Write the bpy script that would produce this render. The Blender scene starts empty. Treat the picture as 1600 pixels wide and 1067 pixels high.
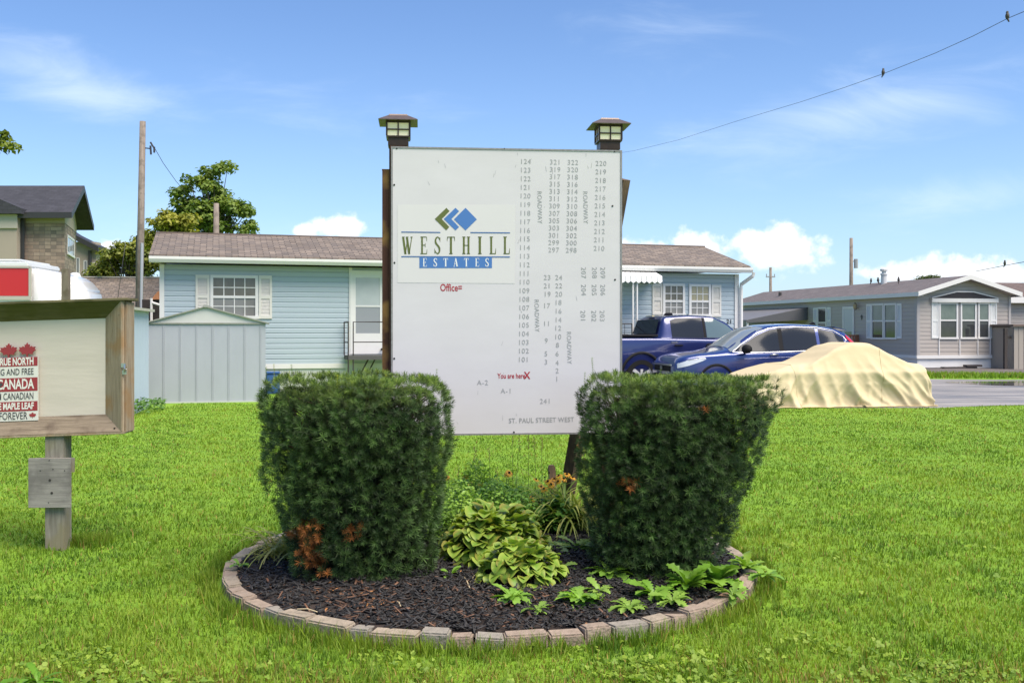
import bpy, bmesh, math, random
import numpy as np
from mathutils import Matrix, Vector
R = math.radians
random.seed(5); rng = np.random.default_rng(5)
scene = bpy.context.scene
C = scene.collection

# ------------------------------------------------------------------ camera
F = 1560.0; HZ = 515.0; CX = 800.0; H = 1.55          # focal length in photo pixels, horizon row, eye height
cd = bpy.data.cameras.new('camera'); cam = bpy.data.objects.new('camera', cd); C.objects.link(cam)
cam.location = (0, 0, H); cam.rotation_euler = (R(90), 0, 0)
cd.sensor_width = 36; cd.lens = 36 * F / 1600; cd.shift_y = -(533.5 - HZ) / 1600
cd.clip_start = 0.05; cd.clip_end = 5000
scene.camera = cam
scene.view_settings.view_transform = 'Standard'; scene.view_settings.look = 'None'
scene.view_settings.exposure = 0.9; scene.view_settings.gamma = 1
scene.cycles.max_bounces = 8; scene.cycles.transparent_max_bounces = 8
scene.cycles.use_denoising = True

# ------------------------------------------------------------------ world (sky with clouds, laid out by compass direction)
SUN_EL, SUN_AZ = 60, 132          # azimuth measured clockwise from +Y (view direction)
w = bpy.data.worlds.new('World'); scene.world = w; w.use_nodes = True
nt = w.node_tree; nt.nodes.clear()
def N(t, **k):
    n = nt.nodes.new(t)
    for a, b in k.items(): setattr(n, a, b)
    return n
def L(a, b): nt.links.new(a, b)
def mth(op, a, b=None, c=None, clamp=False):
    n = N('ShaderNodeMath', operation=op, use_clamp=clamp)
    for i, v in enumerate((a, b, c)):
        if v is None: continue
        if isinstance(v, (int, float)): n.inputs[i].default_value = v
        else: L(v, n.inputs[i])
    return n.outputs[0]
sky = N('ShaderNodeTexSky', sky_type='NISHITA', sun_disc=False)
sky.sun_elevation = R(SUN_EL); sky.sun_rotation = R(SUN_AZ); sky.air_density = 1.0; sky.dust_density = 0.6; sky.ozone_density = 1.6
tc = N('ShaderNodeTexCoord'); sp = N('ShaderNodeSeparateXYZ'); L(tc.outputs['Generated'], sp.inputs[0])
ay = mth('MAXIMUM', mth('ABSOLUTE', sp.outputs[1]), 0.12)
u = mth('DIVIDE', sp.outputs[0], ay); v = mth('DIVIDE', sp.outputs[2], ay)
def noise(su, sv, scale, detail=6, rough=.55, dist=0., off=0.):
    cb = N('ShaderNodeCombineXYZ'); L(mth('MULTIPLY', u, su), cb.inputs[0]); L(mth('MULTIPLY', v, sv), cb.inputs[1]); cb.inputs[2].default_value = off
    n = N('ShaderNodeTexNoise'); L(cb.outputs[0], n.inputs['Vector'])
    n.inputs['Scale'].default_value = scale; n.inputs['Detail'].default_value = detail; n.inputs['Roughness'].default_value = rough; n.inputs['Distortion'].default_value = dist
    return n.outputs['Fac']
def sstep(x, a, b):
    n = N('ShaderNodeMapRange', interpolation_type='SMOOTHSTEP'); L(x, n.inputs[0]); n.inputs[1].default_value = a; n.inputs[2].default_value = b
    return n.outputs[0]
def blob(px, py, ax, ay_, rot=0.):
    """1 at the centre of an elliptical region of the sky, 0 on its rim"""
    u0 = (px - CX) / F; v0 = (HZ - py) / F; a = ax / F; b = ay_ / F
    du = mth('SUBTRACT', u, u0); dv = mth('SUBTRACT', v, v0); c_, s_ = math.cos(R(rot)), math.sin(R(rot))
    p = mth('DIVIDE', mth('ADD', mth('MULTIPLY', du, c_), mth('MULTIPLY', dv, s_)), a)
    q = mth('DIVIDE', mth('SUBTRACT', mth('MULTIPLY', dv, c_), mth('MULTIPLY', du, s_)), b)
    return mth('SUBTRACT', 1.0, mth('SQRT', mth('ADD', mth('MULTIPLY', p, p), mth('MULTIPLY', q, q))))
def addm(*a):
    r = a[0]
    for x in a[1:]: r = mth('MAXIMUM', r, x)
    return r
puff = noise(1, 1, 42, 8, .58)
cum = addm(blob(1215, 392, 90, 46), blob(1080, 385, 46, 30), blob(1190, 372, 40, 22), blob(1490, 425, 110, 30), blob(1560, 432, 90, 34), blob(530, 355, 40, 26), blob(475, 362, 26, 14), blob(180, 395, 40, 22), blob(1010, 395, 70, 28), blob(1400, 425, 60, 20))
cumf = sstep(mth('ADD', cum, mth('MULTIPLY', mth('SUBTRACT', puff, .5), 2.0)), -.04, .58)
cirr = noise(1.0, 3.2, 5.5, 7, .62, .7, 3.0)
cm = addm(mth('MULTIPLY', blob(110, 120, 260, 75, -16), 1.2), mth('MULTIPLY', blob(1330, 175, 420, 90, 14), 1.1), mth('MULTIPLY', blob(470, 160, 300, 60, -8), .55),
          mth('MULTIPLY', blob(1500, 310, 260, 50, 6), .8), mth('MULTIPLY', blob(1040, 60, 260, 60, 4), .5), mth('MULTIPLY', blob(300, 330, 300, 60, 0), .4))
cirf = mth('MULTIPLY', sstep(mth('ADD', mth('MULTIPLY', cm, .62), mth('MULTIPLY', mth('SUBTRACT', cirr, .5), 1.3)), .02, 1.1), .62)
haze_ = sstep(v, .34, -.02)
tint = N('ShaderNodeMixRGB', blend_type='MULTIPLY'); tint.inputs[0].default_value = 1; L(sky.outputs[0], tint.inputs[1]); tint.inputs[2].default_value = (.84, 1.0, 1.24, 1)
def mixc(f, a, col):
    m = N('ShaderNodeMixRGB'); L(f, m.inputs[0]); L(a, m.inputs[1]); m.inputs[2].default_value = (*col, 1); return m.outputs[0]
c0 = mixc(mth('MULTIPLY', haze_, .22), tint.outputs[0], (4.9, 6.6, 9.2))
c1 = mixc(cirf, c0, (6.3, 7.3, 8.6))
shade = noise(1, 1.6, 26, 4, .5, 0, 9.)
cc = N('ShaderNodeMixRGB'); L(shade, cc.inputs[0]); cc.inputs[1].default_value = (7.0, 7.4, 8.4, 1); cc.inputs[2].default_value = (9.3, 9.3, 9.3, 1)
m2 = N('ShaderNodeMixRGB'); L(mth('MULTIPLY', cumf, .95), m2.inputs[0]); L(c1, m2.inputs[1]); L(cc.outputs[0], m2.inputs[2])
bg = N('ShaderNodeBackground'); bg.inputs[1].default_value = 0.082; L(m2.outputs[0], bg.inputs[0])
wo = N('ShaderNodeOutputWorld'); L(bg.outputs[0], wo.inputs[0])

sl = bpy.data.lights.new('sun', 'SUN'); sl.energy = 4.0; sl.angle = R(48); sl.color = (1, .90, .76)
so = bpy.data.objects.new('sun', sl); C.objects.link(so)
sd = Vector((math.sin(R(SUN_AZ)) * math.cos(R(SUN_EL)), math.cos(R(SUN_AZ)) * math.cos(R(SUN_EL)), math.sin(R(SUN_EL))))
so.rotation_euler = sd.to_track_quat('Z', 'Y').to_euler(); so.location = sd * 50

# ------------------------------------------------------------------ materials
MATS = {}
def mat(name, col, rough=.6, metal=0., noise_s=None, noise_c=None, noise_amt=.5, bump=0., bump_s=None, coat=0., spec=.5, stretch=(1, 1, 1), alpha=None, trans=0., emis=None):
    if name in MATS: return MATS[name]
    m = bpy.data.materials.new(name); m.use_nodes = True; MATS[name] = m
    t = m.node_tree; b = t.nodes['Principled BSDF']
    b.inputs['Base Color'].default_value = (*col, 1); b.inputs['Roughness'].default_value = rough; b.inputs['Metallic'].default_value = metal
    b.inputs['Specular IOR Level'].default_value = spec
    if coat: b.inputs['Coat Weight'].default_value = coat; b.inputs['Coat Roughness'].default_value = .04
    if trans: b.inputs['Transmission Weight'].default_value = trans
    if emis: b.inputs['Emission Color'].default_value = (*emis[0], 1); b.inputs['Emission Strength'].default_value = emis[1]
    tcn = t.nodes.new('ShaderNodeTexCoord'); mp = t.nodes.new('ShaderNodeMapping'); mp.inputs['Scale'].default_value = stretch
    t.links.new(tcn.outputs['Object'], mp.inputs[0])
    if noise_s:
        n = t.nodes.new('ShaderNodeTexNoise'); n.inputs['Scale'].default_value = noise_s; n.inputs['Detail'].default_value = 8; n.inputs['Roughness'].default_value = .65
        t.links.new(mp.outputs[0], n.inputs['Vector'])
        r = t.nodes.new('ShaderNodeMapRange'); r.inputs[1].default_value = .5 - .22; r.inputs[2].default_value = .5 + .22; r.inputs[4].default_value = noise_amt; r.inputs[3].default_value = 0
        t.links.new(n.outputs['Fac'], r.inputs[0])
        mx = t.nodes.new('ShaderNodeMixRGB'); mx.inputs[1].default_value = (*col, 1); mx.inputs[2].default_value = (*(noise_c or tuple(x * .5 for x in col)), 1)
        t.links.new(r.outputs[0], mx.inputs[0]); t.links.new(mx.outputs[0], b.inputs['Base Color'])
    if bump:
        n2 = t.nodes.new('ShaderNodeTexNoise'); n2.inputs['Scale'].default_value = bump_s or noise_s or 20; n2.inputs['Detail'].default_value = 6
        t.links.new(mp.outputs[0], n2.inputs['Vector'])
        bp = t.nodes.new('ShaderNodeBump'); bp.inputs['Strength'].default_value = bump; bp.inputs['Distance'].default_value = .02
        t.links.new(n2.outputs['Fac'], bp.inputs['Height']); t.links.new(bp.outputs[0], b.inputs['Normal'])
    return m
def leaf_mat(name, rough=.5, trans=.35, spec=.4, tboost=(1.1, 1.25, .6)):
    m = bpy.data.materials.new(name); m.use_nodes = True; MATS[name] = m; t = m.node_tree; b = t.nodes['Principled BSDF']
    a = t.nodes.new('ShaderNodeAttribute'); a.attribute_name = 'Col'
    t.links.new(a.outputs['Color'], b.inputs['Base Color']); b.inputs['Roughness'].default_value = rough; b.inputs['Specular IOR Level'].default_value = spec
    tr = t.nodes.new('ShaderNodeBsdfTranslucent'); mx = t.nodes.new('ShaderNodeMixRGB'); mx.blend_type = 'MULTIPLY'; mx.inputs[0].default_value = 1
    mx.inputs[2].default_value = (*tboost, 1); t.links.new(a.outputs['Color'], mx.inputs[1]); t.links.new(mx.outputs[0], tr.inputs[0])
    ms = t.nodes.new('ShaderNodeMixShader'); ms.inputs[0].default_value = trans
    t.links.new(b.outputs[0], ms.inputs[1]); t.links.new(tr.outputs[0], ms.inputs[2]); t.links.new(ms.outputs[0], t.nodes['Material Output'].inputs[0])
    return m
def brick_mat(name, c1, c2, mortar, bw, bh, ms=.01, bump=.4, coord='XZ', rough=.85, c3=None, squash=1., offset=.5):
    """courses laid out in the object's own metres"""
    m = bpy.data.materials.new(name); m.use_nodes = True; MATS[name] = m; t = m.node_tree; b = t.nodes['Principled BSDF']; b.inputs['Roughness'].default_value = rough
    uvn = t.nodes.new('ShaderNodeUVMap')
    bt = t.nodes.new('ShaderNodeTexBrick'); bt.inputs['Scale'].default_value = 1; bt.inputs['Brick Width'].default_value = bw; bt.inputs['Row Height'].default_value = bh
    bt.inputs['Mortar Size'].default_value = ms; bt.inputs['Color1'].default_value = (*c1, 1); bt.inputs['Color2'].default_value = (*c2, 1); bt.inputs['Mortar'].default_value = (*mortar, 1); bt.offset = offset
    bt.inputs['Mortar Smooth'].default_value = .3
    t.links.new(uvn.outputs[0], bt.inputs['Vector'])
    n = t.nodes.new('ShaderNodeTexNoise'); n.inputs['Scale'].default_value = 1.6; n.inputs['Detail'].default_value = 9; n.inputs['Roughness'].default_value = .7; t.links.new(uvn.outputs[0], n.inputs['Vector'])
    mx = t.nodes.new('ShaderNodeMixRGB'); mx.blend_type = 'OVERLAY'; mx.inputs[0].default_value = .55
    t.links.new(bt.outputs['Color'], mx.inputs[1]); t.links.new(n.outputs['Fac'], mx.inputs[2])
    out = mx.outputs[0]
    if c3:
        v_ = t.nodes.new('ShaderNodeTexWhiteNoise'); 
        vm = t.nodes.new('ShaderNodeVectorMath'); vm.operation = 'DIVIDE'; vm.inputs[1].default_value = (bw * .5, bh, 1); t.links.new(uvn.outputs[0], vm.inputs[0])
        vf = t.nodes.new('ShaderNodeVectorMath'); vf.operation = 'FLOOR'; t.links.new(vm.outputs[0], vf.inputs[0]); t.links.new(vf.outputs[0], v_.inputs['Vector'])
        m3 = t.nodes.new('ShaderNodeMixRGB'); mr = t.nodes.new('ShaderNodeMapRange'); mr.inputs[1].default_value = .3; mr.inputs[2].default_value = 1; mr.inputs[4].default_value = .75
        t.links.new(v_.outputs['Value'], mr.inputs[0]); t.links.new(mr.outputs[0], m3.inputs[0]); t.links.new(out, m3.inputs[1]); m3.inputs[2].default_value = (*c3, 1); out = m3.outputs[0]
    t.links.new(out, b.inputs['Base Color'])
    bp = t.nodes.new('ShaderNodeBump'); bp.inputs['Strength'].default_value = bump; bp.inputs['Distance'].default_value = .02; bp.invert = True
    t.links.new(bt.outputs['Fac'], bp.inputs['Height']); t.links.new(bp.outputs[0], b.inputs['Normal'])
    return m
def wood_mat(name, c1, c2, c3=None, axis='Z', scale=14, rough=.8, bump=.5, moss=None):
    m = bpy.data.materials.new(name); m.use_nodes = True; MATS[name] = m; t = m.node_tree; b = t.nodes['Principled BSDF']; b.inputs['Roughness'].default_value = rough; b.inputs['Specular IOR Level'].default_value = .25
    tcn = t.nodes.new('ShaderNodeTexCoord'); mp = t.nodes.new('ShaderNodeMapping'); t.links.new(tcn.outputs['Object'], mp.inputs[0])
    sc = [1, 1, 1]; sc['XYZ'.index(axis)] = .07; mp.inputs['Scale'].default_value = sc
    n = t.nodes.new('ShaderNodeTexNoise'); n.inputs['Scale'].default_value = scale * 4; n.inputs['Detail'].default_value = 8; n.inputs['Roughness'].default_value = .7; n.inputs['Distortion'].default_value = .4; t.links.new(mp.outputs[0], n.inputs['Vector'])
    n2 = t.nodes.new('ShaderNodeTexNoise'); n2.inputs['Scale'].default_value = 5; n2.inputs['Detail'].default_value = 4; t.links.new(tcn.outputs['Object'], n2.inputs['Vector'])
    cr = t.nodes.new('ShaderNodeValToRGB'); cr.color_ramp.elements[0].position = .3; cr.color_ramp.elements[1].position = .68
    cr.color_ramp.elements[0].color = (*c1, 1); cr.color_ramp.elements[1].color = (*c2, 1); t.links.new(n.outputs['Fac'], cr.inputs[0])
    out = cr.outputs[0]
    if c3:
        mr = t.nodes.new('ShaderNodeMapRange'); mr.inputs[1].default_value = .48; mr.inputs[2].default_value = .62; mr.inputs[4].default_value = .7; t.links.new(n2.outputs['Fac'], mr.inputs[0])
        mx = t.nodes.new('ShaderNodeMixRGB'); t.links.new(mr.outputs[0], mx.inputs[0]); t.links.new(out, mx.inputs[1]); mx.inputs[2].default_value = (*c3, 1); out = mx.outputs[0]
    t.links.new(out, b.inputs['Base Color'])
    bp = t.nodes.new('ShaderNodeBump'); bp.inputs['Strength'].default_value = bump; bp.inputs['Distance'].default_value = .004; t.links.new(n.outputs['Fac'], bp.inputs['Height']); t.links.new(bp.outputs[0], b.inputs['Normal'])
    return m

# ------------------------------------------------------------------ objects and tags
def tag(o, label=None, cat=None, group=None, kind=None):
    if label: o['label'] = label
    if cat: o['category'] = cat
    if group: o['group'] = group
    if kind: o['kind'] = kind
    return o
def thing(name, label, cat, loc=(0, 0, 0), rz=0., group=None):
    o = bpy.data.objects.new(name, None); C.objects.link(o); o.location = loc; o.rotation_euler = (0, 0, rz); o.empty_display_size = .2
    return tag(o, label, cat, group)
def link(name, me, parent=None):
    o = bpy.data.objects.new(name, me); C.objects.link(o)
    if parent is not None: o.parent = parent
    return o
def copy_tree(o, parent=None):
    c = o.copy(); C.objects.link(c)
    if parent is not None: c.parent = parent
    for ch in list(o.children): copy_tree(ch, c)
    return c
def wallM(O, ang, flip=False):
    """(u along the wall, w outward, z up) -> local; ang = direction of u; outward = u turned -90 degrees"""
    c_, s_ = math.cos(ang), math.sin(ang)
    return Matrix(((c_, s_, 0, O[0]), (s_, -c_, 0, O[1]), (0, 0, 1, O[2] if len(O) > 2 else 0), (0, 0, 0, 1)))
class MB:
    def __init__(s, M=None): s.v = []; s.f = []; s.M = M; s.uv = {}
    def P(s, pts):
        b = len(s.v)
        for p in pts:
            p = Vector(p)
            s.v.append(tuple(s.M @ p) if s.M is not None else tuple(p))
        return b
    def poly(s, pts, uv=None):
        b = s.P(pts); s.f.append(tuple(range(b, b + len(pts))))
        if uv: s.uv[len(s.f) - 1] = uv
    def box(s, x0, x1, y0, y1, z0, z1, rot=None, piv=None):
        pts = [(x0, y0, z0), (x1, y0, z0), (x1, y1, z0), (x0, y1, z0), (x0, y0, z1), (x1, y0, z1), (x1, y1, z1), (x0, y1, z1)]
        if rot is not None:
            pv = Vector(piv if piv else ((x0 + x1) / 2, (y0 + y1) / 2, (z0 + z1) / 2)); pts = [pv + rot @ (Vector(p) - pv) for p in pts]
        b = s.P(pts)
        for f in ((0, 3, 2, 1), (4, 5, 6, 7), (0, 1, 5, 4), (1, 2, 6, 5), (2, 3, 7, 6), (3, 0, 4, 7)): s.f.append(tuple(b + i for i in f))
    def prism(s, pts, d, axis='y'):
        """polygon given in two axes, extruded along the third from d[0] to d[1]"""
        mk = {'y': lambda a, b_, t_: (a, t_, b_), 'x': lambda a, b_, t_: (t_, a, b_), 'z': lambda a, b_, t_: (a, b_, t_)}[axis]
        n = len(pts); b = s.P([mk(a, c_, d[0]) for a, c_ in pts] + [mk(a, c_, d[1]) for a, c_ in pts])
        s.f.append(tuple(b + i for i in range(n))[::-1]); s.f.append(tuple(b + n + i for i in range(n)))
        for i in range(n): s.f.append((b + i, b + (i + 1) % n, b + n + (i + 1) % n, b + n + i))
    def tube(s, pts, r, n=8, cap=True):
        pts = [Vector(p) for p in pts]; rs = r if isinstance(r, (list, tuple)) else [r] * len(pts); rings = []
        prev = None
        for i, p in enumerate(pts):
            d = (pts[min(i + 1, len(pts) - 1)] - pts[max(i - 1, 0)]).normalized()
            a = prev if prev is not None and abs(prev.dot(d)) < .9 else (Vector((0, 0, 1)) if abs(d.z) < .9 else Vector((1, 0, 0)))
            x = (a - d * a.dot(d)).normalized(); prev = x; y = d.cross(x)
            rings.append(s.P([p + (x * math.cos(k * 2 * math.pi / n) + y * math.sin(k * 2 * math.pi / n)) * rs[i] for k in range(n)]))
        for a, b in zip(rings, rings[1:]):
            for k in range(n): s.f.append((a + k, a + (k + 1) % n, b + (k + 1) % n, b + k))
        if cap: s.f.append(tuple(rings[0] + k for k in range(n))[::-1]); s.f.append(tuple(rings[-1] + k for k in range(n)))
    def lathe(s, prof, n=24, axis='z', c=(0, 0, 0), cap=True):
        rings = []
        for r, h in prof:
            q = []
            for k in range(n):
                a = 2 * math.pi * k / n; x, y = r * math.cos(a), r * math.sin(a)
                q.append({'z': (c[0] + x, c[1] + y, c[2] + h), 'y': (c[0] + x, c[1] + h, c[2] + y), 'x': (c[0] + h, c[1] + x, c[2] + y)}[axis])
            rings.append(s.P(q))
        for a, b in zip(rings, rings[1:]):
            for k in range(n): s.f.append((a + k, a + (k + 1) % n, b + (k + 1) % n, b + k))
        if cap: s.f.append(tuple(rings[0] + k for k in range(n))[::-1]); s.f.append(tuple(rings[-1] + k for k in range(n)))
    def grid(s, rows):
        n = len(rows[0]); bs = [s.P(r) for r in rows]
        for a, b in zip(bs, bs[1:]):
            for k in range(n - 1): s.f.append((a + k, a + k + 1, b + k + 1, b + k))
    def siding(s, u0, u1, z0, z1, course=.115, d=.013, top=None):
        """clapboards on the wall plane w=0; top(u) may lower the upper edge (gables are clipped by stepping)"""
        z = z0
        while z < z1 - 1e-4:
            zt = min(z + course, z1)
            a, b = u0, u1
            if top: a, b = top(zt)
            zk = z + (zt - z) * .70
            if b - a > .05: s.poly([(a, d, z), (b, d, z), (b, d * .8, zk), (a, d * .8, zk)]); s.poly([(a, d * .8, zk), (b, d * .8, zk), (b, .001, zt), (a, .001, zt)]); s.poly([(a, 0, z), (b, 0, z), (b, d, z), (a, d, z)])
            z = zt
    def build(s, name, m, parent=None, bevel=0., smooth=False, recalc=True, uvbox=False, seg=2):
        me = bpy.data.meshes.new(name); me.from_pydata(s.v, [], s.f)
        if recalc or bevel:
            bm = bmesh.new(); bm.from_mesh(me)
            if recalc: bmesh.ops.recalc_face_normals(bm, faces=bm.faces)
            if bevel:
                es = [e for e in bm.edges if len(e.link_faces) == 2 and e.calc_face_angle(0) > .5]
                bmesh.ops.bevel(bm, geom=es, offset=bevel, segments=seg, affect='EDGES', clamp_overlap=True)
            bm.to_mesh(me); bm.free()
        if s.uv and not bevel:
            pass
        if uvbox:
            ul = me.uv_layers.new(name='UVMap')
            for p in me.polygons:
                n = p.normal; c_ = Vector((0, 0, 1))
                if abs(n.z) > .98: ux, uy = Vector((1, 0, 0)), Vector((0, 1, 0))
                else: ux = c_.cross(n).normalized(); uy = n.cross(ux)
                if uy.z < 0: uy = -uy
                for li in p.loop_indices:
                    co = me.vertices[me.loops[li].vertex_index].co; ul.data[li].uv = (co.dot(ux), co.dot(uy))
        me.materials.append(m)
        if smooth: me.shade_smooth()
        return link(name, me, parent)
def smooth_by_angle(o, a=35):
    me = o.data; bm = bmesh.new(); bm.from_mesh(me)
    for f in bm.faces: f.smooth = True
    for e in bm.edges:
        if len(e.link_faces) == 2 and e.calc_face_angle(0) > R(a): e.smooth = False
    bm.to_mesh(me); bm.free(); return o
def np_mesh(name, V, faces, m, parent=None, cols=None, smooth=False):
    """V (n,3), faces (k,c) all the same size, cols (n,3)"""
    me = bpy.data.meshes.new(name); V = np.ascontiguousarray(V, dtype=np.float32); faces = np.ascontiguousarray(faces, dtype=np.int32)
    me.vertices.add(len(V)); me.vertices.foreach_set('co', V.ravel()); k, c_ = faces.shape
    me.loops.add(k * c_); me.loops.foreach_set('vertex_index', faces.ravel()); me.polygons.add(k)
    me.polygons.foreach_set('loop_start', np.arange(0, k * c_, c_, dtype=np.int32))
    if smooth: me.polygons.foreach_set('use_smooth', np.ones(k, dtype=bool))
    if cols is not None:
        ca = me.color_attributes.new('Col', 'FLOAT_COLOR', 'POINT'); q = np.ones((len(V), 4), dtype=np.float32); q[:, :3] = cols; ca.data.foreach_set('color', q.ravel())
    me.update(); me.validate(); me.materials.append(m); return link(name, me, parent)
def scatter(T, TF, pos, X, Y, Z, cols, tcol=None):
    """place template (verts T, faces TF) at pos with axes X,Y,Z (scaled); returns V, F, colours"""
    n, t = len(pos), len(T)
    V = pos[:, None, :] + T[None, :, 0:1] * X[:, None, :] + T[None, :, 1:2] * Y[:, None, :] + T[None, :, 2:3] * Z[:, None, :]
    Fc = TF[None] + (np.arange(n) * t)[:, None, None]
    cc_ = np.repeat(cols[:, None, :], t, 1)
    if tcol is not None: cc_ = cc_ * tcol[None, :, None]
    return V.reshape(-1, 3), Fc.reshape(-1, TF.shape[1]), cc_.reshape(-1, 3)
def merge(parts):
    Vs, Fs, Cs = [], [], []; o = 0
    for V, Fc, Cc in parts: Vs.append(V); Fs.append(Fc + o); Cs.append(Cc); o += len(V)
    return np.concatenate(Vs), np.concatenate(Fs), np.concatenate(Cs)
def unit(a): return a / np.maximum(np.linalg.norm(a, axis=-1, keepdims=True), 1e-9)
def frames(D, roll=None):
    """orthonormal frames whose Z is D"""
    D = unit(D); a = np.where(np.abs(D[:, 2:3]) < .95, np.array([[0, 0, 1.]]), np.array([[1., 0, 0]])); X = unit(np.cross(a, D)); Y = np.cross(D, X)
    if roll is not None: c_, s_ = np.cos(roll)[:, None], np.sin(roll)[:, None]; X, Y = X * c_ + Y * s_, Y * c_ - X * s_
    return X, Y, D
def vnoise(P, sc, seed=0):
    """cheap smooth pseudo-noise, -1..1, from summed sines"""
    r = np.random.default_rng(seed); out = 0
    for i in range(7):
        k = r.normal(size=P.shape[-1]); k = k / np.linalg.norm(k) * sc * (1 + i * .45); out = out + np.sin(P @ k + r.uniform(0, 6.28)) / (1 + i * .35)
    return out / 2.6
def text_pts(body, size, bold=0., spacing=1., align='CENTER'):
    cu = bpy.data.curves.new('t', 'FONT'); cu.body = body; cu.size = size; cu.align_x = align; cu.align_y = 'CENTER'; cu.offset = bold; cu.space_character = spacing; cu.resolution_u = 3
    o = bpy.data.objects.new('t', cu); C.objects.link(o); dg = bpy.context.evaluated_depsgraph_get()
    me = bpy.data.meshes.new_from_object(o.evaluated_get(dg)); vs = [tuple(q.co) for q in me.vertices]; fs = [tuple(p.vertices) for p in me.polygons]
    bpy.data.objects.remove(o); bpy.data.curves.remove(cu); bpy.data.meshes.remove(me)
    return vs, fs
_tc = {}
def add_text(mb, body, u0, z0, size, w_, rot=0., bold=0., spacing=1., sx=1., align='CENTER'):
    k = (body, size, bold, spacing, align)
    if k not in _tc: _tc[k] = text_pts(*k)
    vs, fs = _tc[k]; c_, s_ = math.cos(rot), math.sin(rot)
    b = mb.P([(u0 + x * sx * c_ - y * s_, w_, z0 + x * sx * s_ + y * c_) for x, y, z in vs])
    for f in fs: mb.f.append(tuple(b + i for i in f))
class Wall:
    """a vertical plane in the world through O (x,y) heading ang; turns photo pixels into (u, z) on it"""
    def __init__(s, O, ang): s.O = O; s.a = ang; s.c, s.s = math.cos(ang), math.sin(ang)
    def at(s, px, py=None, off=0.):
        O = (s.O[0] + s.s * off, s.O[1] - s.c * off); k = (px - CX) / F
        t = (k * O[1] - O[0]) / (s.c - k * s.s); y = O[1] + t * s.s
        return t if py is None else (t, H + (HZ - py) / F * y)
    def u(s, px, off=0.): return s.at(px, None, off)
    def z(s, px, py, off=0.): return s.at(px, py, off)[1]
def G(px, py):
    """a photo pixel dropped on the ground"""
    y = H * F / (py - HZ); return ((px - CX) / F * y, y)
def PX(px, py, Y): return ((px - CX) / F * Y, Y, H + (HZ - py) / F * Y)
# ================================================================== SETTING: ground, road, verge
BC = np.array([-.14, 6.52]); BR = 1.69            # round flower bed
def ground_mat():
    m = bpy.data.materials.new('lawn_ground'); m.use_nodes = True; t = m.node_tree; b = t.nodes['Principled BSDF']; b.inputs['Roughness'].default_value = .9
    tcn = t.nodes.new('ShaderNodeTexCoord')
    def nz(s, d=6):
        n = t.nodes.new('ShaderNodeTexNoise'); n.inputs['Scale'].default_value = s; n.inputs['Detail'].default_value = d; n.inputs['Roughness'].default_value = .7; t.links.new(tcn.outputs['Object'], n.inputs['Vector']); return n.outputs['Fac']
    def mx(f, a, c2, lo=.4, hi=.6):
        r = t.nodes.new('ShaderNodeMapRange'); r.inputs[1].default_value = lo; r.inputs[2].default_value = hi; t.links.new(f, r.inputs[0])
        q = t.nodes.new('ShaderNodeMixRGB'); t.links.new(r.outputs[0], q.inputs[0]); q.inputs[2].default_value = (*c2, 1)
        if isinstance(a, tuple): q.inputs[1].default_value = (*a, 1)
        else: t.links.new(a, q.inputs[1])
        return q.outputs[0]
    o = mx(nz(3), (.13, .26, .008), (.19, .34, .011)); o = mx(nz(60), o, (.08, .16, .008), .5, .75)
    t.links.new(o, b.inputs['Base Color'])
    bp = t.nodes.new('ShaderNodeBump'); bp.inputs['Strength'].default_value = .6; bp.inputs['Distance'].default_value = .03; t.links.new(nz(90), bp.inputs['Height']); t.links.new(bp.outputs[0], b.inputs['Normal'])
    return m
g = MB(); S_ = 1500; g.poly([(-S_, -S_, 0), (S_, -S_, 0), (S_, S_, 0), (-S_, S_, 0)])
tag(g.build('ground', ground_mat()), kind='structure')
def road_mat():
    m = bpy.data.materials.new('asphalt'); m.use_nodes = True; t = m.node_tree; b = t.nodes['Principled BSDF']
    tcn = t.nodes.new('ShaderNodeTexCoord'); mp = t.nodes.new('ShaderNodeMapping'); mp.inputs['Scale'].default_value = (.22, 1.3, 1); mp.inputs['Rotation'].default_value = (0, 0, R(3)); t.links.new(tcn.outputs['Object'], mp.inputs[0])
    n = t.nodes.new('ShaderNodeTexNoise'); n.inputs['Scale'].default_value = 1.2; n.inputs['Detail'].default_value = 8; n.inputs['Roughness'].default_value = .6; t.links.new(mp.outputs[0], n.inputs['Vector'])
    n2 = t.nodes.new('ShaderNodeTexNoise'); n2.inputs['Scale'].default_value = 90; n2.inputs['Detail'].default_value = 4; t.links.new(tcn.outputs['Object'], n2.inputs['Vector'])
    cr = t.nodes.new('ShaderNodeValToRGB'); e = cr.color_ramp.elements; e[0].position = .36; e[0].color = (.13, .12, .11, 1); e[1].position = .62; e[1].color = (.28, .262, .25, 1); t.links.new(n.outputs['Fac'], cr.inputs[0])
    mx = t.nodes.new('ShaderNodeMixRGB'); mx.blend_type = 'OVERLAY'; mx.inputs[0].default_value = .5; t.links.new(cr.outputs[0], mx.inputs[1]); t.links.new(n2.outputs['Fac'], mx.inputs[2]); t.links.new(mx.outputs[0], b.inputs['Base Color'])
    rr = t.nodes.new('ShaderNodeMapRange'); rr.inputs[1].default_value = .4; rr.inputs[2].default_value = .6; rr.inputs[3].default_value = .35; rr.inputs[4].default_value = .75; t.links.new(n.outputs['Fac'], rr.inputs[0]); t.links.new(rr.outputs[0], b.inputs['Roughness'])
    bp = t.nodes.new('ShaderNodeBump'); bp.inputs['Strength'].default_value = .3; bp.inputs['Distance'].default_value = .01; t.links.new(n2.outputs['Fac'], bp.inputs['Height']); t.links.new(bp.outputs[0], b.inputs['Normal'])
    return m
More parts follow.
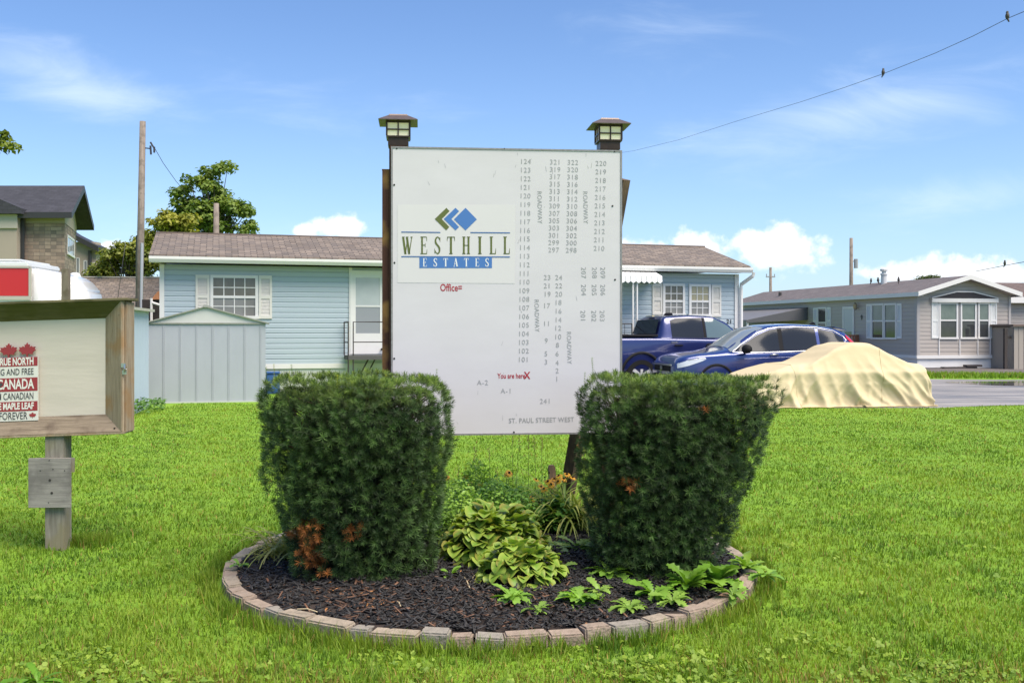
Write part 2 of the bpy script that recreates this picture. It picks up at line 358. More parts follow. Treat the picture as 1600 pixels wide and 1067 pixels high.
ROAD = [(1.2, 20.6), (2.4, 19.9), (4.3, 19.75), (8.4, 19.75), (8.9, 20.0), (9.8, 20.35), (10.8, 20.55), (12.4, 20.5), (70, 16), (70, 26), (24, 29.6), (17, 30.6), (13.2, 31.2), (11.7, 31.6), (9.7, 33), (9.0, 60), (4.5, 60), (6.0, 30.5), (1.0, 27.2)]
g = MB(); g.poly([(x, y, .004) for x, y in ROAD]); tag(g.build('road', road_mat()), kind='structure')
g = MB(); pts = []
for i in range(40):
    a = i * 2 * math.pi / 40; pts.append((15.6 + 3.1 * math.cos(a) * (1 + .12 * math.sin(3 * a + 1)), 28.75 + .05 * (15.6 - 15.6) + 1.35 * math.sin(a) * (1 + .1 * math.sin(2 * a)) + .0, .008))
g.poly(pts); tag(g.build('puddle', mat('puddle_water', (.06, .055, .05), rough=.03, spec=.8)), kind='structure')
g = MB(); g.poly([(x, y, .006) for x, y in [(11.2, 34.4), (24, 34.0), (40, 33.6), (40, 44), (11.0, 44), (9.5, 60), (8.6, 60), (9.6, 36)]])
tag(g.build('gravel_strip', mat('gravel', (.16, .14, .13), .95, noise_s=30, noise_c=(.06, .05, .05), noise_amt=1, bump=.8, bump_s=60)), kind='structure')

# ================================================================== GRASS
def in_poly(P, poly):
    x, y = P[:, 0], P[:, 1]; inside = np.zeros(len(P), bool); n = len(poly)
    for i in range(n):
        x1, y1 = poly[i]; x2, y2 = poly[(i + 1) % n]
        with np.errstate(divide='ignore', invalid='ignore'): c_ = ((y1 > y) != (y2 > y)) & (x < (x2 - x1) * (y - y1) / (y2 - y1) + x1)
        inside ^= c_
    return inside
def lawn_points(n, y0=3.2, y1=24.):
    y = y0 * (y1 / y0) ** rng.random(n); hw = y * .60 + 1.5; x = (rng.random(n) * 2 - 1) * hw; P = np.stack([x, y], 1)
    keep = (np.hypot(x - BC[0], y - BC[1]) > BR + .02) & ~in_poly(P, ROAD)
    keep &= ~((x > -8.0) & (x < -5.0) & (y > 21.0) & (y < 24)) & ~((x < -6.9) & (y > 17.0)) & (y < 23.2 + np.clip((x + 8.4) * .29, 0, 9))
    return P[keep]
def blades(P, h, wd, lean=.5, colf=None, bend=.35):
    n = len(P); T = np.array([[-.5, 0, 0], [.5, 0, 0], [-.38, .18, .55], [.38, .18, .55], [0, .62, 1.]]); TF = np.array([[0, 1, 3], [0, 3, 2], [2, 3, 4]])
    a = rng.random(n) * 6.283; hh = h * rng.uniform(.55, 1.25, n); ww = wd * rng.uniform(.7, 1.3, n)
    X = np.stack([np.cos(a), np.sin(a), 0 * a], 1) * ww[:, None]; Y = np.stack([-np.sin(a), np.cos(a), 0 * a], 1) * (hh * rng.uniform(.1, lean * 2, n))[:, None]
    Z = np.stack([rng.normal(0, .15, n), rng.normal(0, .15, n), np.ones(n)], 1) * hh[:, None]
    pos = np.concatenate([P, np.full((n, 1), -.003)], 1) if P.shape[1] == 2 else P
    return scatter(T, TF, pos, X, Y, Z, colf)
def grass_cols(P):
    n = len(P); a = vnoise(P[:, :2], .9, 3)[:, None]; b = (vnoise(P[:, :2], 4.5, 4) + .6 * vnoise(P[:, :2], 16, 14))[:, None]; r = rng.random((n, 1))
    g1 = np.array([[.140, .245, .020]]); g2 = np.array([[.235, .320, .034]]); g3 = np.array([[.070, .145, .016]]); dry = np.array([[.30, .22, .06]])
    k = np.clip(.5 + .5 * a + .4 * b + rng.normal(0, .2, (n, 1)), 0, 1); c_ = g1 * (1 - k) + g2 * k
    k2 = np.clip(.02 + .6 * -b + rng.normal(0, .25, (n, 1)), 0, .8); c_ = c_ * (1 - k2) + g3 * k2
    y = P[:, 1:2]; x = P[:, 0:1]
    band = np.clip((4.75 - y) * 1.6, 0, 1) * np.clip(.5 + .6 * vnoise(P[:, :2], 3.2, 9)[:, None] + .35 * (np.abs(x - .2) > .9), 0, 1)
    c_ = np.where(r < .05 + band * .6, dry * rng.uniform(.6, 1.3, (n, 1)), c_)
    return c_ * rng.uniform(.8, 1.2, (n, 1))
GM = leaf_mat('grass_blade', .55, .4, .25, (1.2, 1.2, .5))
P = lawn_points(430000); wd = .0030 + .0006 * P[:, 1]; hh = .034 - .0002 * P[:, 1]
hh = hh * (1 + .28 * vnoise(P, 2.2, 11) + .25 * vnoise(P, 13, 12))
V, Fc, Cc = blades(P, hh, wd, .85, grass_cols(P))
tag(np_mesh('grass', V, Fc, GM, None, Cc), 'short mown bright green lawn grass covering the ground in front of the houses', 'grass', kind='stuff')
# longer tufts round the bed and the posts
def tufts(cent, per, spread, h, wd, cols_):
    Q = np.repeat(cent, per, 0) + rng.normal(0, spread, (len(cent) * per, 2)); return blades(Q, h, wd, .45, cols_(Q))
a = rng.uniform(0, 6.283, 900); rr_ = BR + .04 + np.abs(rng.normal(0, .05, 900)); E = BC + np.stack([np.cos(a), np.sin(a)], 1) * rr_[:, None]
f1 = rng.random(260); E2 = np.stack([-3.18 + f1 * .25, 7.1 + rng.random(260) * .25], 1)
E3 = lawn_points(1500, 3.4, 9.)
V, Fc, Cc = merge([tufts(E, 9, .014, .085, .005, grass_cols), tufts(E2, 6, .02, .075, .005, grass_cols), tufts(E3, 9, .02, .075, .0048, grass_cols)])
tag(np_mesh('grass_tufts', V, Fc, GM, None, Cc), 'longer grass tufts along the stone edging and round the wooden post', 'grass', kind='stuff')
# verge by the far house
n = 9000; x = rng.uniform(11, 28, n); y = rng.uniform(31.6, 34.6, n) - np.clip((x - 14) * .06, 0, 1); Q = np.stack([x, y], 1); Q = Q[~in_poly(Q, ROAD)]
V, Fc, Cc = blades(Q, .15 * (1 + .4 * vnoise(Q, 1.3, 5)), .03, .5, grass_cols(Q) * 1.05)
tag(np_mesh('verge_grass', V, Fc, GM, None, Cc), 'rough grass verge between the puddled road and the grey mobile home', 'grass', kind='stuff')
# clover and broad-leaved weeds in the lawn
def disc_leaf(n=7, cup=.15):
    T = [[0, 0, 0]]; 
    for i in range(n): q = 2 * math.pi * i / n; T.append([math.cos(q), math.sin(q) * .9, cup * (1 if i % 2 else .2)])
    return np.array(T), np.array([[0, 1 + i, 1 + (i + 1) % n] for i in range(n)])
T, TF = disc_leaf(6)
_t = T * .62; T = np.concatenate([_t + [.62 * math.cos(q), .62 * math.sin(q), 0] for q in (0, 2.09, 4.19)]); TF = np.concatenate([TF + 7 * i for i in range(3)])
P = lawn_points(230000, 3.3, 16.)
dens = .35 * vnoise(P, 1.3, 21) + .7 * vnoise(P, 7, 22) + np.clip((4.9 - P[:, 1]) * .8, -.35, .4); P = P[dens > .10 + rng.random(len(P)) * 1.3]
n = len(P); d = np.stack([rng.normal(0, .5, n), rng.normal(-.15, .5, n), np.ones(n)], 1); X, Y, Z = frames(d, rng.random(n) * 6.28); s = rng.uniform(.0045, .012, n) * np.where(rng.random(n) < .05, 1.7, 1) * (1 + .04 * P[:, 1])
pos = np.concatenate([P, rng.uniform(.018, .042, (n, 1))], 1); k = rng.random((n, 1)); cl = np.array([[.12, .22, .02]]) * (1 - k) + np.array([[.30, .40, .05]]) * k
V, Fc, Cc = scatter(T, TF, pos, X * s[:, None], Y * s[:, None], Z * s[:, None], cl)
tag(np_mesh('clover', V, Fc, leaf_mat('clover_leaf', .5, .35, .3, (1.1, 1.2, .5)), None, Cc), 'low clover and creeping weeds patched through the lawn', 'ground cover', kind='stuff')

# ================================================================== FLOWER BED
g = MB(); rows = []
for r_ in np.linspace(0, 1, 12):
    rows.append([(BC[0] + (BR - .05) * r_ * math.cos(q), BC[1] + (BR - .05) * r_ * math.sin(q), .055 + .045 * (1 - r_ ** 2) + .008 * math.sin(5 * q) * r_) for q in np.linspace(0, 2 * math.pi, 61)])
g.grid(rows); tag(g.build('flower_bed', mat('bed_soil', (.022, .016, .013), .95, noise_s=40, noise_c=(.06, .035, .025), bump=.8, bump_s=70), smooth=True), kind='structure')
n = 15000; a = rng.random(n) * 6.283; r_ = np.sqrt(rng.random(n)) * (BR - .1); Q = BC + np.stack([np.cos(a), np.sin(a)], 1) * r_[:, None]
T = np.array([[-1, -1, -1], [1, -1, -1], [1, 1, -1], [-1, 1, -1], [-.9, -.7, 1], [.9, -1, 1], [1, .8, 1], [-1, .9, 1]], float) * .5
TF = np.array([(0, 3, 2, 1), (4, 5, 6, 7), (0, 1, 5, 4), (1, 2, 6, 5), (2, 3, 7, 6), (3, 0, 4, 7)])
d = unit(np.stack([rng.normal(0, .38, n), rng.normal(0, .38, n), np.ones(n)], 1)); X, Y, Z = frames(d, rng.random(n) * 6.28)
L_ = rng.uniform(.015, .075, n); pos = np.stack([Q[:, 0], Q[:, 1], .062 + .045 * (1 - (r_ / (BR - .05)) ** 2) + rng.uniform(0, .014, n)], 1)
near = np.exp(-((Q[:, 0] + .85) ** 2 + (Q[:, 1] - 5.4) ** 2) / .10); near2 = np.exp(-((Q[:, 0] - .0) ** 2 + (Q[:, 1] - 5.3) ** 2) / .2) * .4
u_ = rng.random(n); cl = np.array([[.0125, .0115, .0115]]) * rng.uniform(.5, 2.3, (n, 1)); brn = np.array([[.10, .05, .028]]) * rng.uniform(.4, 1.6, (n, 1)); org = np.array([[.30, .13, .04]]) * rng.uniform(.6, 1.3, (n, 1))
cl = np.where((u_ < .02 + .28 * np.maximum(near, near2))[:, None], brn, cl); cl = np.where((rng.random(n) < .003 + .03 * near)[:, None], org, cl)
V, Fc, Cc = scatter(T, TF, pos, X * L_[:, None], Y * rng.uniform(.005, .014, n)[:, None], Z * rng.uniform(.002, .006, n)[:, None], cl)
MUL = leaf_mat('bark_mulch', .62, .0, .45)
tag(np_mesh('mulch', V, Fc, MUL, None, Cc), 'dark shredded bark mulch covering the round bed', 'mulch', kind='stuff')
# edging stones: each one its own
stone_m = [mat('edging_%s' % k, c_, .9, noise_s=9, noise_c=c2, noise_amt=.9, bump=.5, bump_s=60) for k, c_, c2 in
           (('tan', (.38, .31, .235), (.13, .11, .08)), ('pink', (.35, .27, .21), (.15, .115, .085)), ('grey', (.31, .275, .23), (.13, .12, .10)), ('red', (.33, .18, .12), (.16, .11, .08)))]
ang = -math.pi * 1.16; k = 0; arcs = []
while ang < math.pi * .16:
    ln = random.choice([.11, .14, .17, .21, .25]); arcs.append((ang, ln)); ang += (ln + .008) / (BR - .03)
SM = {0: 'tan', 1: 'pink', 2: 'grey', 3: 'red'}
def clock(a_):
    return a_
for i, (a0, ln) in enumerate(arcs):
    am = a0 + ln / 2 / BR; front = -math.pi * .86 < am < -math.pi * .14
    x, y = BC[0] + (BR - .05) * math.cos(am), BC[1] + (BR - .05) * math.sin(am)
    mb = MB(); hh_ = .080 + random.uniform(-.012, .012); dpt = .046
    mb.box(-ln / 2, ln / 2, -dpt, dpt, -.06, hh_)
    mi = random.choice([0, 0, 1, 1, 2]); 
    if abs(am + .55) < .08: mi = 3
    px = CX + F * x / y
    o = mb.build('edging_stone', stone_m[mi], None, bevel=.009, seg=2, smooth=True); smooth_by_angle(o, 50)
    o.location = (x, y, -.01); o.rotation_euler = (random.uniform(-.09, .09), random.uniform(-.07, .07), am + math.pi / 2 + random.uniform(-.05, .05))
    o['pxx'] = px; o['am'] = am
stones = [o for o in C.objects if o.name.startswith('edging_stone')]
lf = [o for o in stones if o['am'] < -math.pi / 2]; rt = [o for o in stones if o['am'] >= -math.pi / 2]
ords = ['first', 'second', 'third', 'fourth', 'fifth', 'sixth', 'seventh', 'eighth', 'ninth', 'tenth', 'eleventh', 'twelfth', 'thirteenth', 'fourteenth', 'fifteenth', 'sixteenth', 'seventeenth', 'eighteenth']
for grp, side in ((lf, 'left'), (rt[::-1], 'right')):
    for j, o in enumerate(grp):
        c_ = o.data.materials[0].name.split('_')[1]
        tag(o, '%s edging stone, %s along the rim from the back %s end of the bed' % ({'tan': 'tan', 'pink': 'pinkish', 'grey': 'greyish', 'red': 'reddish'}[c_], ords[j] if j < 18 else 'last', side), 'edging stone', 'stones edging the round bed')
for o in stones: del o['pxx']; del o['am']

# ================================================================== YEW BUSHES
YEW = leaf_mat('yew_needles', .5, .14, .22, (1., 1.3, .5))
def needle_star(nn, seed, ln=1.):
    nn = 19
    r = np.random.default_rng(seed); V = []; Fq = []
    for i in range(nn):
        t = i / nn; az = i * 2.4 + r.uniform(-.3, .3); el = R(88 - 60 * t + r.uniform(-9, 9)); base = np.array([0, 0, -.5 + .5 * t]) ; d = np.array([math.cos(az) * math.sin(el), math.sin(az) * math.sin(el), math.cos(el)])
        side = np.cross(d, [0, 0, 1.]); side = side / (np.linalg.norm(side) + 1e-6); l_ = ln * (.72 + .28 * r.random()) * (1 - .25 * t); w_ = .036
        p0 = base; p1 = base + d * l_ * .5 + [0, 0, .03]; p2 = base + d * l_
        b = len(V); V += [p0 - side * w_ * .5, p0 + side * w_ * .5, p1 + side * w_, p1 - side * w_, p2 + side * .012, p2 - side * .012]; Fq += [(b, b + 1, b + 2, b + 3), (b + 3, b + 2, b + 4, b + 5)]
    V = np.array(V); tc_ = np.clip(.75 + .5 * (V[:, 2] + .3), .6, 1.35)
    return V, np.array(Fq), tc_
STARS = [needle_star(26, s) for s in (1, 2, 3)]
def yew(name, label, cx, cy, top, wt, wb, dt, db, shear_t=0., shear_b=0., brown=(), seed=0, sprigs=()):
    """clipped yew: section is a rounded box, wt x dt at the top, wb x db near the ground"""
    root = thing(name, label, 'bush', (cx, cy, 0), 0, 'clipped yews in the round bed'); r = np.random.default_rng(seed)
    def surf(n, inset):
        z = r.random(n) ** .9; topm = r.random(n) < .2; z = np.where(topm, 1., z)
        a = r.random(n) * 6.283; ex = 3.6
        ca, sa = np.cos(a), np.sin(a); rad = (np.abs(ca) ** ex + np.abs(sa) ** ex) ** (-1 / ex); rad = np.where(topm, rad * np.sqrt(r.random(n)), rad)
        t = z; W_ = (wb + (wt - wb) * np.clip(t * 1.15, 0, 1) ** .75) / 2; D_ = (db + (dt - db) * np.clip(t * 1.15, 0, 1) ** .75) / 2
        W_ = W_ * (1 - .09 * np.clip((t - .93) / .07, 0, 1)) ; D_ = D_ * (1 - .09 * np.clip((t - .93) / .07, 0, 1))
        x = ca * rad * (W_ - inset) + shear_b + (shear_t - shear_b) * t; y = sa * rad * (D_ - inset); zz = .07 + (top - .07 - inset) * t
        nx = ca * (1 - topm); ny = sa * (1 - topm); nzv = np.where(topm, 1.6, .15 + .9 * np.clip((t - .85) / .15, 0, 1))
        nrm = unit(np.stack([nx * np.abs(ca) ** .6 + 0, ny * np.abs(sa) ** .6, nzv], 1))
        P_ = np.stack([x, y, zz], 1); lump = (vnoise(P_, 7.5, seed + 3) * .042 + vnoise(P_, 19., seed + 4) * .036) * (1 - .45 * topm)
        return P_ + nrm * lump[:, None], nrm, lump
    parts = []
    for ns, inset in ((3000, .012), (3600, .085), (2400, .15)):
        P_, nr, lump = surf(ns, inset); 
        keep = (lump > -.052) | (r.random(ns) < .5); P_, nr, lump = P_[keep], nr[keep], lump[keep]
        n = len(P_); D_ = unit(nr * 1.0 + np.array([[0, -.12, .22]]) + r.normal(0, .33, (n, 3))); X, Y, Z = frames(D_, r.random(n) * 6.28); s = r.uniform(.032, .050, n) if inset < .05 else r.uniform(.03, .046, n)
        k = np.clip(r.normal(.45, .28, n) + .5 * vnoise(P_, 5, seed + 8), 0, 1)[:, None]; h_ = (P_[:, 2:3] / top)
        cl = (np.array([[.029, .060, .018]]) * (1 - k) + np.array([[.092, .168, .040]]) * k) * r.choice([.5, .72, .9, 1.15], (n, 1)) * (1. if inset < .05 else .7)  # deeper shoots get a darker colour, painting shade into the gaps
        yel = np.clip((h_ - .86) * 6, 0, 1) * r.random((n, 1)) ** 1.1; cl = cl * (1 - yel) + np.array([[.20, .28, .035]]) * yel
        for bx, bz, br in brown:
            m_ = (np.hypot(P_[:, 0] - bx, P_[:, 2] - bz) < br * r.uniform(.5, 1.1, n)) & (P_[:, 1] < 0); m_ &= r.random(n) < .8; cl[m_] = np.array([.42, .15, .04]) * r.uniform(.4, 1.2, (m_.sum(), 1))
        for q in range(3):
            mk = np.arange(n) % 3 == q; T_, TF_, tc_ = STARS[q]
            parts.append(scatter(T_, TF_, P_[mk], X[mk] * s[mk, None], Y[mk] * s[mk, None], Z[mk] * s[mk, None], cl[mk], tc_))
    # upright new shoots standing out of the clipped top, and stray side twigs
    for (sx, sy, hgt, c_) in sprigs:
        m_ = int(hgt / .012); z = np.linspace(0, hgt, m_); P_ = np.stack([sx + 0 * z + np.sin(z * 30) * .003, sy + 0 * z, top - .03 + z], 1); D_ = np.tile([[0, 0, 1.]], (m_, 1)) + r.normal(0, .12, (m_, 3)); X, Y, Z = frames(D_, r.random(m_) * 6.28); s = np.full(m_, .017)
        parts.append(scatter(STARS[0][0][::1], STARS[0][1], P_, X * s[:, None], Y * s[:, None], Z * s[:, None], np.tile([c_], (m_, 1)), STARS[0][2]))
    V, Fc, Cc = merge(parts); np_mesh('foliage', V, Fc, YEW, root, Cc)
    # inner branches, a trunk fork and twigs that carry the shoots
    mb = MB(); rr2 = random.Random(seed)
    for i in range(5):
        a = i * 1.26 + rr2.random(); mb.tube([(shear_b * .5, 0, -.05), (shear_b + .08 * math.cos(a), .08 * math.sin(a), .25), ((shear_b + shear_t) / 2 + .22 * wt * math.cos(a), .2 * dt * math.sin(a), .6 * top), (shear_t + .38 * wt * math.cos(a), .38 * dt * math.sin(a), .93 * top)], [.04, .03, .018, .007], 7)
    for i in range(160):
        a = rr2.random() * 6.28; t = rr2.random(); Wt = (wb + (wt - wb) * t) / 2 * .86; Dt = (db + (dt - db) * t) / 2 * .86
        mb.tube([((shear_b + shear_t) / 2 + .05 * math.cos(a), .05 * math.sin(a), t * top * .8), (shear_b + (shear_t - shear_b) * t + Wt * math.cos(a), Dt * math.sin(a), min(t * top * .9 + .15, top - .1))], [.008, .003], 4, False)
    mb.build('stem', mat('yew_bark', (.07, .04, .028), .9, noise_s=30), root, recalc=False)
    # inner needle stars closing the middle, its shade put into their dark colour
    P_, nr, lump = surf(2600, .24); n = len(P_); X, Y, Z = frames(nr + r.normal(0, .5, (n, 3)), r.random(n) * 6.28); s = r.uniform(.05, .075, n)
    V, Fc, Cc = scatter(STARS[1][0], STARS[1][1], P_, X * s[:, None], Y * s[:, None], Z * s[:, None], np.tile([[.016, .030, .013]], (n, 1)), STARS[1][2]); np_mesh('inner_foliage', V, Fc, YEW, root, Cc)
    return root
yg = (.16, .25, .03); yy = (.38, .40, .03)
yew('yew_bush', 'dark green clipped yew left of the sign with orange dead patches low down', -.965, 6.14, 1.262, 1.14, .82, 1.02, .72, 0, .06, brown=((-.28, .36, .10), (-.16, .40, .06), (.06, .38, .07), (-.24, .27, .08), (-.16, .19, .07)), seed=11,
    sprigs=((-.50, -.2, .09, yg), (-.44, -.25, .11, yy), (-.37, -.1, .10, yg), (-.34, -.3, .07, yy), (-.05, -.35, .05, yy), (.42, -.32, .05, yy), (.30, -.3, .05, yg), (.5, .0, .07, yg), (.2, -.1, .04, yy), (-.2, .2, .05, yg)))
yew('yew_bush', 'dark green clipped yew right of the sign leaning out at its top right', 1.00, 6.20, 1.258, 1.16, .70, 1.02, .72, .04, -.12, brown=((-.33, .66, .05), (.12, 1.08, .03)), seed=23,
    sprigs=((-.52, -.25, .15, yg), (-.55, 0, .05, yg), (-.2, -.35, .05, yy), (-.4, -.35, .06, yg), (.1, -.3, .04, yg), (.35, -.2, .05, yg), (-.05, .2, .06, yg)))
# ================================================================== DIRECTORY SIGN
SY0, SY1 = 6.85, 7.0
SO = ((611 - CX) / F * SY0, SY0); SE = ((972 - CX) / F * SY1, SY1); SA = math.atan2(SE[1] - SO[1], SE[0] - SO[0]); SW = math.hypot(SE[0] - SO[0], SE[1] - SO[1])
WS = Wall(SO, SA)
sign = thing('directory_sign', 'large white directory board of plot numbers on dark posts topped by two lanterns', 'sign', (SO[0], SO[1], 0), SA)
MWm = wallM((0, 0, 0), 0)                         # local: u = x, outward = -y
zt, zb_ = WS.z(611, 229), WS.z(611, 681)
mb = MB(MWm); 
mb.box(.012, SW - .012, -.018, 0.0, zb_ + .012, zt - .012)
mb.build('board', mat('board_white', (.60, .575, .595), .5, noise_s=1.8, noise_c=(.54, .515, .53), noise_amt=.8, spec=.3, stretch=(1, 1, 2.5)), sign)
galv = mat('edge_metal', (.30, .29, .29), .5, .3, noise_s=40, noise_c=(.12, .11, .10), noise_amt=.6)
mb = MB(MWm)
mb.box(0, .012, -.02, .004, zb_, zt); mb.box(SW - .012, SW, -.02, .004, zb_, zt); mb.box(.012, SW - .012, -.02, .004, zt - .012, zt); mb.box(.012, SW - .012, -.02, .004, zb_, zb_ + .012)
mb.build('edge_trim', galv, sign)
def SP(px, py): return WS.at(px, py)
mb = MB(MWm)
for px, py in ((620, 232), (788, 233), (960, 237), (616, 289), (616.5, 410.5), (957, 322), (961, 437), (803, 675), (616, 560)):
    u_, z_ = SP(px, py); mb = MB(); mb.lathe([(.0065, 0), (.0065, -.003), (.003, -.0045)], 10, 'y', (u_, 0, z_)); mb.build('screw_head', mat('screw_dark', (.02, .02, .02), .4, .6), sign)
# -- printed logo
blue = mat('logo_blue', (.055, .16, .42), .5); olive = mat('logo_olive', (.10, .12, .025), .5); navy = mat('logo_line_blue', (.05, .12, .30), .5)
def L2(x, y): return SP(600 + x / 5.927, 300 + y / 5.927)
def flat(mbx, pts, w_): mbx.poly([(p[0], w_, p[1]) for p in pts])
mb = MB(MWm); flat(mb, [L2(125, 118), L2(1215, 118), L2(1210, 848), L2(125, 840)], .0012); mb.build('logo_patch', mat('patch_cream', (.61, .585, .585), .5, noise_s=3, noise_c=(.58, .555, .55)), sign, recalc=False)
mb = MB(MWm); flat(mb, [L2(*p) for p in ((470, 252), (578, 148), (607, 178), (535, 252))], .0026); flat(mb, [L2(*p) for p in ((470, 252), (535, 252), (605, 325), (577, 357))], .0026); mb.build('logo_chevron', olive, sign, recalc=False)
mb = MB(MWm); flat(mb, [L2(*p) for p in ((553, 252), (662, 148), (695, 180), (623, 252))], .0026); flat(mb, [L2(*p) for p in ((553, 252), (623, 252), (695, 325), (662, 357))], .0026); mb.build('logo_chevron', blue, sign, recalc=False)
mb = MB(MWm); flat(mb, [L2(*p) for p in ((647, 255), (755, 148), (860, 255), (755, 357))], .0026); mb.build('logo_diamond', blue, sign, recalc=False)
mb = MB(MWm)
for x0, y0, x1, y1 in ((160, 372, 522, 376), (800, 377, 1167, 380), (160, 599, 1167, 603)): flat(mb, [L2(x0, y0 - 5), L2(x1, y1 - 5), L2(x1, y1 + 5), L2(x0, y0 + 5)], .0026)
mb.build('logo_lines', navy, sign, recalc=False)
mb = MB(MWm); flat(mb, [L2(*p) for p in ((328, 606), (1000, 606), (1000, 705), (328, 705))], .0024); mb.build('logo_band', blue, sign, recalc=False)
# condensed serif capitals: (x0,y0,x1,y1,halfwidth0,halfwidth1) strokes in a unit box
GL = {'W': [(.10, .97, .32, 0, .10, .10), (.32, 0, .50, .80, .04, .04), (.46, .97, .68, 0, .10, .10), (.68, 0, .92, .97, .04, .04), 'b0,.24,.97', 'b.36,.60,.97', 'b.80,1,.97'],
      'E': [(.24, 0, .24, 1, .13, .13), 'b0,.92,.975', 'b0,.98,.025', 'b.24,.72,.51', (.92, .97, .97, .74, .05, .02), (.94, .03, 1., .28, .05, .02), (.72, .62, .72, .40, .04, .04)],
      'T': [(.5, 0, .5, 1, .14, .14), 'b0,1,.97', 'b.26,.74,.025', (.05, .98, .0, .74, .06, .02), (.95, .98, 1., .74, .06, .02)],
      'H': [(.2, 0, .2, 1, .12, .12), (.8, 0, .8, 1, .12, .12), 'b.2,.8,.5', 'b0,.42,.975', 'b.58,1,.975', 'b0,.42,.025', 'b.58,1,.025'],
      'I': [(.5, 0, .5, 1, .30, .30), 'b0,1,.975', 'b0,1,.025'],
      'L': [(.26, 0, .26, 1, .15, .15), 'b0,.55,.975', 'b0,.98,.025', (.93, .03, 1., .34, .07, .02)],
      'A': [(.46, 1, .12, 0, .04, .04), (.46, 1, .80, 0, .14, .14), 'b.22,.68,.32', 'b0,.30,.025', 'b.58,1,.025'],
      'S': [(.90, .95, .93, .68, .05, .02), (.06, .05, .03, .34, .05, .02)]}
SC = [(.90, .78), (.74, .93), (.52, .975), (.30, .93), (.17, .80), (.20, .66), (.38, .55), (.62, .46), (.80, .35), (.84, .20), (.72, .07), (.50, .025), (.26, .07), (.08, .22)]
def glyph(mbx, ch, x0, y0, x1, y1, w_):
    def q(x, y):
        u0, z0 = L2(x0 + (x1 - x0) * x, y1 + (y0 - y1) * y); return (u0, w_, z0)
    for st in GL[ch]:
        if isinstance(st, str):
            a_, b_, y = [float(t_) for t_ in st[1:].split(',')]; mbx.poly([q(a_, y - .024), q(b_, y - .024), q(b_, y + .024), q(a_, y + .024)])
        else:
            ax, ay_, bx, by, w0, w1 = st; mbx.poly([q(ax - w0, ay_), q(ax + w0, ay_), q(bx + w1, by), q(bx - w1, by)])
    if ch == 'S':
        n = len(SC)
        for i in range(n - 1):
            def off(j, s_):
                a_ = SC[max(j - 1, 0)]; b_ = SC[min(j + 1, n - 1)]; dx, dy = (b_[0] - a_[0]), (b_[1] - a_[1]) * 2.2; l_ = math.hypot(dx, dy); mid = 1 - abs(j - (n - 1) / 2) / (n / 2); tw = .05 + .10 * min(1, mid * 1.3)
                return q(SC[j][0] - dy / l_ * tw * s_, SC[j][1] + dx / l_ * tw * s_ / 2.6)
            mbx.poly([off(i, -1), off(i + 1, -1), off(i + 1, 1), off(i, 1)])
mb = MB(MWm)
for ch, a_, b_ in zip('WESTHILL', (168, 338, 467, 585, 725, 870, 978, 1105), (265, 399, 524, 655, 797, 905, 1036, 1164)): mb = MB(MWm); glyph(mb, ch, a_, 414, b_, 576, .0028); mb.build('logo_letter', olive, sign, recalc=False)
mb = MB(MWm)
for ch, a_, b_ in zip('ESTATES', (360, 458, 550, 643, 742, 845, 937), (396, 492, 592, 686, 782, 881, 971)): mb = MB(MWm); glyph(mb, ch, a_, 614, b_, 692, .0036); mb.build('logo_letter', mat('letter_white', (.7, .72, .74), .5), sign, recalc=False)
# -- numbers and words
mb = MB(MWm); hN = .0485
def num(s_, px, py, rot=0., size=hN, b=.0, sx=1.0, sp_=1.12):
    u_, z_ = SP(px, py); q = MB(MWm); add_text(q, s_, u_, z_, size, .0016, rot, b, sp_, sx); q.build('printed_number' if s_[0] in '0123456789A' else 'printed_words', NUMM, sign, recalc=False)
NUMM = mat('print_grey', (.25, .25, .26), .6, noise_s=3.5, noise_c=(.36, .36, .37), noise_amt=.9)
for i in range(24): num(str(124 - i), 821 - 3.4 * i / 23, 253 + i * (562 - 253) / 23)
for i in range(13): num(str(321 - 2 * i), 867.5 - 2.5 * i / 12, 254 + i * 11.42); num(str(322 - 2 * i), 895 - 2.5 * i / 12, 254.5 + i * 11.42)
for i in range(11): num(str(220 - i), 939 - 3 * i / 10, 256 + i * 13.25)
for px, py in ((843, 324), (914.5, 324), (838.5, 493), (889, 543)): num('ROADWAY', px, py, -math.pi / 2 + .02, .045, 0, .95, 1.05)
for s_, px, py in (('23', 855, 434), ('24', 873, 434), ('21', 855, 447), ('22', 873, 447), ('19', 855, 460), ('20', 873, 460), ('17', 854, 478), ('18', 872, 473), ('16', 872, 486.5), ('14', 872, 500), ('12', 871.5, 513), ('11', 854, 506), ('10', 871.5, 526.5), ('9', 853.5, 532.5), ('8', 871, 539.5), ('5', 853, 553), ('6', 870.5, 553), ('3', 853, 566), ('4', 870.5, 567), ('2', 870.5, 579.5), ('1', 870, 592.5), ('A-2', 754, 598), ('A-1', 791, 611), ('241', 852, 627)): num(s_, px, py)
for s_, px, py in (('207', 911.5, 426), ('208', 928.5, 426), ('209', 941.5, 426), ('204', 911.5, 453), ('205', 928, 453), ('206', 941.5, 453), ('201', 910.5, 493.5), ('202', 927.5, 493.5), ('203', 940.5, 493.5)): num(s_, px, py, -math.pi / 2 + .02)
num('ST. PAUL STREET WEST', 846, 656.5, .012, .047, .0006, .86, 1.1)
NUMM = mat('print_red', (.36, .02, .035), .5)
num('Office=', 705, 450, 0, .070, .0010, .72, 1.0); num('You are here.', 800, 587.5, 0, .050, .0009, .72, 1.0); num('X', 823.5, 587, 0, .068, .0018, .85)
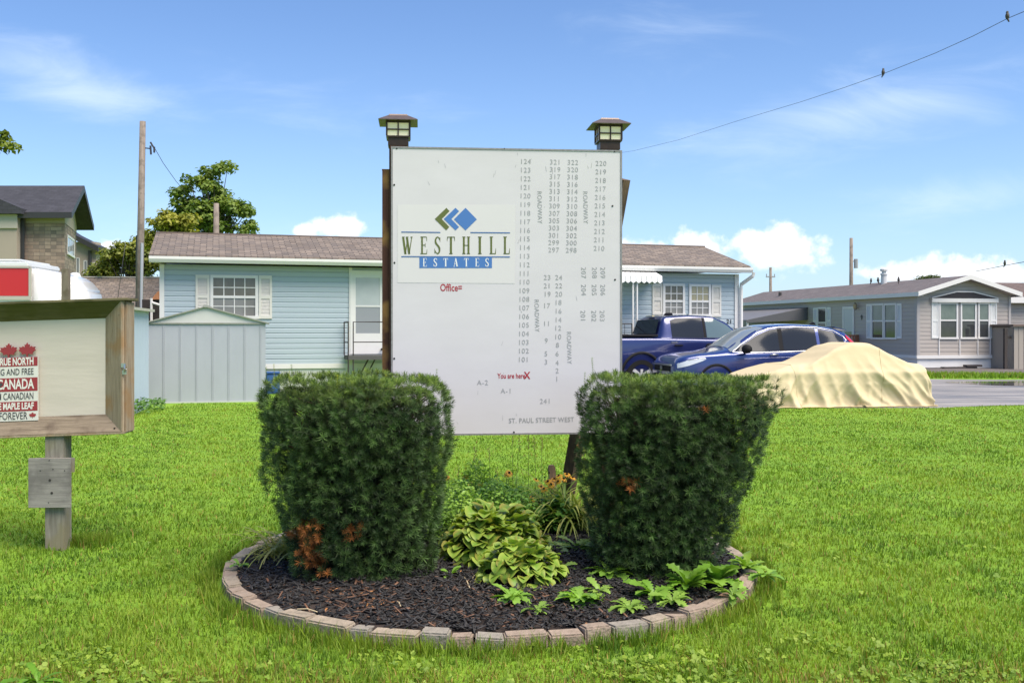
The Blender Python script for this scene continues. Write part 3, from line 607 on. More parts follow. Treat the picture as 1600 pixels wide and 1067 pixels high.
# -- faint scuffs on the face
mb = MB(MWm)
for i in range(34):
    u_ = random.uniform(.1, SW - .1); z_ = random.uniform(zb_ + .05, zt - .05) if i % 3 else random.uniform(zt - .2, zt - .03); a_ = random.uniform(-.5, .5) + math.pi / 2; l_ = random.uniform(.004, .022)
    if .05 < u_ < .87 and 1.75 < z_ < 2.5: continue
    dx, dz = math.cos(a_) * l_, math.sin(a_) * l_; mb.poly([(u_ - dx, .0014, z_ - dz), (u_ - dx + .0025, .0014, z_ - dz), (u_ + dx + .0012, .0014, z_ + dz), (u_ + dx, .0014, z_ + dz)])
mb.build('scuff_marks', mat('scuff', (.33, .33, .34), .7), sign, recalc=False)
# -- posts, lanterns, rear timbers
dkwood = wood_mat('brown_post', (.035, .018, .012), (.085, .042, .028), None, 'Z', 10)
bz = mat('lantern_bronze', (.045, .03, .022), .38, .6, noise_s=20, noise_c=(.09, .05, .03), noise_amt=.5, bump=.1)
bzr = mat('lantern_roof', (.16, .12, .10), .42, .5, noise_s=25, noise_c=(.10, .07, .06), noise_amt=.6)
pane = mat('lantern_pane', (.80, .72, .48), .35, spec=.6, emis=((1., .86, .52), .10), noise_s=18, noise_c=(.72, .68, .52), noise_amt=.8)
def lantern(pxc, top_py, base_py):
    u0 = WS.u(pxc, -.09); zb2 = WS.z(pxc, base_py, -.05); k = (WS.z(pxc, top_py, -.05) - zb2) / .195
    M = Matrix.Translation((u0, .09, zb2))
    l = thing('lantern', None, None); l.parent = sign; l.location = (u0, .09, zb2); l.scale = (k, k, k)
    # the lantern body is one mesh: base collar, floor tray and corner bars
    mb = MB(); mb.box(-.07, .07, -.07, .07, -.02, .035); mb.box(-.082, .082, -.082, .082, .035, .045)
    for sx in (-1, 1):
        for sy in (-1, 1): mb.box(sx * .078 - .006, sx * .078 + .006, sy * .078 - .006, sy * .078 + .006, .045, .135)
    for s_ in (-1, 1):
        mb.box(-.072, .072, s_ * .079 - .004, s_ * .079 + .004, .083, .092); mb.box(-.0045, .0045, s_ * .079 - .004, s_ * .079 + .004, .045, .135)
        mb.box(s_ * .079 - .004, s_ * .079 + .004, -.072, .072, .083, .092); mb.box(s_ * .079 - .004, s_ * .079 + .004, -.0045, .0045, .045, .135)
    mb.box(-.085, .085, -.085, .085, .135, .145)
    mb.build('lantern_frame', bz, l)
    mb = MB(); mb.box(-.073, .073, -.073, .073, .046, .134); mb.build('lantern_pane', pane, l)
    mb = MB(); rr_ = [(.134, .145), (.134, .149), (.066, .188), (.060, .197), (.0, .199)]
    prev = None
    for r_, z_ in rr_:
        b = mb.P([(r_, r_, z_), (-r_, r_, z_), (-r_, -r_, z_), (r_, -r_, z_)])
        if prev is not None:
            for i in range(4): mb.f.append((prev + i, prev + (i + 1) % 4, b + (i + 1) % 4, b + i))
        else: mb.f.append((b, b + 1, b + 2, b + 3))
        prev = b
    mb.build('lantern_roof', bzr, l)
    return u0, zb2
for px, tp, bp_ in ((622.5, 180, 224), (950.5, 186, 230)):
    u0, z0 = lantern(px, tp, bp_); mb = MB(); mb.box(u0 - .062, u0 + .062, .022, .152, -.3, z0); mb.build('post', dkwood, sign, bevel=.004)
mb = MB(); ub = WS.u(604, -.12); mb.box(ub - .028, ub + .03, .06, .2, -.2, WS.z(604, 268, -.12)); mb.box(ub - .03, ub + .032, .058, .202, WS.z(604, 268, -.12), WS.z(604, 268, -.12) + .006); o = mb.build('side_timber', wood_mat('red_brown_timber', (.045, .02, .014), (.10, .045, .03), (.30, .17, .05), 'Z', 10), sign)
tw = wood_mat('weathered_brace', (.07, .045, .03), (.18, .12, .075), (.05, .035, .03), 'Z', 12)
mb = MB(); A_ = (WS.u(972, -.18), .18, WS.z(972, 280, -.18)); 
B_ = (WS.u(880, -.75), .95, -.1); mb.tube([A_, B_], .062, 4); mb.build('rear_brace', tw, sign)
mb = MB(); 
mb.box(.05, SW - .05, .15, .19, 1.0, 1.09); mb.box(.05, SW - .05, .15, .19, 2.3, 2.39); mb.build('cross_rail', dkwood, sign)
# short stake beside the brace
X_, Y_, Z_ = PX(867, 726, 8.4); st = MB(); st.prism([(-.03, -.2), (.03, -.2), (.028, Z_ - .02), (.015, Z_), (-.018, Z_), (-.03, Z_ - .02)], (-.02, .02))
o = st.build('wooden_stake', tw); o.location = (X_, Y_, 0); o.rotation_euler = (0, R(-4), R(10)); tag(o, 'short weathered stake beside the slanting rear leg of the big sign', 'stake')

# ================================================================== NOTICE BOARD
NB = Wall((-3.5, 6.98), R(1.0)); nb = thing('notice_board', 'weathered wooden notice box on a post with a small blank plank below', 'notice board', (-3.5, 6.98, 0), R(1.0))
gw = lambda n_, ax, a=(.20, .17, .12), b=(.36, .31, .23), c3=(.16, .14, .05): wood_mat(n_, a, b, c3, ax, 12)
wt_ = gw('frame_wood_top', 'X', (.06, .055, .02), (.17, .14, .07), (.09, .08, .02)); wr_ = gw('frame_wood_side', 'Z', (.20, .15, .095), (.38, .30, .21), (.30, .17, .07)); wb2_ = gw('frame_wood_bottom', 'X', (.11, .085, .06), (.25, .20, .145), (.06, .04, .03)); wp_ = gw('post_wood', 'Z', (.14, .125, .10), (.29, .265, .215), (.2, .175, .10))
def NP(px, py, off=0.): return NB.at(px, py, off)
xo0 = NP(-70, 500)[0]; xo1 = NP(189, 500)[0]; zo1 = NP(192, 470)[1]; zo0 = NP(192, 674)[1]; xi1, zi1 = NP(165, 496, -.10); xi0 = NP(-38, 500, -.10)[0]; zi0 = NP(165, 646, -.10)[1]
mb = MB(MWm); mb.box(xo0 + .03, xo1 - .03, -.18, -.10, zo0 + .03, zo1 - .03); mb.build('back_panel', mat('panel_cream', (.60, .535, .45), .7, noise_s=1.6, noise_c=(.45, .40, .33), noise_amt=.7, bump=.25, bump_s=3, stretch=(.5, 1, 2.6)), nb)
def splay(name, a0, a1, b0, b1, m):      # outer front edge a0-a1, inner back edge b0-b1
    mb = MB(MWm); A = [(a0[0], 0, a0[1]), (a1[0], 0, a1[1]), (b1[0], -.098, b1[1]), (b0[0], -.098, b0[1])]; t_ = .018
    cx_, cz_ = (xo0 + xo1) / 2, (zo0 + zo1) / 2
    Bq = []
    for p in A:
        dx = t_ * (1 if p[0] > cx_ else -1) * (1 if a0[0] == a1[0] else 0); dz = t_ * (1 if p[2] > cz_ else -1) * (1 if a0[1] == a1[1] else 0); Bq.append((p[0] + dx, p[1] - .012, p[2] + dz))
    b = mb.P(A + Bq); mb.f += [(b, b + 1, b + 2, b + 3), (b + 4, b + 7, b + 6, b + 5), (b, b + 4, b + 5, b + 1), (b + 1, b + 5, b + 6, b + 2), (b + 2, b + 6, b + 7, b + 3), (b + 3, b + 7, b + 4, b)]
    return mb.build(name, m, nb)
splay('frame_board', (xo0, zo1), (xo1, zo1), (xi0, zi1), (xi1, zi1), wt_); splay('frame_board', (xo1, zo1), (xo1, zo0), (xi1, zi1), (xi1, zi0), wr_)
splay('frame_board', (xo0, zo0), (xo1, zo0), (xi0, zi0), (xi1, zi0), wb2_); splay('frame_board', (xo0, zo1), (xo0, zo0), (xi0, zi1), (xi0, zi0), wr_)
mb = MB(MWm); t_ = .02
mb.box(xo1 + .001, xo1 + .010, -.19, .0, zo0 - .0, zo1); mb.box(xo0 - .016, xo0 - .001, -.19, .0, zo0, zo1); mb.box(xo0 - .016, xo1 + .016, -.19, 0.0, zo0 - .018, zo0 - .001)
mb.box(xo1 + .011, xo1 + .022, -.2, -.04, zo0 - .01, zo1 - .01); mb.build('outer_case', wr_, nb, bevel=.002)
mb = MB(MWm); mb.box(xo0 - .03, xo1 + .045, -.22, .012, zo1 + .001, zo1 + .020); mb.build('top_cap', gw('cap_wood', 'X', (.07, .06, .03), (.2, .17, .09), (.06, .06, .02)), nb, bevel=.003)
nails = MB(MWm)
for px, py in ((186, 492), (190, 625), (178, 669)): u_, z_ = NP(px, py); nails.box(u_ - .007, u_ + .003, -.03, -.012, z_ - .005, z_ + .005)
nails.build('screw_heads', mat('rusty_screw', (.04, .03, .025), .6, .5), nb)
mb = MB(MWm); u_, z_ = NP(194, 574); zi = mat('latch_zinc', (.5, .5, .5), .3, .9)
mb.box(u_ - .02, u_ + .012, .001, .005, z_ + .0, z_ + .028); mb.box(u_ - .012, u_ + .018, .001, .006, z_ - .05, z_ - .022); mb.tube([(u_ + .004, .012, z_ + .02), (u_ + .010, .016, z_ - .01), (u_ + .004, .012, z_ - .035)], .005, 6); mb.tube([(u_ - .008, .012, z_), (u_ + .02, .012, z_ + .006), (u_ + .02, .012, z_ - .014), (u_ - .004, .012, z_ - .016)], .004, 6); mb.build('latch', zi, nb)
mb = MB(MWm); p0 = NP(68, 700, .0)[0]; p1 = NP(98, 700, .0)[0]; mb.box(p0, p1, -.15, -.02, -.3, zo0 - .02); mb.build('post', wp_, nb, bevel=.004)
mb = MB(MWm); a0, q0 = NP(44, 716, .02); a1, q1 = NP(110, 793, .02); mb.box(a0, a1, .0, .02, q1, q0); o = mb.build('blank_plank', gw('plank_grey', 'X', (.17, .155, .14), (.31, .29, .26), (.13, .12, .11)), nb, bevel=.002)
mb = MB(MWm); mb.box(a0 + .04, a1 + .015, -.018, -.001, q0 - .10, q0 - .0); mb.build('plank_backer', wp_, nb)
mb = MB(MWm)
for px, py in ((77, 719), (83, 733), (101, 735), (63, 735), (78, 750), (81, 770), (76, 785)): u_, z_ = NP(px, py, .02); s_ = .009 if py in (750, 770) else .004; mb.lathe([(s_, 0), (s_, .0015)], 10, 'y', (u_, .0205, z_))
mb.build('nail_heads', mat('nail_dark', (.03, .025, .02), .8), nb)
# plaque resting in the box
pq = thing('maple_leaf_plaque', 'red and white wooden plaque about the maple leaf propped inside the notice box', 'plaque', (-3.5, 6.98, 0), R(1.0))
OFF = -.07
def QP(px, py): return NB.at(px, py, OFF)
xa = QP(-40, 600)[0]; xb = QP(59, 600)[0]
rows_ = [(560, 580, 'r', 'THE TRUE NORTH', .0), (580, 603, 'w', 'STRONG AND FREE', 0), (603, 635, 'r', 'CANADA', 0), (635, 655, 'w', '', 0)]
rows_ = [(552.5, 567, 'r', 'THE TRUE NORTH', .083, .80), (567, 584.5, 'w', 'STRONG AND FREE', .075, .88), (584.5, 606, 'r', 'CANADA', .098, .84), (606, 621.5, 'w', 'I AM CANADIAN', .080, .80), (621.5, 637, 'r', 'THE MAPLE LEAF', .074, .86), (637, 652, 'w', 'FOREVER', .085, .9)]
pr = mat('plaque_red', (.30, .028, .035), .55, noise_s=30, noise_c=(.22, .03, .035)); pw = mat('plaque_white', (.66, .64, .58), .6, noise_s=12, noise_c=(.55, .53, .47)); dk = mat('plaque_dark_print', (.05, .05, .055), .6)
ztop, zbot = QP(0, 552.5)[1], QP(0, 652)[1]
mb = MB(MWm); mb.box(xa, xb, OFF - .014, OFF, zbot, ztop); mb.build('panel', pw, pq)
mbr = MB(MWm); mbw = MB(MWm); mbd = MB(MWm)
for a_, b_, c_, s_, hgt, sx in rows_:
    mbw = MB(MWm)
    z1 = QP(0, a_)[1]; z0 = QP(0, b_)[1]; zc = (z0 + z1) / 2
    if c_ == 'r': mbr.poly([(xa + .001, OFF + .001, z0 + .001), (xb - .001, OFF + .001, z0 + .001), (xb - .001, OFF + .001, z1 - .001), (xa + .001, OFF + .001, z1 - .001)])
    k = hgt; add_text(mbw if c_ == 'r' else mbd, s_, QP(53 if s_ != 'FOREVER' else 43, 600)[0], zc, k * (.86 if s_ != 'CANADA' else 1), OFF + .0022, 0, .0022 if c_ == 'r' else .0004, 1.0, .74 * sx, 'RIGHT')
    if c_ == 'r': mbw.build('white_lettering', mat('plaque_letter', (.7, .68, .62), .6), pq, recalc=False)
def leaf_poly(cx_, cz_, s_, mbx, w0, w1):
    half = [(0, 1.0), (.12, .74), (.28, .80), (.22, .42), (.50, .62), (.56, .50), (.92, .52), (.80, .28), (.98, .18), (.58, -.16), (.62, -.32), (.10, -.26), (.05, -.62)]
    pts = [(cx_ + x * s_, cz_ + y * s_) for x, y in half] + [(cx_ - x * s_, cz_ + y * s_) for x, y in reversed(half[1:])]
    for i in range(len(pts)): mbx.poly([(cx_, w1, cz_), (pts[i][0], w1, pts[i][1]), (pts[(i + 1) % len(pts)][0], w1, pts[(i + 1) % len(pts)][1])]); mbx.poly([(pts[i][0], w0, pts[i][1]), (pts[(i + 1) % len(pts)][0], w0, pts[(i + 1) % len(pts)][1]), (pts[(i + 1) % len(pts)][0], w1, pts[(i + 1) % len(pts)][1]), (pts[i][0], w1, pts[i][1])])
u_, z_ = QP(51, 644.5); leaf_poly(u_, z_, .026, mbr, OFF + .001, OFF + .002)
u_, z_ = QP(-3, 596); leaf_poly(u_, z_, .036, mbd, OFF + .0015, OFF + .002)
mbr.build('red_bands', pr, pq, recalc=False); mbd.build('dark_lettering', dk, pq, recalc=False)
for px in (42, 13, -16):
    mb = MB(MWm); u_, z_ = QP(px, 544); leaf_poly(u_, z_, .062, mb, OFF - .012, OFF); mb.build('maple_leaf', pr, pq, recalc=False)
for o in list(nb.children) + list(pq.children):          # the box has sagged: its right end sits higher
    if o.name.split('.')[0] in ('post', 'blank_plank', 'plank_backer', 'nail_heads'): continue
    for q in o.data.vertices: q.co.z += .034 * (q.co.x - xo1)
# ================================================================== PLANTS IN THE BED
LEAF = leaf_mat('plant_leaf', .45, .3, .4, (1.1, 1.2, .5))
def leaf_strip(base, az, el, ln, wd, droop, prof, K=6, fold=.25, twist=0., lobes=0., r=random, wav=0.):
    """one leaf: a folded strip from base, rising at el and curving over; returns verts, quads"""
    V = []; Fq = []; p = np.array(base, float); e = el; st = ln / K; side = np.array([-math.sin(az), math.cos(az), 0.])
    for i in range(K + 1):
        t = i / K; d = np.array([math.cos(az) * math.cos(e), math.sin(az) * math.cos(e), math.sin(e)]); up = np.cross(d, side) * -1; 
        if up[2] < 0 and abs(e) < 1.3: up = -up
        w_ = wd * prof(t); 
        if lobes: w_ *= 1 + lobes * (1 if i % 2 else -1)
        s2 = side * math.cos(twist * t) + up * math.sin(twist * t)
        V += [p - s2 * w_ + up * w_ * (fold + wav * math.sin(t * 9)), p.copy(), p + s2 * w_ + up * w_ * (fold - wav * math.sin(t * 9))]
        p = p + d * st; e -= droop / K
    for i in range(K):
        b = i * 3; Fq += [(b, b + 1, b + 4, b + 3), (b + 1, b + 2, b + 5, b + 4)]
    return np.array(V), np.array(Fq)
def plant(name, label, cat, x, y, leaves, z=.09, group=None, mat_=None, part='leaves', extra=()):
    root = thing(name, label, cat, (x, y, z), 0, group); V, Fc, Cc = merge(leaves); np_mesh(part, V, Fc, mat_ or LEAF, root, Cc, smooth=True)
    return root
def cols(n, c0, c1, r, edge=None):
    k = r.random(); c_ = (np.array(c0) * (1 - k) + np.array(c1) * k) * r.uniform(.85, 1.15); q = np.tile(c_, (n, 1))
    if edge is not None: q[0::3] = q[0::3] * .3 + np.array(edge) * .7; q[2::3] = q[2::3] * .3 + np.array(edge) * .7
    return q
hprof = lambda t: max(.05, max(0, math.sin(min(1, .04 + t * .97) ** .66 * math.pi)) ** .62)
def hosta(label, x, y, rad, hgt, n, seed, ln=(.085, .13)):
    r = random.Random(seed); out = []
    for i in range(n):
        t = (i + .5) / n; rr_ = rad * math.sqrt(t) ; az = i * 2.39996 + r.uniform(-.3, .3); zz = hgt * (1 - t ** 1.6) * r.uniform(.72, 1.15) + .02 + .03 * math.sin(az * 3 + seed)
        b = (rr_ * math.cos(az) * .9, rr_ * math.sin(az) * .9, zz); L_ = r.uniform(*ln); e0 = R(50 - 70 * t + r.uniform(-32, 32))
        V, Fq = leaf_strip(b, az + r.uniform(-1.0, 1.0), e0, L_, L_ * .50, R(60 + r.uniform(-15, 25)), hprof, 7, .28, r.uniform(-.3, .3), 0, r, .10)
        out.append((V, Fq, cols(len(V), (.10, .22, .025), (.21, .35, .045), r, (.38, .43, .08) if r.random() < .8 else (.36, .25, .06))))
    root = plant('hosta', label, 'hosta plant', x, y, out, .08, 'hostas in front of the sign')
    st = []
    for i in range(26):
        az = r.random() * 6.28; V, Fq = leaf_strip((0, 0, 0), az, R(70), hgt * 1.1, .006, R(50), lambda t: 1, 5, .3); st.append((V, Fq, cols(len(V), (.14, .22, .04), (.2, .28, .05), r)))
    V, Fc, Cc = merge(st); np_mesh('leaf_stalks', V, Fc, LEAF, root, Cc)
hosta('broad mounded hosta with yellow-edged leaves, the larger one, beside the left yew', -.12, 6.42, .37, .235, 430, 1, (.065, .11))
hosta('smaller hosta with yellowing leaves spilling onto the mulch in front of the larger one', (.04), 5.86, .26, .17, 230, 2, (.055, .09))
wprof = lambda t: .18 + 1.15 * math.sin(max(0, min(1, t)) ** 1.5 * math.pi * .96)
def rosette(label, px, py, n, ln, seed, c0=(.13, .27, .03), c1=(.24, .42, .06), wd=.12, el=(15, 50), lob=.30, name='leafy_weed', droop=60):
    r = random.Random(seed); x, y = G(px, py); y = min(y * .97, 99); out = []; ln *= 1.02; n = int(n * 1.5)
    for i in range(n):
        az = i * 2.4 + r.uniform(-.4, .4); L_ = ln * r.uniform(.6, 1.1)
        V, Fq = leaf_strip((0, 0, 0.0), az, R(r.uniform(*el)), L_, L_ * wd, R(droop + r.uniform(-20, 25)), wprof, 13, .22, r.uniform(-.5, .5), lob * r.uniform(.5, 1.2), r, .12); out.append((V, Fq, cols(len(V), c0, c1, r)))
    return plant(name, label, 'weed', x, y * .985, out, .085, 'weeds growing through the mulch')
rosette('low pale green weed just in front of the smaller hosta', 800, 940, 14, .15, 3)
rosette('bright green broad-leaved weed right of the hostas near the stone edge', 903, 944, 22, .17, 4)
rosette('star-shaped weed with pale leaves behind the mulch gap right of the hosta', 900, 862, 16, .19, 5, (.17, .28, .06), (.3, .42, .13))
rosette('flat spreading weed at the foot of the right yew, left side', 948, 904, 22, .17, 6)
rosette('large drooping weed with wide leaves centred below the right yew', 1012, 934, 13, .17, 7, wd=.14)
rosette('upright notched weed between the drooping weed and the right rim', 1062, 925, 18, .19, 8, (.09, .2, .02), (.2, .36, .04), el=(35, 75))
rosette('big leafy weed at the right foot of the right yew', 1108, 915, 18, .18, 9, (.10, .22, .025), (.22, .38, .05), wd=.2, el=(25, 75))
rosette('trailing yellow-green weed hanging over the right edging stones', 1150, 893, 18, .15, 10, (.16, .30, .03), (.28, .44, .06), el=(15, 65))
rosette('tiny three-leaved seedling alone on the mulch near the hosta', 707, 905, 4, .09, 12, wd=.12, el=(30, 80), lob=0)
rosette('grey-green weed leaning on the right side of the larger hosta', 862, 866, 14, .20, 13, (.14, .24, .07), (.26, .38, .14))
rosette('small weed sprouting beside the left edging stones', 393, 888, 8, .09, 14)
rosette('sprawling weed outside the rim at the right of the bed', 1178, 905, 12, .12, 15, (.14, .28, .03), (.22, .38, .05))
rosette('dandelion-like weed in the grass at the bottom left corner', 92, 1050, 16, .15, 16, (.10, .24, .015), (.16, .34, .02), wd=.08).location.z = .02
for px, py, n_, l_, sd, lab in ((838, 958, 9, .10, 61, 'small weed at the very front of the mulch below the smaller hosta'), (930, 930, 12, .12, 62, 'small weed between the two mid-sized weeds right of the hostas'), (975, 955, 12, .12, 63, 'small weed near the front right stones'), (985, 900, 14, .15, 64, 'pale weed tucked under the left foot of the right yew'), (1040, 945, 12, .13, 65, 'low weed next to the reddish edging stones'), (1130, 935, 12, .13, 66, 'low weed just inside the right edging stones'), (870, 895, 12, .13, 67, 'low weed touching the right side of the smaller hosta'), (935, 870, 14, .16, 68, 'pale weed by the left foot of the right yew at the back')):
    rosette(lab, px, py, n_, l_, sd, (.15, .27, .04), (.26, .40, .07))
def arching(label, x, y, n, ln, seed, c0, c1, name='daylily', wd=.0075, el=(50, 88), spread=.06, az0=None):
    r = random.Random(seed); out = []
    for i in range(n):
        az = r.random() * 6.28 if az0 is None else az0 + r.gauss(0, 1.0); L_ = ln * r.uniform(.6, 1.15)
        V, Fq = leaf_strip((r.gauss(0, spread), r.gauss(0, spread), 0), az, R(r.uniform(*el)), L_, wd * r.uniform(.8, 1.3), R(r.uniform(90, 150)), lambda t: (1 - t ** 3) * .95 + .05, 9, .35); out.append((V, Fq, cols(len(V), c0, c1, r)))
    return plant(name, label, 'daylily', x, y, out, .06, 'strappy daylilies in the bed')
arching('arching strap-leaved daylily left of the right yew below the slanting leg', .43, 7.38, 240, .68, 21, (.17, .27, .04), (.48, .48, .12), spread=.09)
arching('drooping yellowing daylily behind the lower left of the left yew', -1.44, 6.55, 150, .46, 22, (.24, .30, .06), (.52, .46, .16), el=(25, 75), spread=.08)
def leafy_mass(name, label, cat, x, y, rx, ry, hgt, n, seed, c0, c1, lw=(.02, .045), group=None, asp=.35):
    r = np.random.default_rng(seed); a = r.random(n) * 6.28; q = np.sqrt(r.random(n)); P_ = np.stack([np.cos(a) * q * rx, np.sin(a) * q * ry, np.zeros(n)], 1)
    hh_ = hgt * (1 - .45 * q ** 2) * (1 + .3 * vnoise(P_, 9, seed)); P_[:, 2] = hh_ * r.random(n) ** .6
    T_ = np.array([[0, 0, 0], [.5, -asp, .1], [1, 0, -.1], [.5, asp, .1], [.5, 0, 0.02]]); TF_ = np.array([[0, 1, 4], [1, 2, 4], [2, 3, 4], [3, 0, 4]])
    d = unit(np.stack([r.normal(0, .5, n), r.normal(0, .5, n) - .1, np.ones(n)], 1)); X, Y, Z = frames(d, r.random(n) * 6.28); s = r.uniform(*lw, n)[:, None]
    k = np.clip(.5 + .4 * vnoise(P_, 11, seed + 1) + r.normal(0, .25, n), 0, 1)[:, None]; cl = np.array([c0]) * (1 - k) + np.array([c1]) * k
    V, Fc, Cc = scatter(T_, TF_, P_, X * s, Y * s, Z * s, cl); root = thing(name, label, cat, (x, y, .03), 0, group); np_mesh('leaves', V, Fc, LEAF, root, Cc)
    mb = MB()
    for i in range(16): a_ = r.random() * 6.28; q_ = r.random() ** .5; mb.tube([(q_ * rx * .6 * math.cos(a_), q_ * ry * .6 * math.sin(a_), 0), (q_ * rx * .8 * math.cos(a_), q_ * ry * .8 * math.sin(a_), hgt * .7)], [.003, .002], 4)
    mb.build('stems', mat('green_stem', (.10, .17, .04), .6), root, recalc=False); return root
gp = 'low perennials behind the hostas'
leafy_mass('perennial_plant', 'feathery light green plant just behind the left side of the larger hosta', 'plant', -.42, 6.98, .30, .28, .40, 3600, 31, (.13, .27, .035), (.28, .44, .07), (.02, .04), gp, .28)
leafy_mass('perennial_plant', 'bushy mid green plant directly behind the larger hosta', 'plant', -.08, 7.12, .30, .27, .42, 3600, 32, (.11, .25, .035), (.25, .41, .06), (.02, .045), gp, .3)
leafy_mass('perennial_plant', 'taller fern-like green plant at the back left of the bed', 'plant', -.33, 7.55, .32, .26, .44, 3200, 33, (.12, .27, .03), (.28, .45, .05), (.025, .05), gp, .2)
leafy_mass('perennial_plant', 'dark broad-leaved plant beneath the yellow daisies', 'plant', .28, 7.28, .20, .22, .36, 1300, 34, (.05, .14, .025), (.14, .29, .04), (.04, .07), gp, .42)
leafy_mass('perennial_plant', 'loose green plant between the two yews at the back rim', 'plant', .02, 7.75, .36, .24, .40, 2800, 35, (.12, .26, .03), (.26, .43, .05), (.02, .045), gp, .25)
# daisies
yel = mat('petal_yellow', (.62, .30, .01), .55); ctr = mat('daisy_centre', (.03, .015, .01), .9)
def daisy_plant(label, heads, gx, gy):
    root = thing('daisy_plant', label, 'flowers', (gx, gy, .05), 0, 'black-eyed yellow daisies')
    mbs = MB()
    for (px, py, Y, s, ripe) in heads:
        X_, Y_, Z_ = PX(px, py, Y); p = Vector((X_ - gx, Y_ - gy, Z_ - .05)); mbs.tube([(p.x * .3, p.y * .3, 0), (p.x * .8, p.y * .8, p.z * .6), (p.x, p.y, p.z - .004)], .0022, 5)
        if not ripe:
            mb = MB(); tilt = Matrix.Rotation(R(random.uniform(15, 50)), 4, 'X') @ Matrix.Rotation(random.uniform(-.5, .5), 4, 'Y'); mb.M = Matrix.Translation(p) @ tilt
            for i in range(12):
                a = i * 6.283 / 12 + random.uniform(-.1, .1); c_, s_ = math.cos(a), math.sin(a); q = lambda u_, v_, z_: (u_ * c_ - v_ * s_, u_ * s_ + v_ * c_, z_)
                mb.poly([q(.15 * s, -.06 * s, 0), q(.7 * s, -.15 * s, -.05 * s), q(1.0 * s, 0, -.25 * s), q(.7 * s, .15 * s, -.05 * s), q(.15 * s, .06 * s, 0)])
            mb.build('petals', yel, root, recalc=False)
        mb = MB(Matrix.Translation(p)); mb.lathe([(.02 * s, -.1 * s), (.24 * s, -.05 * s), (.26 * s, .12 * s), (.14 * s, .30 * s), (.01, .34 * s)], 10); mb.build('flower_centre', ctr, root, smooth=True)
    mbs.build('stems', mat('green_stem', (.10, .17, .04), .6), root, recalc=False)
daisy_plant('clump of yellow daisies with dark centres beside the slanting rear leg', [(873, 743, 7.5, .036, 0), (886, 741, 7.55, .034, 0), (881, 748, 7.45, .034, 0), (866, 748, 7.5, .03, 0), (856, 752, 7.45, .034, 0), (861, 757, 7.4, .035, 0), (850, 764, 7.35, .036, 0), (846, 760, 7.4, .03, 0), (830, 780, 7.2, .034, 0), (833, 777, 7.25, .03, 0), (838, 749, 7.5, .028, 0), (895, 746, 7.6, .03, 0), (858, 739, 7.5, .028, 1), (851, 746, 7.5, .026, 1), (826, 775, 7.2, .028, 1), (872, 752, 7.4, .03, 0)], .3, 7.35)
daisy_plant('few scattered yellow daisies at the middle of the bed', [(796, 739, 7.6, .036, 0), (792, 741, 7.6, .03, 0), (727, 745, 7.6, .03, 0), (750, 755, 7.5, .026, 0), (698, 746, 7.7, .03, 0)], -.1, 7.5)
# thin seed stalks reaching up to the board
r = random.Random(77); root = thing('seed_stalks', 'thin upright stalks with pinkish seed heads below the white board', 'wild flowers', (0, 7.6, .05)); mb = MB(); mb2 = MB(); 
for px, base, top in ((800, 770, 676), (835, 760, 682), (742, 775, 699), (764, 770, 699), (812, 760, 684), (826, 765, 680), (846, 765, 684), (776, 770, 730), (905, 760, 690), (912, 770, 700), (700, 760, 735), (717, 760, 728)):
    X_, Y_, Zt = PX(px, top, 7.6); x0 = X_ + r.uniform(-.03, .03); mb.tube([(x0, 0, -.03), ((x0 + X_) / 2 + r.uniform(-.01, .01), 0, Zt * .5), (X_, r.uniform(-.05, .05), Zt - .05)], [.0022, .0018, .001], 5)
    for i in range(9):
        z = Zt - .05 - i * .012; dx = r.uniform(-.014, .014); mb2.tube([(X_, 0, z - .006), (X_ + dx, r.uniform(-.01, .01), z + .004)], [.001, .0035], 4)
mb.build('stems', mat('stalk', (.17, .18, .07), .7), root, recalc=False); mb2.build('seed_heads', mat('seed_head', (.32, .17, .10), .8), root, recalc=False)
# orange spent daylily buds beside the brace
root = thing('lily_seed_head', 'brown-orange lily buds on stalks against the right yew', 'wild flowers', (.62, 7.5, .05)); mb = MB(); mb2 = MB()
for px, py in ((908, 694), (905, 702), (914, 690), (903, 697)):
    X_, Y_, Z_ = PX(px, py, 7.45); mb.tube([(0, 0, 0), ((X_ - .62) * .6, -.02, Z_ * .6), (X_ - .62, Y_ - 7.5, Z_ - .05)], .0025, 5); mb2.lathe([(.002, -.02), (.011, -.006), (.012, .008), (.003, .022)], 8, 'z', (X_ - .62, Y_ - 7.5, Z_ - .05))
mb.build('stems', mat('stalk', (.17, .18, .07), .7), root, recalc=False); mb2.build('buds', mat('lily_bud', (.45, .2, .05), .7), root, recalc=False)
# pale dry straws lying on the mulch
for k, (a_, b_) in enumerate((((728, 910), (737, 930)), ((738, 918), (748, 905)), ((478, 962), (508, 967)), ((628, 950), (633, 958)))):
    (x0, y0), (x1, y1) = G(*a_), G(*b_); mb = MB(); y0 *= .96; y1 *= .96; mb.tube([(x0, y0, .098), ((x0 + x1) / 2, (y0 + y1) / 2, .108), (x1, y1, .10)], .0032, 5); o = mb.build('dry_straw', mat('straw', (.45, .36, .22), .8), None)
    tag(o, ['pale dry straw pointing right on the mulch below the hosta', 'pale dry straw leaning left on the mulch below the hosta', 'thin orange twig on the mulch near the left stones', 'short pale wood chip on the mulch front'][k], 'straw')
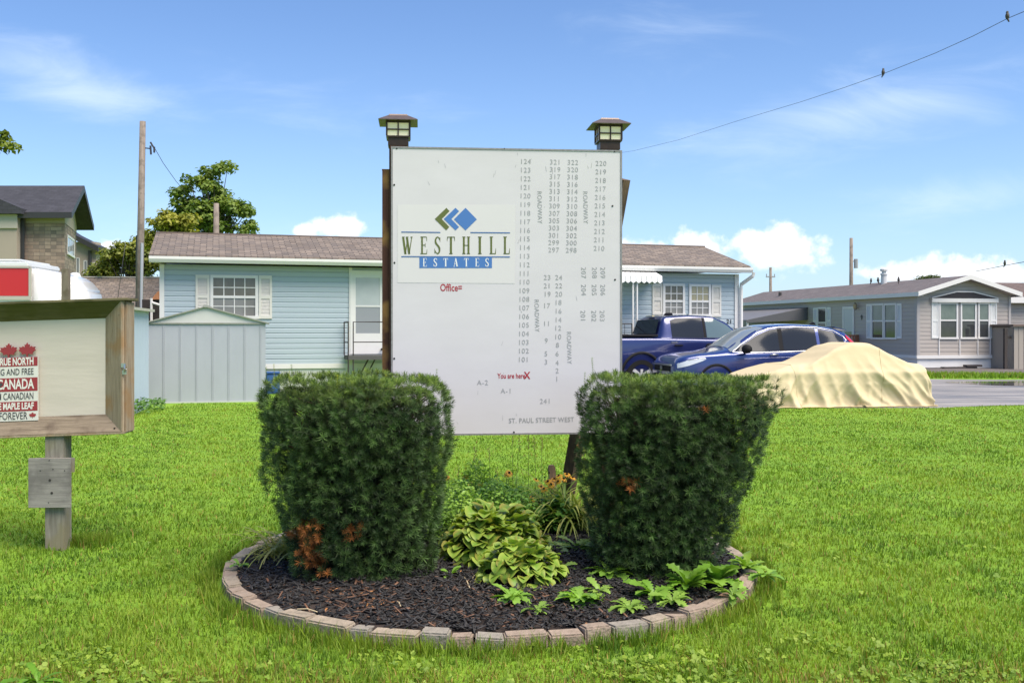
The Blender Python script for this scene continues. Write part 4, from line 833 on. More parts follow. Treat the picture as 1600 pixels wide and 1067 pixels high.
# ================================================================== HOUSES
white = mat('white_trim', (.68, .66, .64), .5, noise_s=2, noise_c=(.58, .56, .54), noise_amt=.5)
shut = mat('shutter_cream', (.62, .59, .54), .6); shw = mat('shutter_white', (.68, .68, .66), .55)
def glass_mat(name, c1, c2, s=3., st=(1, 1, 1), rough=.06): return mat(name, c1, rough, noise_s=s, noise_c=c2, noise_amt=1., spec=.7, stretch=st)
gl_dark = glass_mat('window_glass', (.055, .05, .04), (.15, .135, .105), 1.5, (1, 1, .5)); gl_cur = glass_mat('curtained_glass', (.25, .22, .13), (.34, .30, .19), 9, (3, 1, .05)); gl_gr = glass_mat('screened_glass', (.21, .205, .20), (.16, .155, .15), 2)  # window_glass noise paints tree reflections into the pane colour
bl_sid = mat('blue_siding', (.38, .445, .485), .5, noise_s=.8, noise_c=(.34, .40, .435), noise_amt=.8, stretch=(.3, .3, 1)); gr_sid = mat('grey_siding', (.40, .355, .32), .55, noise_s=.7, noise_c=(.355, .315, .285), noise_amt=.8, stretch=(.3, .3, 1))
sh_brown = brick_mat('brown_shingles', (.14, .11, .088), (.23, .185, .15), (.05, .04, .034), .30, .145, .012, .8, c3=(.10, .085, .078)); sh_grey = brick_mat('grey_shingles', (.105, .088, .088), (.14, .118, .115), (.07, .055, .055), .30, .145, .008, .5, c3=(.11, .10, .10))
def window(par, M, u0, u1, z0, z1, cols_, rows_up, mid=None, rows_lo=0, fr=.07, glass=None, glass_lo=None, mun=.022, frm=None, name='window'):
    """double-hung window, frame standing proud of the wall"""
    d0, d1 = .016, .055; mb = MB(M); frm = frm or white
    mb.box(u0, u1, d0, d1, z1 - fr, z1); mb.box(u0 - .02, u1 + .02, d0, d1 + .02, z0 - .02, z0 + fr * .8); mb.box(u0, u0 + fr, d0, d1, z0 + fr * .8, z1 - fr); mb.box(u1 - fr, u1, d0, d1, z0 + fr * .8, z1 - fr)
    a, b, lo, hi = u0 + fr, u1 - fr, z0 + fr * .8, z1 - fr
    if mid: mb.box(a, b, d0, d1 - .008, mid - .03, mid + .03)
    for i in range(1, cols_): x = a + (b - a) * i / cols_; mb.box(x - mun / 2, x + mun / 2, d0, .040, (mid + .03) if mid else lo, hi); (mb.box(x - mun / 2, x + mun / 2, d0, .034, lo, mid - .03) if (mid and rows_lo) else None)
    for j in range(1, rows_up): z = (mid or lo) + (hi - (mid or lo)) * j / rows_up; mb.box(a, b, d0, .038, z - mun / 2, z + mun / 2)
    if mid:
        for j in range(1, rows_lo): z = lo + (mid - lo) * j / rows_lo; mb.box(a, b, d0, .032, z - mun / 2, z + mun / 2)
    w_ = mb.build(name, frm, par, bevel=0); mb = MB(M); m_ = mid or lo
    mb.box(a - .01, b + .01, d0 - .004, .028, m_, hi + .01); mb.build('pane', glass or gl_dark, w_)
    if mid: mb = MB(M); mb.box(a - .01, b + .01, d0 - .004, .022, lo - .01, mid); mb.build('pane', glass_lo or glass or gl_dark, w_)
    return w_
def shutter(par, M, u0, u1, z0, z1, m_, midr=True):
    mb = MB(M); d = .014; f = .055; t_ = .045
    mb.box(u0, u0 + f, d, t_, z0, z1); mb.box(u1 - f, u1, d, t_, z0, z1); mb.box(u0 + f, u1 - f, d, t_, z1 - .08, z1); mb.box(u0 + f, u1 - f, d, t_, z0, z0 + .08)
    zm = z0 + (z1 - z0) * .5
    if midr: mb.box(u0 + f, u1 - f, d, t_, zm - .04, zm + .04)
    z = z0 + .08
    while z < z1 - .09:
        mb.poly([(u0 + f, .036, z), (u1 - f, .036, z), (u1 - f, .018, z + .035), (u0 + f, .018, z + .035)]); z += .035
    mb.poly([(u0 + f, .016, z0), (u1 - f, .016, z0), (u1 - f, .016, z1), (u0 + f, .016, z1)])
    return mb.build('shutter', m_, par, recalc=False)
def gutter(mb, u0, u1, w0, z, s=.12):
    mb.prism([(w0, z), (w0 + .005, z - s), (w0 + s * .72, z - s), (w0 + s * 1.0, z - s * .45), (w0 + s * 1.0, z), (w0 + s * .92, z), (w0 + s * .9, z - .02), (w0 + .02, z - .02)], (u0, u1), 'x') 

# ---------------- blue mobile home
BA = R(16.4); BO = (-8.45, 24.0); BW = Wall(BO, BA); bh = thing('mobile_home', 'light blue mobile home with brown shingle roof and white gutter behind the sign', 'mobile home', (BO[0], BO[1], 0), BA)
M0 = wallM((0, 0, 0), 0); BL = BW.u(1152.5); BD = 4.9; zsd = BW.z(480, 568); zev = 3.12; zg0 = BW.z(400, 402, .38)
mb = MB(); mb.box(0, BL, .0, BD, zsd - .05, zev); mb.build('wall_core', bl_sid, bh)
mb = MB(M0); mb.siding(.0, BL, zsd, zev - .02, .128, .018)
M_r = wallM((BL, 0, 0), R(90)); mb.M = M_r; mb.siding(0, BD, zsd, zev, .128, .018)
M_l = wallM((0, BD, 0), R(-90)); mb.M = M_l; mb.siding(0, BD, zsd, zev, .128, .018)
mb.build('siding', bl_sid, bh, recalc=False)
mb = MB(); mb.box(.02, BL - .02, .02, BD - .02, -.1, zsd - .06); mb.M = M0
for i in range(int(BL / .4)): mb.box(i * .4 + .0, i * .4 + .385, -.017, -.005, 0, zsd - .07)
mb.build('skirting', mat('skirting_white', (.60, .60, .58), .6, noise_s=3, noise_c=(.48, .48, .46), noise_amt=.6), bh)
mb = MB(M0); mb.box(-.02, BL + .02, .0, .035, zsd - .12, zsd - .0); cw = BW.u(257) - BW.u(251); mb.build('base_trim', white, bh)
for a_, b_ in ((-.02, cw), (BL - .11, BL + .02), (BW.u(545), BW.u(550))): mb = MB(M0); mb.box(a_, b_, .02, .045, zsd, zev); mb.build('corner_trim', white, bh)
# roof: gable with its ridge along the house
OV = .36; zr = zg0 + .02; rise = .78; x0, x1 = BW.u(233, OV) , BW.u(1172, OV)
mb = MB(); ym = BD / 2; th = .05
def slab(mb, a, b, c_, d_, t_=.05):
    b0 = mb.P([a, b, c_, d_] + [(p[0], p[1], p[2] - t_) for p in (a, b, c_, d_)])
    mb.f += [(b0, b0 + 1, b0 + 2, b0 + 3), (b0 + 7, b0 + 6, b0 + 5, b0 + 4), (b0, b0 + 4, b0 + 5, b0 + 1), (b0 + 1, b0 + 5, b0 + 6, b0 + 2), (b0 + 2, b0 + 6, b0 + 7, b0 + 3), (b0 + 3, b0 + 7, b0 + 4, b0)]
slab(mb, (x0, -OV - .03, zr), (x1, -OV - .03, zr), (x1, ym, zr + rise), (x0, ym, zr + rise)); slab(mb, (x1, BD + OV, zr), (x0, BD + OV, zr), (x0, ym + .001, zr + rise), (x1, ym + .001, zr + rise))
mb.build('roof', sh_brown, bh, uvbox=True)
mb = MB(); n_ = 60
for i in range(n_): a_ = x0 + (x1 - x0) * i / n_; mb.box(a_, a_ + (x1 - x0) / n_ * .98, ym - .12, ym + .12, zr + rise - .05, zr + rise + .012, Matrix.Rotation(R(0), 3, 'X'))
mb.build('ridge_cap', mat('ridge_shingle', (.15, .11, .095), .9, noise_s=6, noise_c=(.10, .08, .07)), bh)
mb = MB(); mb.prism([(-OV, zr - .06), (BD + OV, zr - .06), (ym, zr + rise - .06)], (.03, BL - .03), 'x'); mb.build('gable_wall', bl_sid, bh)
mb = MB(M0); mb.box(x0 + .02, x1 - .02, -.3, OV - .012, zr - .16, zr - .145); mb.box(x0 + .02, x1 - .02, OV - .012, OV, zr - .17, zr - .052)
for i in range(int((x1 - x0) / .1)): mb.box(x0 + .02 + i * .1, x0 + .03 + i * .1, .02, OV - .02, zr - .168, zr - .16)
mb.build('soffit', mat('soffit_cream', (.50, .48, .44), .6), bh)
mb = MB(M0); gutter(mb, x0, x1 + .02, OV + .001, zr - .045, .14); gt = mb.build('gutter', white, bh)
mb = MB(M0); ud = BW.u(1157, .06); zt_ = zr - .17; mb.tube([(ud + .22, OV + .06, zt_), (ud + .20, OV + .04, zt_ - .10), (ud, .10, zt_ - .33), (ud, .09, zt_ - .45), (ud, .09, .15), (ud + .02, .25, .05)], .055, 6); mb.build('downspout', white, bh)
def bwin(px0, px1, py0, py1, pm, c_, ru, rl, **k): return window(bh, M0, BW.u(px0, .05), BW.u(px1, .05), BW.z((px0 + px1) / 2, py1, .05), BW.z((px0 + px1) / 2, py0, .05), c_, ru, BW.z((px0 + px1) / 2, pm, .05), rl, **k)
bwin(328.5, 403.5, 430, 497, 464, 4, 2, 2, glass=gl_dark, glass_lo=gl_gr)
bwin(1036, 1070.5, 443, 493, 470.5, 3, 2, 2, glass=gl_dark, glass_lo=gl_gr); bwin(1077, 1111, 444, 494, 471, 3, 2, 2, glass=gl_cur, glass_lo=gl_gr)
for px0, px1, a_, b_ in ((305.5, 327.5, 429.5, 496.5), (404.5, 425, 430.5, 498), (1019.5, 1035, 443, 492), (1112, 1127, 445, 495)): shutter(bh, M0, BW.u(px0, .04), BW.u(px1, .04), BW.z((px0 + px1) / 2, b_, .04), BW.z((px0 + px1) / 2, a_, .04), shut)
# door
d0, d1 = BW.u(551.5, .05), BW.u(598, .05); zd1, zd0 = BW.z(575, 428, .05), BW.z(575, 553, .05)
mb = MB(M0); mb.box(d0 - .07, d0, .02, .06, zd0, zd1 + .08); mb.box(d1, d1 + .07, .02, .06, zd0, zd1 + .08); mb.box(d0, d1, .02, .06, zd1, zd1 + .08); mb.build('door_frame', white, bh)
mb = MB(M0); zg1, zg0_ = BW.z(575, 434, .05), BW.z(575, 521, .05); mb.box(d0, d1, .018, .045, zd0, zg0_); mb.box(d0, d1, .018, .045, zg1, zd1); mb.box(d0, d0 + .07, .018, .045, zg0_, zg1); mb.box(d1 - .07, d1, .018, .045, zg0_, zg1); mb.box(d0 + .07, d1 - .07, .02, .042, BW.z(575, 478.5, .05) - .02, BW.z(575, 478.5, .05) + .02); dr = mb.build('door', white, bh)
mb = MB(M0); zm_ = BW.z(575, 478.5, .05); mb.box(d0 + .07, d1 - .07, .018, .032, zm_, zg1); mb.build('pane', glass_mat('door_glass_upper', (.42, .45, .45), (.34, .37, .37), 2), dr); mb = MB(M0); mb.box(d0 + .07, d1 - .07, .018, .032, zg0_, zm_); mb.build('screen', mat('door_screen', (.26, .27, .29), .5), dr)
mb = MB(M0); mb.tube([(d1 - .035, .05, 2.0 - .95), (d1 - .035, .11, 1.05)], .02, 8); mb.lathe([(.025, .09), (.03, .115), (.02, .135)], 10, 'y', (d1 - .035, 0, 1.05)); mb.build('handle', mat('dark_metal', (.03, .028, .03), .4, .5), dr)
# front step with railing
iron = mat('iron_railing', (.045, .035, .035), .5, .3)
stp = thing('front_steps', 'dark metal railing round a small raised landing at the blue home door', 'steps', (BO[0], BO[1], 0), BA)
mb = MB(M0); zl = zd0 - .02; a_, b_ = BW.u(544, .9), BW.u(600, .9) + .4; mb.box(a_, b_, .06, .95, zl - .10, zl); mb.build('landing', mat('landing_dark', (.09, .085, .085), .8, noise_s=9), stp)
mb = MB(M0); ra, rb = BW.u(543.5, .95), BW.u(551.5, .95); ztop_ = BW.z(560, 503, .95); zmid = BW.z(560, 534.5, .95)
mb.tube([(a_, .1, zl), (a_, .1, ztop_)], .016, 6); mb.tube([(a_ + .0, .93, -.02), (a_ + .0, .93, ztop_)], .016, 6); mb.tube([(a_, .1, ztop_), (a_, .93, ztop_)], .016, 6); mb.tube([(a_, .1, zmid), (a_, .93, zmid)], .012, 6)
mb.tube([(a_ + .12, .93, -.02), (a_ + .12, .93, ztop_), (b_, .93, ztop_)], .016, 6); mb.tube([(a_ + .12, .93, zmid), (b_, .93, zmid)], .012, 6); mb.tube([(b_, .93, -.02), (b_, .93, ztop_)], .016, 6); mb.build('railing', iron, stp)
mb = MB(M0); mb.tube([(a_ + .55, .5, zl - .1), (a_ + .15, .3, -.02)], .02, 5); mb.tube([(a_ + .72, .5, zl - .1), (a_ + .32, .3, -.02)], .02, 5); mb.build('brace', iron, stp)
# awning and porch on the right
au0, au1 = BW.u(840), BW.u(1034, .85); za = BW.z(1000, 441, .9)
aw = thing('awning', 'white scalloped metal awning over the porch right of the sign', 'awning', (BO[0], BO[1], 0), BA)
mb = MB(M0); n_ = int((au1 - au0) / .15)
for i in range(n_):
    a_ = au0 + (au1 - au0) * i / n_; b_ = au0 + (au1 - au0) * (i + 1) / n_ - .012
    mb.poly([(a_, .03, za + .32), (b_, .03, za + .32), (b_, .5, za + .29), (a_, .5, za + .29)]); mb.poly([(a_, .5, za + .29), (b_, .5, za + .29), (b_, .9, za + .17), (a_, .9, za + .17)])
    m__ = (a_ + b_) / 2; mb.poly([(a_, .9, za + .17), (b_, .9, za + .17), (b_, .92, za + .02), (m__, .92, za - .025), (a_, .92, za + .02)])
for w0, w1, h0, h1 in ((.03, .47, .32, .29), (.47, .9, .29, .17)): mb.poly([(au1 - .01, w0, za + h0), (au1 - .01, w1, za + h1), (au1 - .01, w1, za + .0), (au1 - .01, (w0 + w1) / 2, za - .03), (au1 - .01, w0, za)])
mb.build('canopy', mat('awning_white', (.74, .74, .74), .5), aw, recalc=False)
mb = MB(M0); 
for px in (989, 995.5): u_ = BW.u(px, .85); mb.box(u_ - .018, u_ + .018, .83, .865, .0, za + .1)
u0_, u1_ = BW.u(989, .85), BW.u(995.5, .85); uc = (u0_ + u1_) / 2
mb.build('post', white, aw); mb = MB(M0); z = .5
while z < za - .1:
    pts = [(uc + .035 * math.sin(t * 2 * math.pi), .85, z + .16 * t) for t in np.linspace(0, 1, 9)]; mb.tube(pts, .008, 4); z += .16
mb.build('scroll_work', mat('scroll_grey', (.30, .31, .32), .5), aw)
pc = thing('porch', 'small white porch deck with black railing beneath the white awning', 'porch', (BO[0], BO[1], 0), BA)
mb = MB(M0); pu0, pu1 = BW.u(850), BW.u(990, .9); mb.box(pu0, pu1, .06, .9, .0, zsd - .02); mb.build('deck', mat('porch_deck', (.4, .4, .39), .8, noise_s=5), pc)
mb = MB(M0); zt2 = BW.z(985, 506, .9)
mb.tube([(pu0, .88, zt2), (pu1 - .04, .88, zt2)], .015, 5); mb.tube([(pu1 - .04, .88, zt2), (pu1 - .04, .88, zsd)], .015, 5)
for i in range(int((pu1 - pu0) / .14)): mb.tube([(pu0 + i * .14, .88, zsd), (pu0 + i * .14, .88, zt2)], .007, 4)
mb.build('railing', iron, pc)
mb = MB(M0); add_text(mb, '21', BW.u(1139.5, .03), BW.z(1139.5, 502.5, .03), .17, .032, 0, .004, 1.1); o = mb.build('house_number', mat('number_black', (.02, .02, .02), .5), bh, recalc=False)
bn = MB(); bn.box(-.16, .16, -.2, .2, 0, .48); bn.box(-.18, .18, -.22, .22, .48, .53); o = bn.build('recycling_bin', mat('bin_blue', (.03, .10, .30), .5), None, bevel=.02); uo = Vector((BO[0], BO[1], 0)) + Matrix.Rotation(BA, 3, 'Z') @ Vector((BW.u(426, .5), -.5, 0)); o.location = uo; o.rotation_euler = (0, 0, BA); tag(o, 'blue bin against the white skirting just right of the gabled shed', 'bin')

# ---------------- grey mobile home on the right
GO = ((1433 - CX) / F * 39.6, 39.6); GA = R(11.8); GW = Wall(GO, GA); gh = thing('mobile_home', 'grey mobile home with white skirting and a bay window in its gable end', 'mobile home', (GO[0], GO[1], 0), GA)
LA = GA + R(90); GS = Wall(GO, LA)          # long side, u runs away from the camera
GWid = GW.u(1577.5); GL_ = 17.5; zs = GW.z(1434, 556); ze = GW.z(1434, 459)
mb = MB(); mb.box(0, GWid, 0, GL_, zs - .02, ze - .02); mb.build('wall_core', gr_sid, gh)
rise = GW.z(1511, 431) - GW.z(1434, 457); zrf = ze + .05; ovs = .22
slope = rise / (GWid / 2 + ovs)
mb = MB(M0); mb.siding(0, GWid, zs, ze - .0, .16, .02); mb.siding(0, GWid, ze, ze + slope * GWid / 2 - .02, .16, .02, top=lambda z: ((z - ze) / slope, GWid - (z - ze) / slope))
Ml = wallM((0, GL_, 0), R(-90)); mb.M = Ml; mb.siding(0, GL_, zs, ze, .16, .015); mb.build('siding', gr_sid, gh, recalc=False)
mb = MB(); mb.prism([(0, ze - .03), (GWid, ze - .03), (GWid / 2, ze + slope * GWid / 2)], (-.001, .2), 'y'); mb.build('gable_wall', gr_sid, gh)
mb = MB(); mb.box(.03, GWid - .03, .03, GL_ - .03, -.2, zs - .03); mb.build('skirting', mat('skirting_stone_white', (.76, .74, .72), .7, noise_s=1.5, noise_c=(.62, .60, .58), noise_amt=.7, stretch=(1, 1, .6)), gh)
mb = MB(M0); mb.box(-.04, GWid + .04, .0, .05, zs - .11, zs + .02); mb.M = Ml; mb.box(0, GL_ + .04, .0, .05, zs - .11, zs + .02); mb.build('base_trim', white, gh)
mb = MB(M0); mb.box(-.03, .10, .022, .045, zs + .02, ze); mb.box(GWid - .08, GWid + .03, .022, .045, zs + .02, ze); mb.M = Ml; mb.box(GL_ - .1, GL_ + .03, .022, .045, zs + .02, ze); mb.build('corner_trim', mat('grey_trim', (.36, .34, .33), .6), gh)
mb = MB(); fo = .42; zpk = zrf + slope * (GWid / 2 + ovs) ; slab(mb, (-ovs, -fo, zrf), (GWid / 2, -fo, zpk), (GWid / 2, GL_ + .3, zpk), (-ovs, GL_ + .3, zrf), .06); slab(mb, (GWid + ovs, GL_ + .3, zrf), (GWid / 2 + .002, GL_ + .3, zpk), (GWid / 2 + .002, -fo, zpk), (GWid + ovs, -fo, zrf), .06); mb.build('roof', sh_grey, gh, uvbox=True)
mb = MB(); 
for s_ in (0, 1):
    xa_, xb_ = (-ovs - .02, GWid / 2) if not s_ else (GWid + ovs + .02, GWid / 2); mb.prism([(xa_, zrf - .16), (xb_, zpk - .16), (xb_, zpk + .02), (xa_, zrf + .02)], (-fo - .03, -fo), 'y')
mb.box(-ovs - .02, -ovs, -fo, GL_ + .3, zrf - .16, zrf + .005); mb.box(GWid + ovs, GWid + ovs + .02, -fo, GL_ + .3, zrf - .16, zrf + .005); mb.build('fascia', white, gh)
mb = MB(); mb.box(-ovs, 0, -fo, GL_ + .3, zrf - .15, zrf - .13); mb.box(GWid, GWid + ovs, -fo, GL_ + .3, zrf - .15, zrf - .13); 
mb.poly([(0, -fo, zrf - .10), (GWid / 2, -fo, zpk - .10), (GWid / 2, 0, zpk - .10), (0, 0, zrf - .10)]); mb.poly([(GWid, -fo, zrf - .10), (GWid / 2, -fo, zpk - .10), (GWid / 2, 0, zpk - .10), (GWid, 0, zrf - .10)]); mb.build('soffit', mat('grey_trim', (.36, .34, .33)), gh, recalc=False)
# bay window
gd = glass_mat('painted_reflection_glass', (.07, .105, .085), (.17, .21, .185), 1.2, (1, 1, 1)); gdk = glass_mat('dark_lower_glass', (.03, .033, .036), (.06, .062, .065), 2)  # gd has green reflections mottled into its base colour
gu = lambda p: GW.u(p, .05); gz = lambda p, y: GW.z(p, y, .05)
for a_, b_ in ((1467.5, 1497), (1501, 1526), (1528.5, 1547)): window(gh, M0, gu(a_), gu(b_), gz(1505, 529), gz(1505, 472.5), 1, 1, gz(1505, 500.5), 1, fr=.07, glass=gd, glass_lo=gdk)
for a_, b_ in ((1456, 1466.8), (1547.6, 1558)): shutter(gh, M0, gu(a_), gu(b_), gz(1505, 528.5), gz(1505, 473), shw)
mb = MB(M0); mb.box(gu(1454.5), gu(1558), .02, .14, gz(1505, 472.5), gz(1505, 466.5)); z_hi = gz(1505, 455.3)
mb.prism([(gu(1454.5), gz(1505, 466.4)), (gu(1493), z_hi - .04), (gu(1519), z_hi - .04), (gu(1558), gz(1505, 466.4)), (gu(1558), gz(1505, 465.0)), (gu(1519), z_hi), (gu(1493), z_hi), (gu(1454.5), gz(1505, 465.0))], (.02, .13), 'y')
for p in (1467.6, 1500, 1528.2, 1547.6): mb.box(gu(p) - .02, gu(p) + .02, .021, .05, zs + .03, gz(1505, 529.5))
mb.build('bay_trim', white, gh)
mb = MB(M0); mb.prism([(gu(1456), gz(1505, 466.3)), (gu(1557), gz(1505, 466.3)), (gu(1519), z_hi - .045), (gu(1493), z_hi - .045)], (.02, .136), 'y'); mb.build('bay_roof', mat('bay_dark_shingle', (.032, .03, .036), .85, noise_s=9), gh)
for p0_, p1_ in ((1497, 1501), (1526, 1528.5)): 
    mb = MB(M0); mb.box(gu(p0_) + .01, gu(p1_) - .01, .02, .03, gz(1505, 529), gz(1505, 473)); mb.build('window_mullion', mat('mull_grey', (.25, .24, .24), .6), gh)
# long side openings (wall coordinates run away from the corner: mirror u)
def SU(p): return GS.u(p, -0.0)
def SZ(p, y): return GS.z(p, y, -.0)
MS = Ml
def sw(px0, px1, y0, y1, ym, **k): a_, b_ = GL_ - SU(px0), GL_ - SU(px1); pm = (px0 + px1) / 2; return window(gh, MS, a_, b_, SZ(pm, y1), SZ(pm, y0), 1, 1, SZ(pm, ym), 1, fr=.075, **k)
sw(1362.8, 1382, 474.5, 529.5, 501.5, glass=gd, glass_lo=gdk); sw(1382.4, 1402, 474, 529.5, 501.5, glass=gd, glass_lo=gdk); sw(1278.5, 1292.5, 480, 520, 504, glass=gdk)
for px0, px1, y0, y1 in ((1355, 1362.3, 475, 529), (1402.4, 1409.8, 474, 529), (1271.8, 1278, 481, 522), (1293, 1299, 480, 522)): pm = (px0 + px1) / 2; shutter(gh, MS, GL_ - SU(px0), GL_ - SU(px1), SZ(pm, y1), SZ(pm, y0), shw)
mb = MB(MS); a_, b_ = GL_ - SU(1318), GL_ - SU(1335.8); z1, z0 = SZ(1327, 479), zs + .03; mb.box(a_ - .0, a_ + .1, .02, .06, z0, z1); mb.box(b_ - .1, b_, .02, .06, z0, z1); mb.box(a_ + .1, b_ - .1, .02, .06, z1 - .1, z1); mb.build('door_frame', white, gh)
mb = MB(MS); mb.box(a_ + .1, b_ - .1, .016, .04, z0, z1 - .1); dr = mb.build('door', mat('door_pale', (.50, .51, .51), .5), gh); mb = MB(MS); mb.box(a_ + .2, b_ - .2, .03, .045, z0 + .3, (z0 + z1) / 2 - .1); mb.build('pane', gl_gr, dr)
mb = MB(MS); u_ = GL_ - SU(1341); zc = SZ(1341, 478.5); mb.lathe([(.03, -.12), (.07, -.10), (.09, .08), (.05, .14), (.01, .17)], 8, 'z', (u_, .16, zc)); mb.tube([(u_, .02, zc - .05), (u_, .12, zc - .16), (u_, .16, zc - .12)], .018, 5); mb.build('porch_lamp', mat('lamp_brass', (.35, .28, .18), .4, .4), gh)
mb = MB(MS); add_text(mb, '9', GL_ - SU(1347), SZ(1347, 496.5), .30, .03, 0, .012); mb.build('house_number', mat('number_black', (.02, .02, .02)), gh, recalc=False)
mb = MB(); zc = zrf + slope * 1.1; 
u_ = SU(1305); hgt = SZ(1305, 437) ; mb.lathe([(.13, 0), (.13, .55), (.16, .56), (.16, .62), (.10, .63), (.10, .72), (.17, .74), (.17, .82), (.05, .88)], 12, 'z', (GWid / 2 - .25, u_ - 1.0, zpk - .25)); mb.build('roof_vent', mat('vent_white', (.55, .55, .55), .5), gh)
mb = MB(); mb.lathe([(.09, -.1), (.09, .12), (.05, .14), (.12, .16), (.02, .24)], 8, 'z', (GWid * .2, SU(1196), zrf + slope * (GWid * .2 + ovs))); mb.build('roof_vent', mat('vent_dark', (.06, .055, .055), .6), gh)
# wooden steps at its door
st = thing('wooden_steps', 'reddish wooden steps at the door of the grey mobile home', 'steps', (GO[0], GO[1], 0), GA); rw = wood_mat('red_wood', (.16, .07, .04), (.30, .14, .08), None, 'Z', 8)
us = SU(1341); zt3 = SZ(1341, 523); mb = MB(); mb.box(-1.25, -.06, us - .1, us + 1.2, zs - .18, zs - .12); mb.build('platform', rw, st); mb = MB()
for i in range(9): mb.box(-1.25 + .13 * i, -1.17 + .13 * i, us - .12, us - .09, zs - .12, zt3 - .06)
mb.box(-1.28, -.06, us - .13, us - .07, zt3 - .06, zt3); 
for q in (-1.25, -.1): mb.box(q - .04, q + .05, us - .15, us - .06, 0, zt3)
mb.build('railing', rw, st); mb = MB()
for i in range(4): mb.box(-1.0, -.2, us - .4 - i * .28, us - .13 - i * .28, 0, zs - .25 - i * .19)
mb.build('step', rw, st)
mb = MB(); mb.box(1.0, 2.5, -.28, -.03, 0, .07); mb.box(2.0, 2.7, -.32, -.06, .071, .15); mb.box(.3, 1.6, -.20, -.05, .0, .04); o = mb.build('stacked_planks', mat('plank_dark', (.06, .05, .05), .8), None, bevel=.01); o.location = (GO[0], GO[1], 0); o.rotation_euler = (0, 0, GA); tag(o, 'dark planks stacked on the gravel against the grey home skirting', 'planks')
# carport on its long side
cp = thing('carport', 'sloping dark metal carport roof attached to the far side of the grey home', 'carport', (GO[0], GO[1], 0), GA)
ca, cb = SU(1263), min(GL_ - .3, SU(1163)); zc1 = SZ(1263, 480)
mb = MB(); b = mb.P([(-.03, ca, zc1), (-3.2, ca, zc1 - .62), (-3.2, cb, zc1 - .62), (-.03, cb, zc1), (-.03, ca, zc1 - .06), (-3.2, ca, zc1 - .68), (-3.2, cb, zc1 - .68), (-.03, cb, zc1 - .06)]); mb.f += [(b, b + 1, b + 2, b + 3), (b + 4, b + 7, b + 6, b + 5), (b, b + 4, b + 5, b + 1), (b + 1, b + 5, b + 6, b + 2), (b + 2, b + 6, b + 7, b + 3), (b + 3, b + 7, b + 4, b)]; mb.build('roof_sheet', mat('carport_metal', (.19, .18, .175), .5, .2, noise_s=2), cp)
mb = MB(); mb.poly([(-.03, ca - .01, zc1 - .02), (-3.2, ca - .01, zc1 - .64), (-3.2, ca - .01, zc1 - .75), (-.03, ca - .01, zc1 - .62)]); mb.build('gable_panel', mat('carport_panel', (.09, .09, .10), .5), cp, recalc=False)
mb = MB()
for y_ in (ca + .05, (ca + cb) / 2, cb - .1): mb.box(-3.15, -3.07, y_, y_ + .08, 0, zc1 - .69)
mb.build('post', white, cp)
mb = MB(); mb.box(-3.1, -2.9, ca + 2.2, cb, 0, 1.35); o = mb.build('lattice_panel', mat('mauve_panel', (.22, .18, .19), .8, noise_s=6, noise_c=(.08, .06, .07), noise_amt=1, stretch=(3, 3, .3)), cp)
# ---------------- further grey home and tan shed at the right edge
fh = thing('mobile_home', 'brown-roofed grey home showing only its left end at the right edge', 'mobile home', (GO[0] + 4.4, GO[1] + 3.6, 0), GA)
mb = MB(M0); mb.siding(0, 9, .4, 2.75, .16, .02); mb.build('siding', gr_sid, fh, recalc=False); mb = MB(); mb.box(0, 9, .0, 6, 0, 2.75); mb.build('wall_core', gr_sid, fh); mb = MB(); slab(mb, (-.3, -.4, 2.95), (9.3, -.4, 2.95), (9.3, 3, 3.75), (-.3, 3, 3.75)); slab(mb, (9.3, 6.4, 2.95), (-.3, 6.4, 2.95), (-.3, 3.01, 3.75), (9.3, 3.01, 3.75)); mb.build('roof', brick_mat('dark_brown_shingles', (.10, .07, .06), (.13, .09, .08), (.05, .04, .03), .3, .145), fh, uvbox=True); mb = MB(); mb.box(-.32, 9.3, -.45, -.41, 2.70, 2.96); mb.build('fascia', white, fh)
mb = MB(M0); mb.box(.12, .3, .02, .12, 2.0, 2.15); mb.build('light_fixture', white, fh)
def ribbed(mb, u0, u1, z0, z1, pitch, d=.018, rib=.04, top=None):
    u_ = u0
    while u_ < u1 - .01:
        e = min(u_ + pitch, u1); zt_ = z1 if top is None else top((u_ + e) / 2); mb.box(u_, min(u_ + rib, e), 0, d, z0, z1); mb.poly([(u_ + rib, .002, z0), (e, .002, z0), (e, .002, z1), (u_ + rib, .002, z1)]); u_ = e
ts = thing('garden_shed', 'tan ribbed metal shed cut off by the right edge of the photo', 'shed', (PX(1584, 575, 39)[0], 39, 0), GA); mb = MB(M0); ribbed(mb, 0, 3, .0, H + 5 / F * 39, .22); mb.build('wall', mat('shed_tan', (.33, .29, .245), .6), ts, recalc=False); mb = MB(); mb.box(-.1, 3.1, -.1, 2.2, H + 5 / F * 39, H + 5 / F * 39 + .08); mb.build('roof', mat('shed_roof_brown', (.14, .10, .08), .6), ts); mb = MB(); mb.box(0.01, 3, .03, 2.1, 0, H + .1); mb.build('wall_core', mat('shed_tan', (.33, .29, .245)), ts)
mb = MB(); mb.box(-.32, -.2, .1, .2, 0, 1.6); mb.box(-.2, -.02, .12, .16, 1.2, 1.3); mb.build('door_frame', mat('dark_gate', (.05, .04, .035), .8), ts)

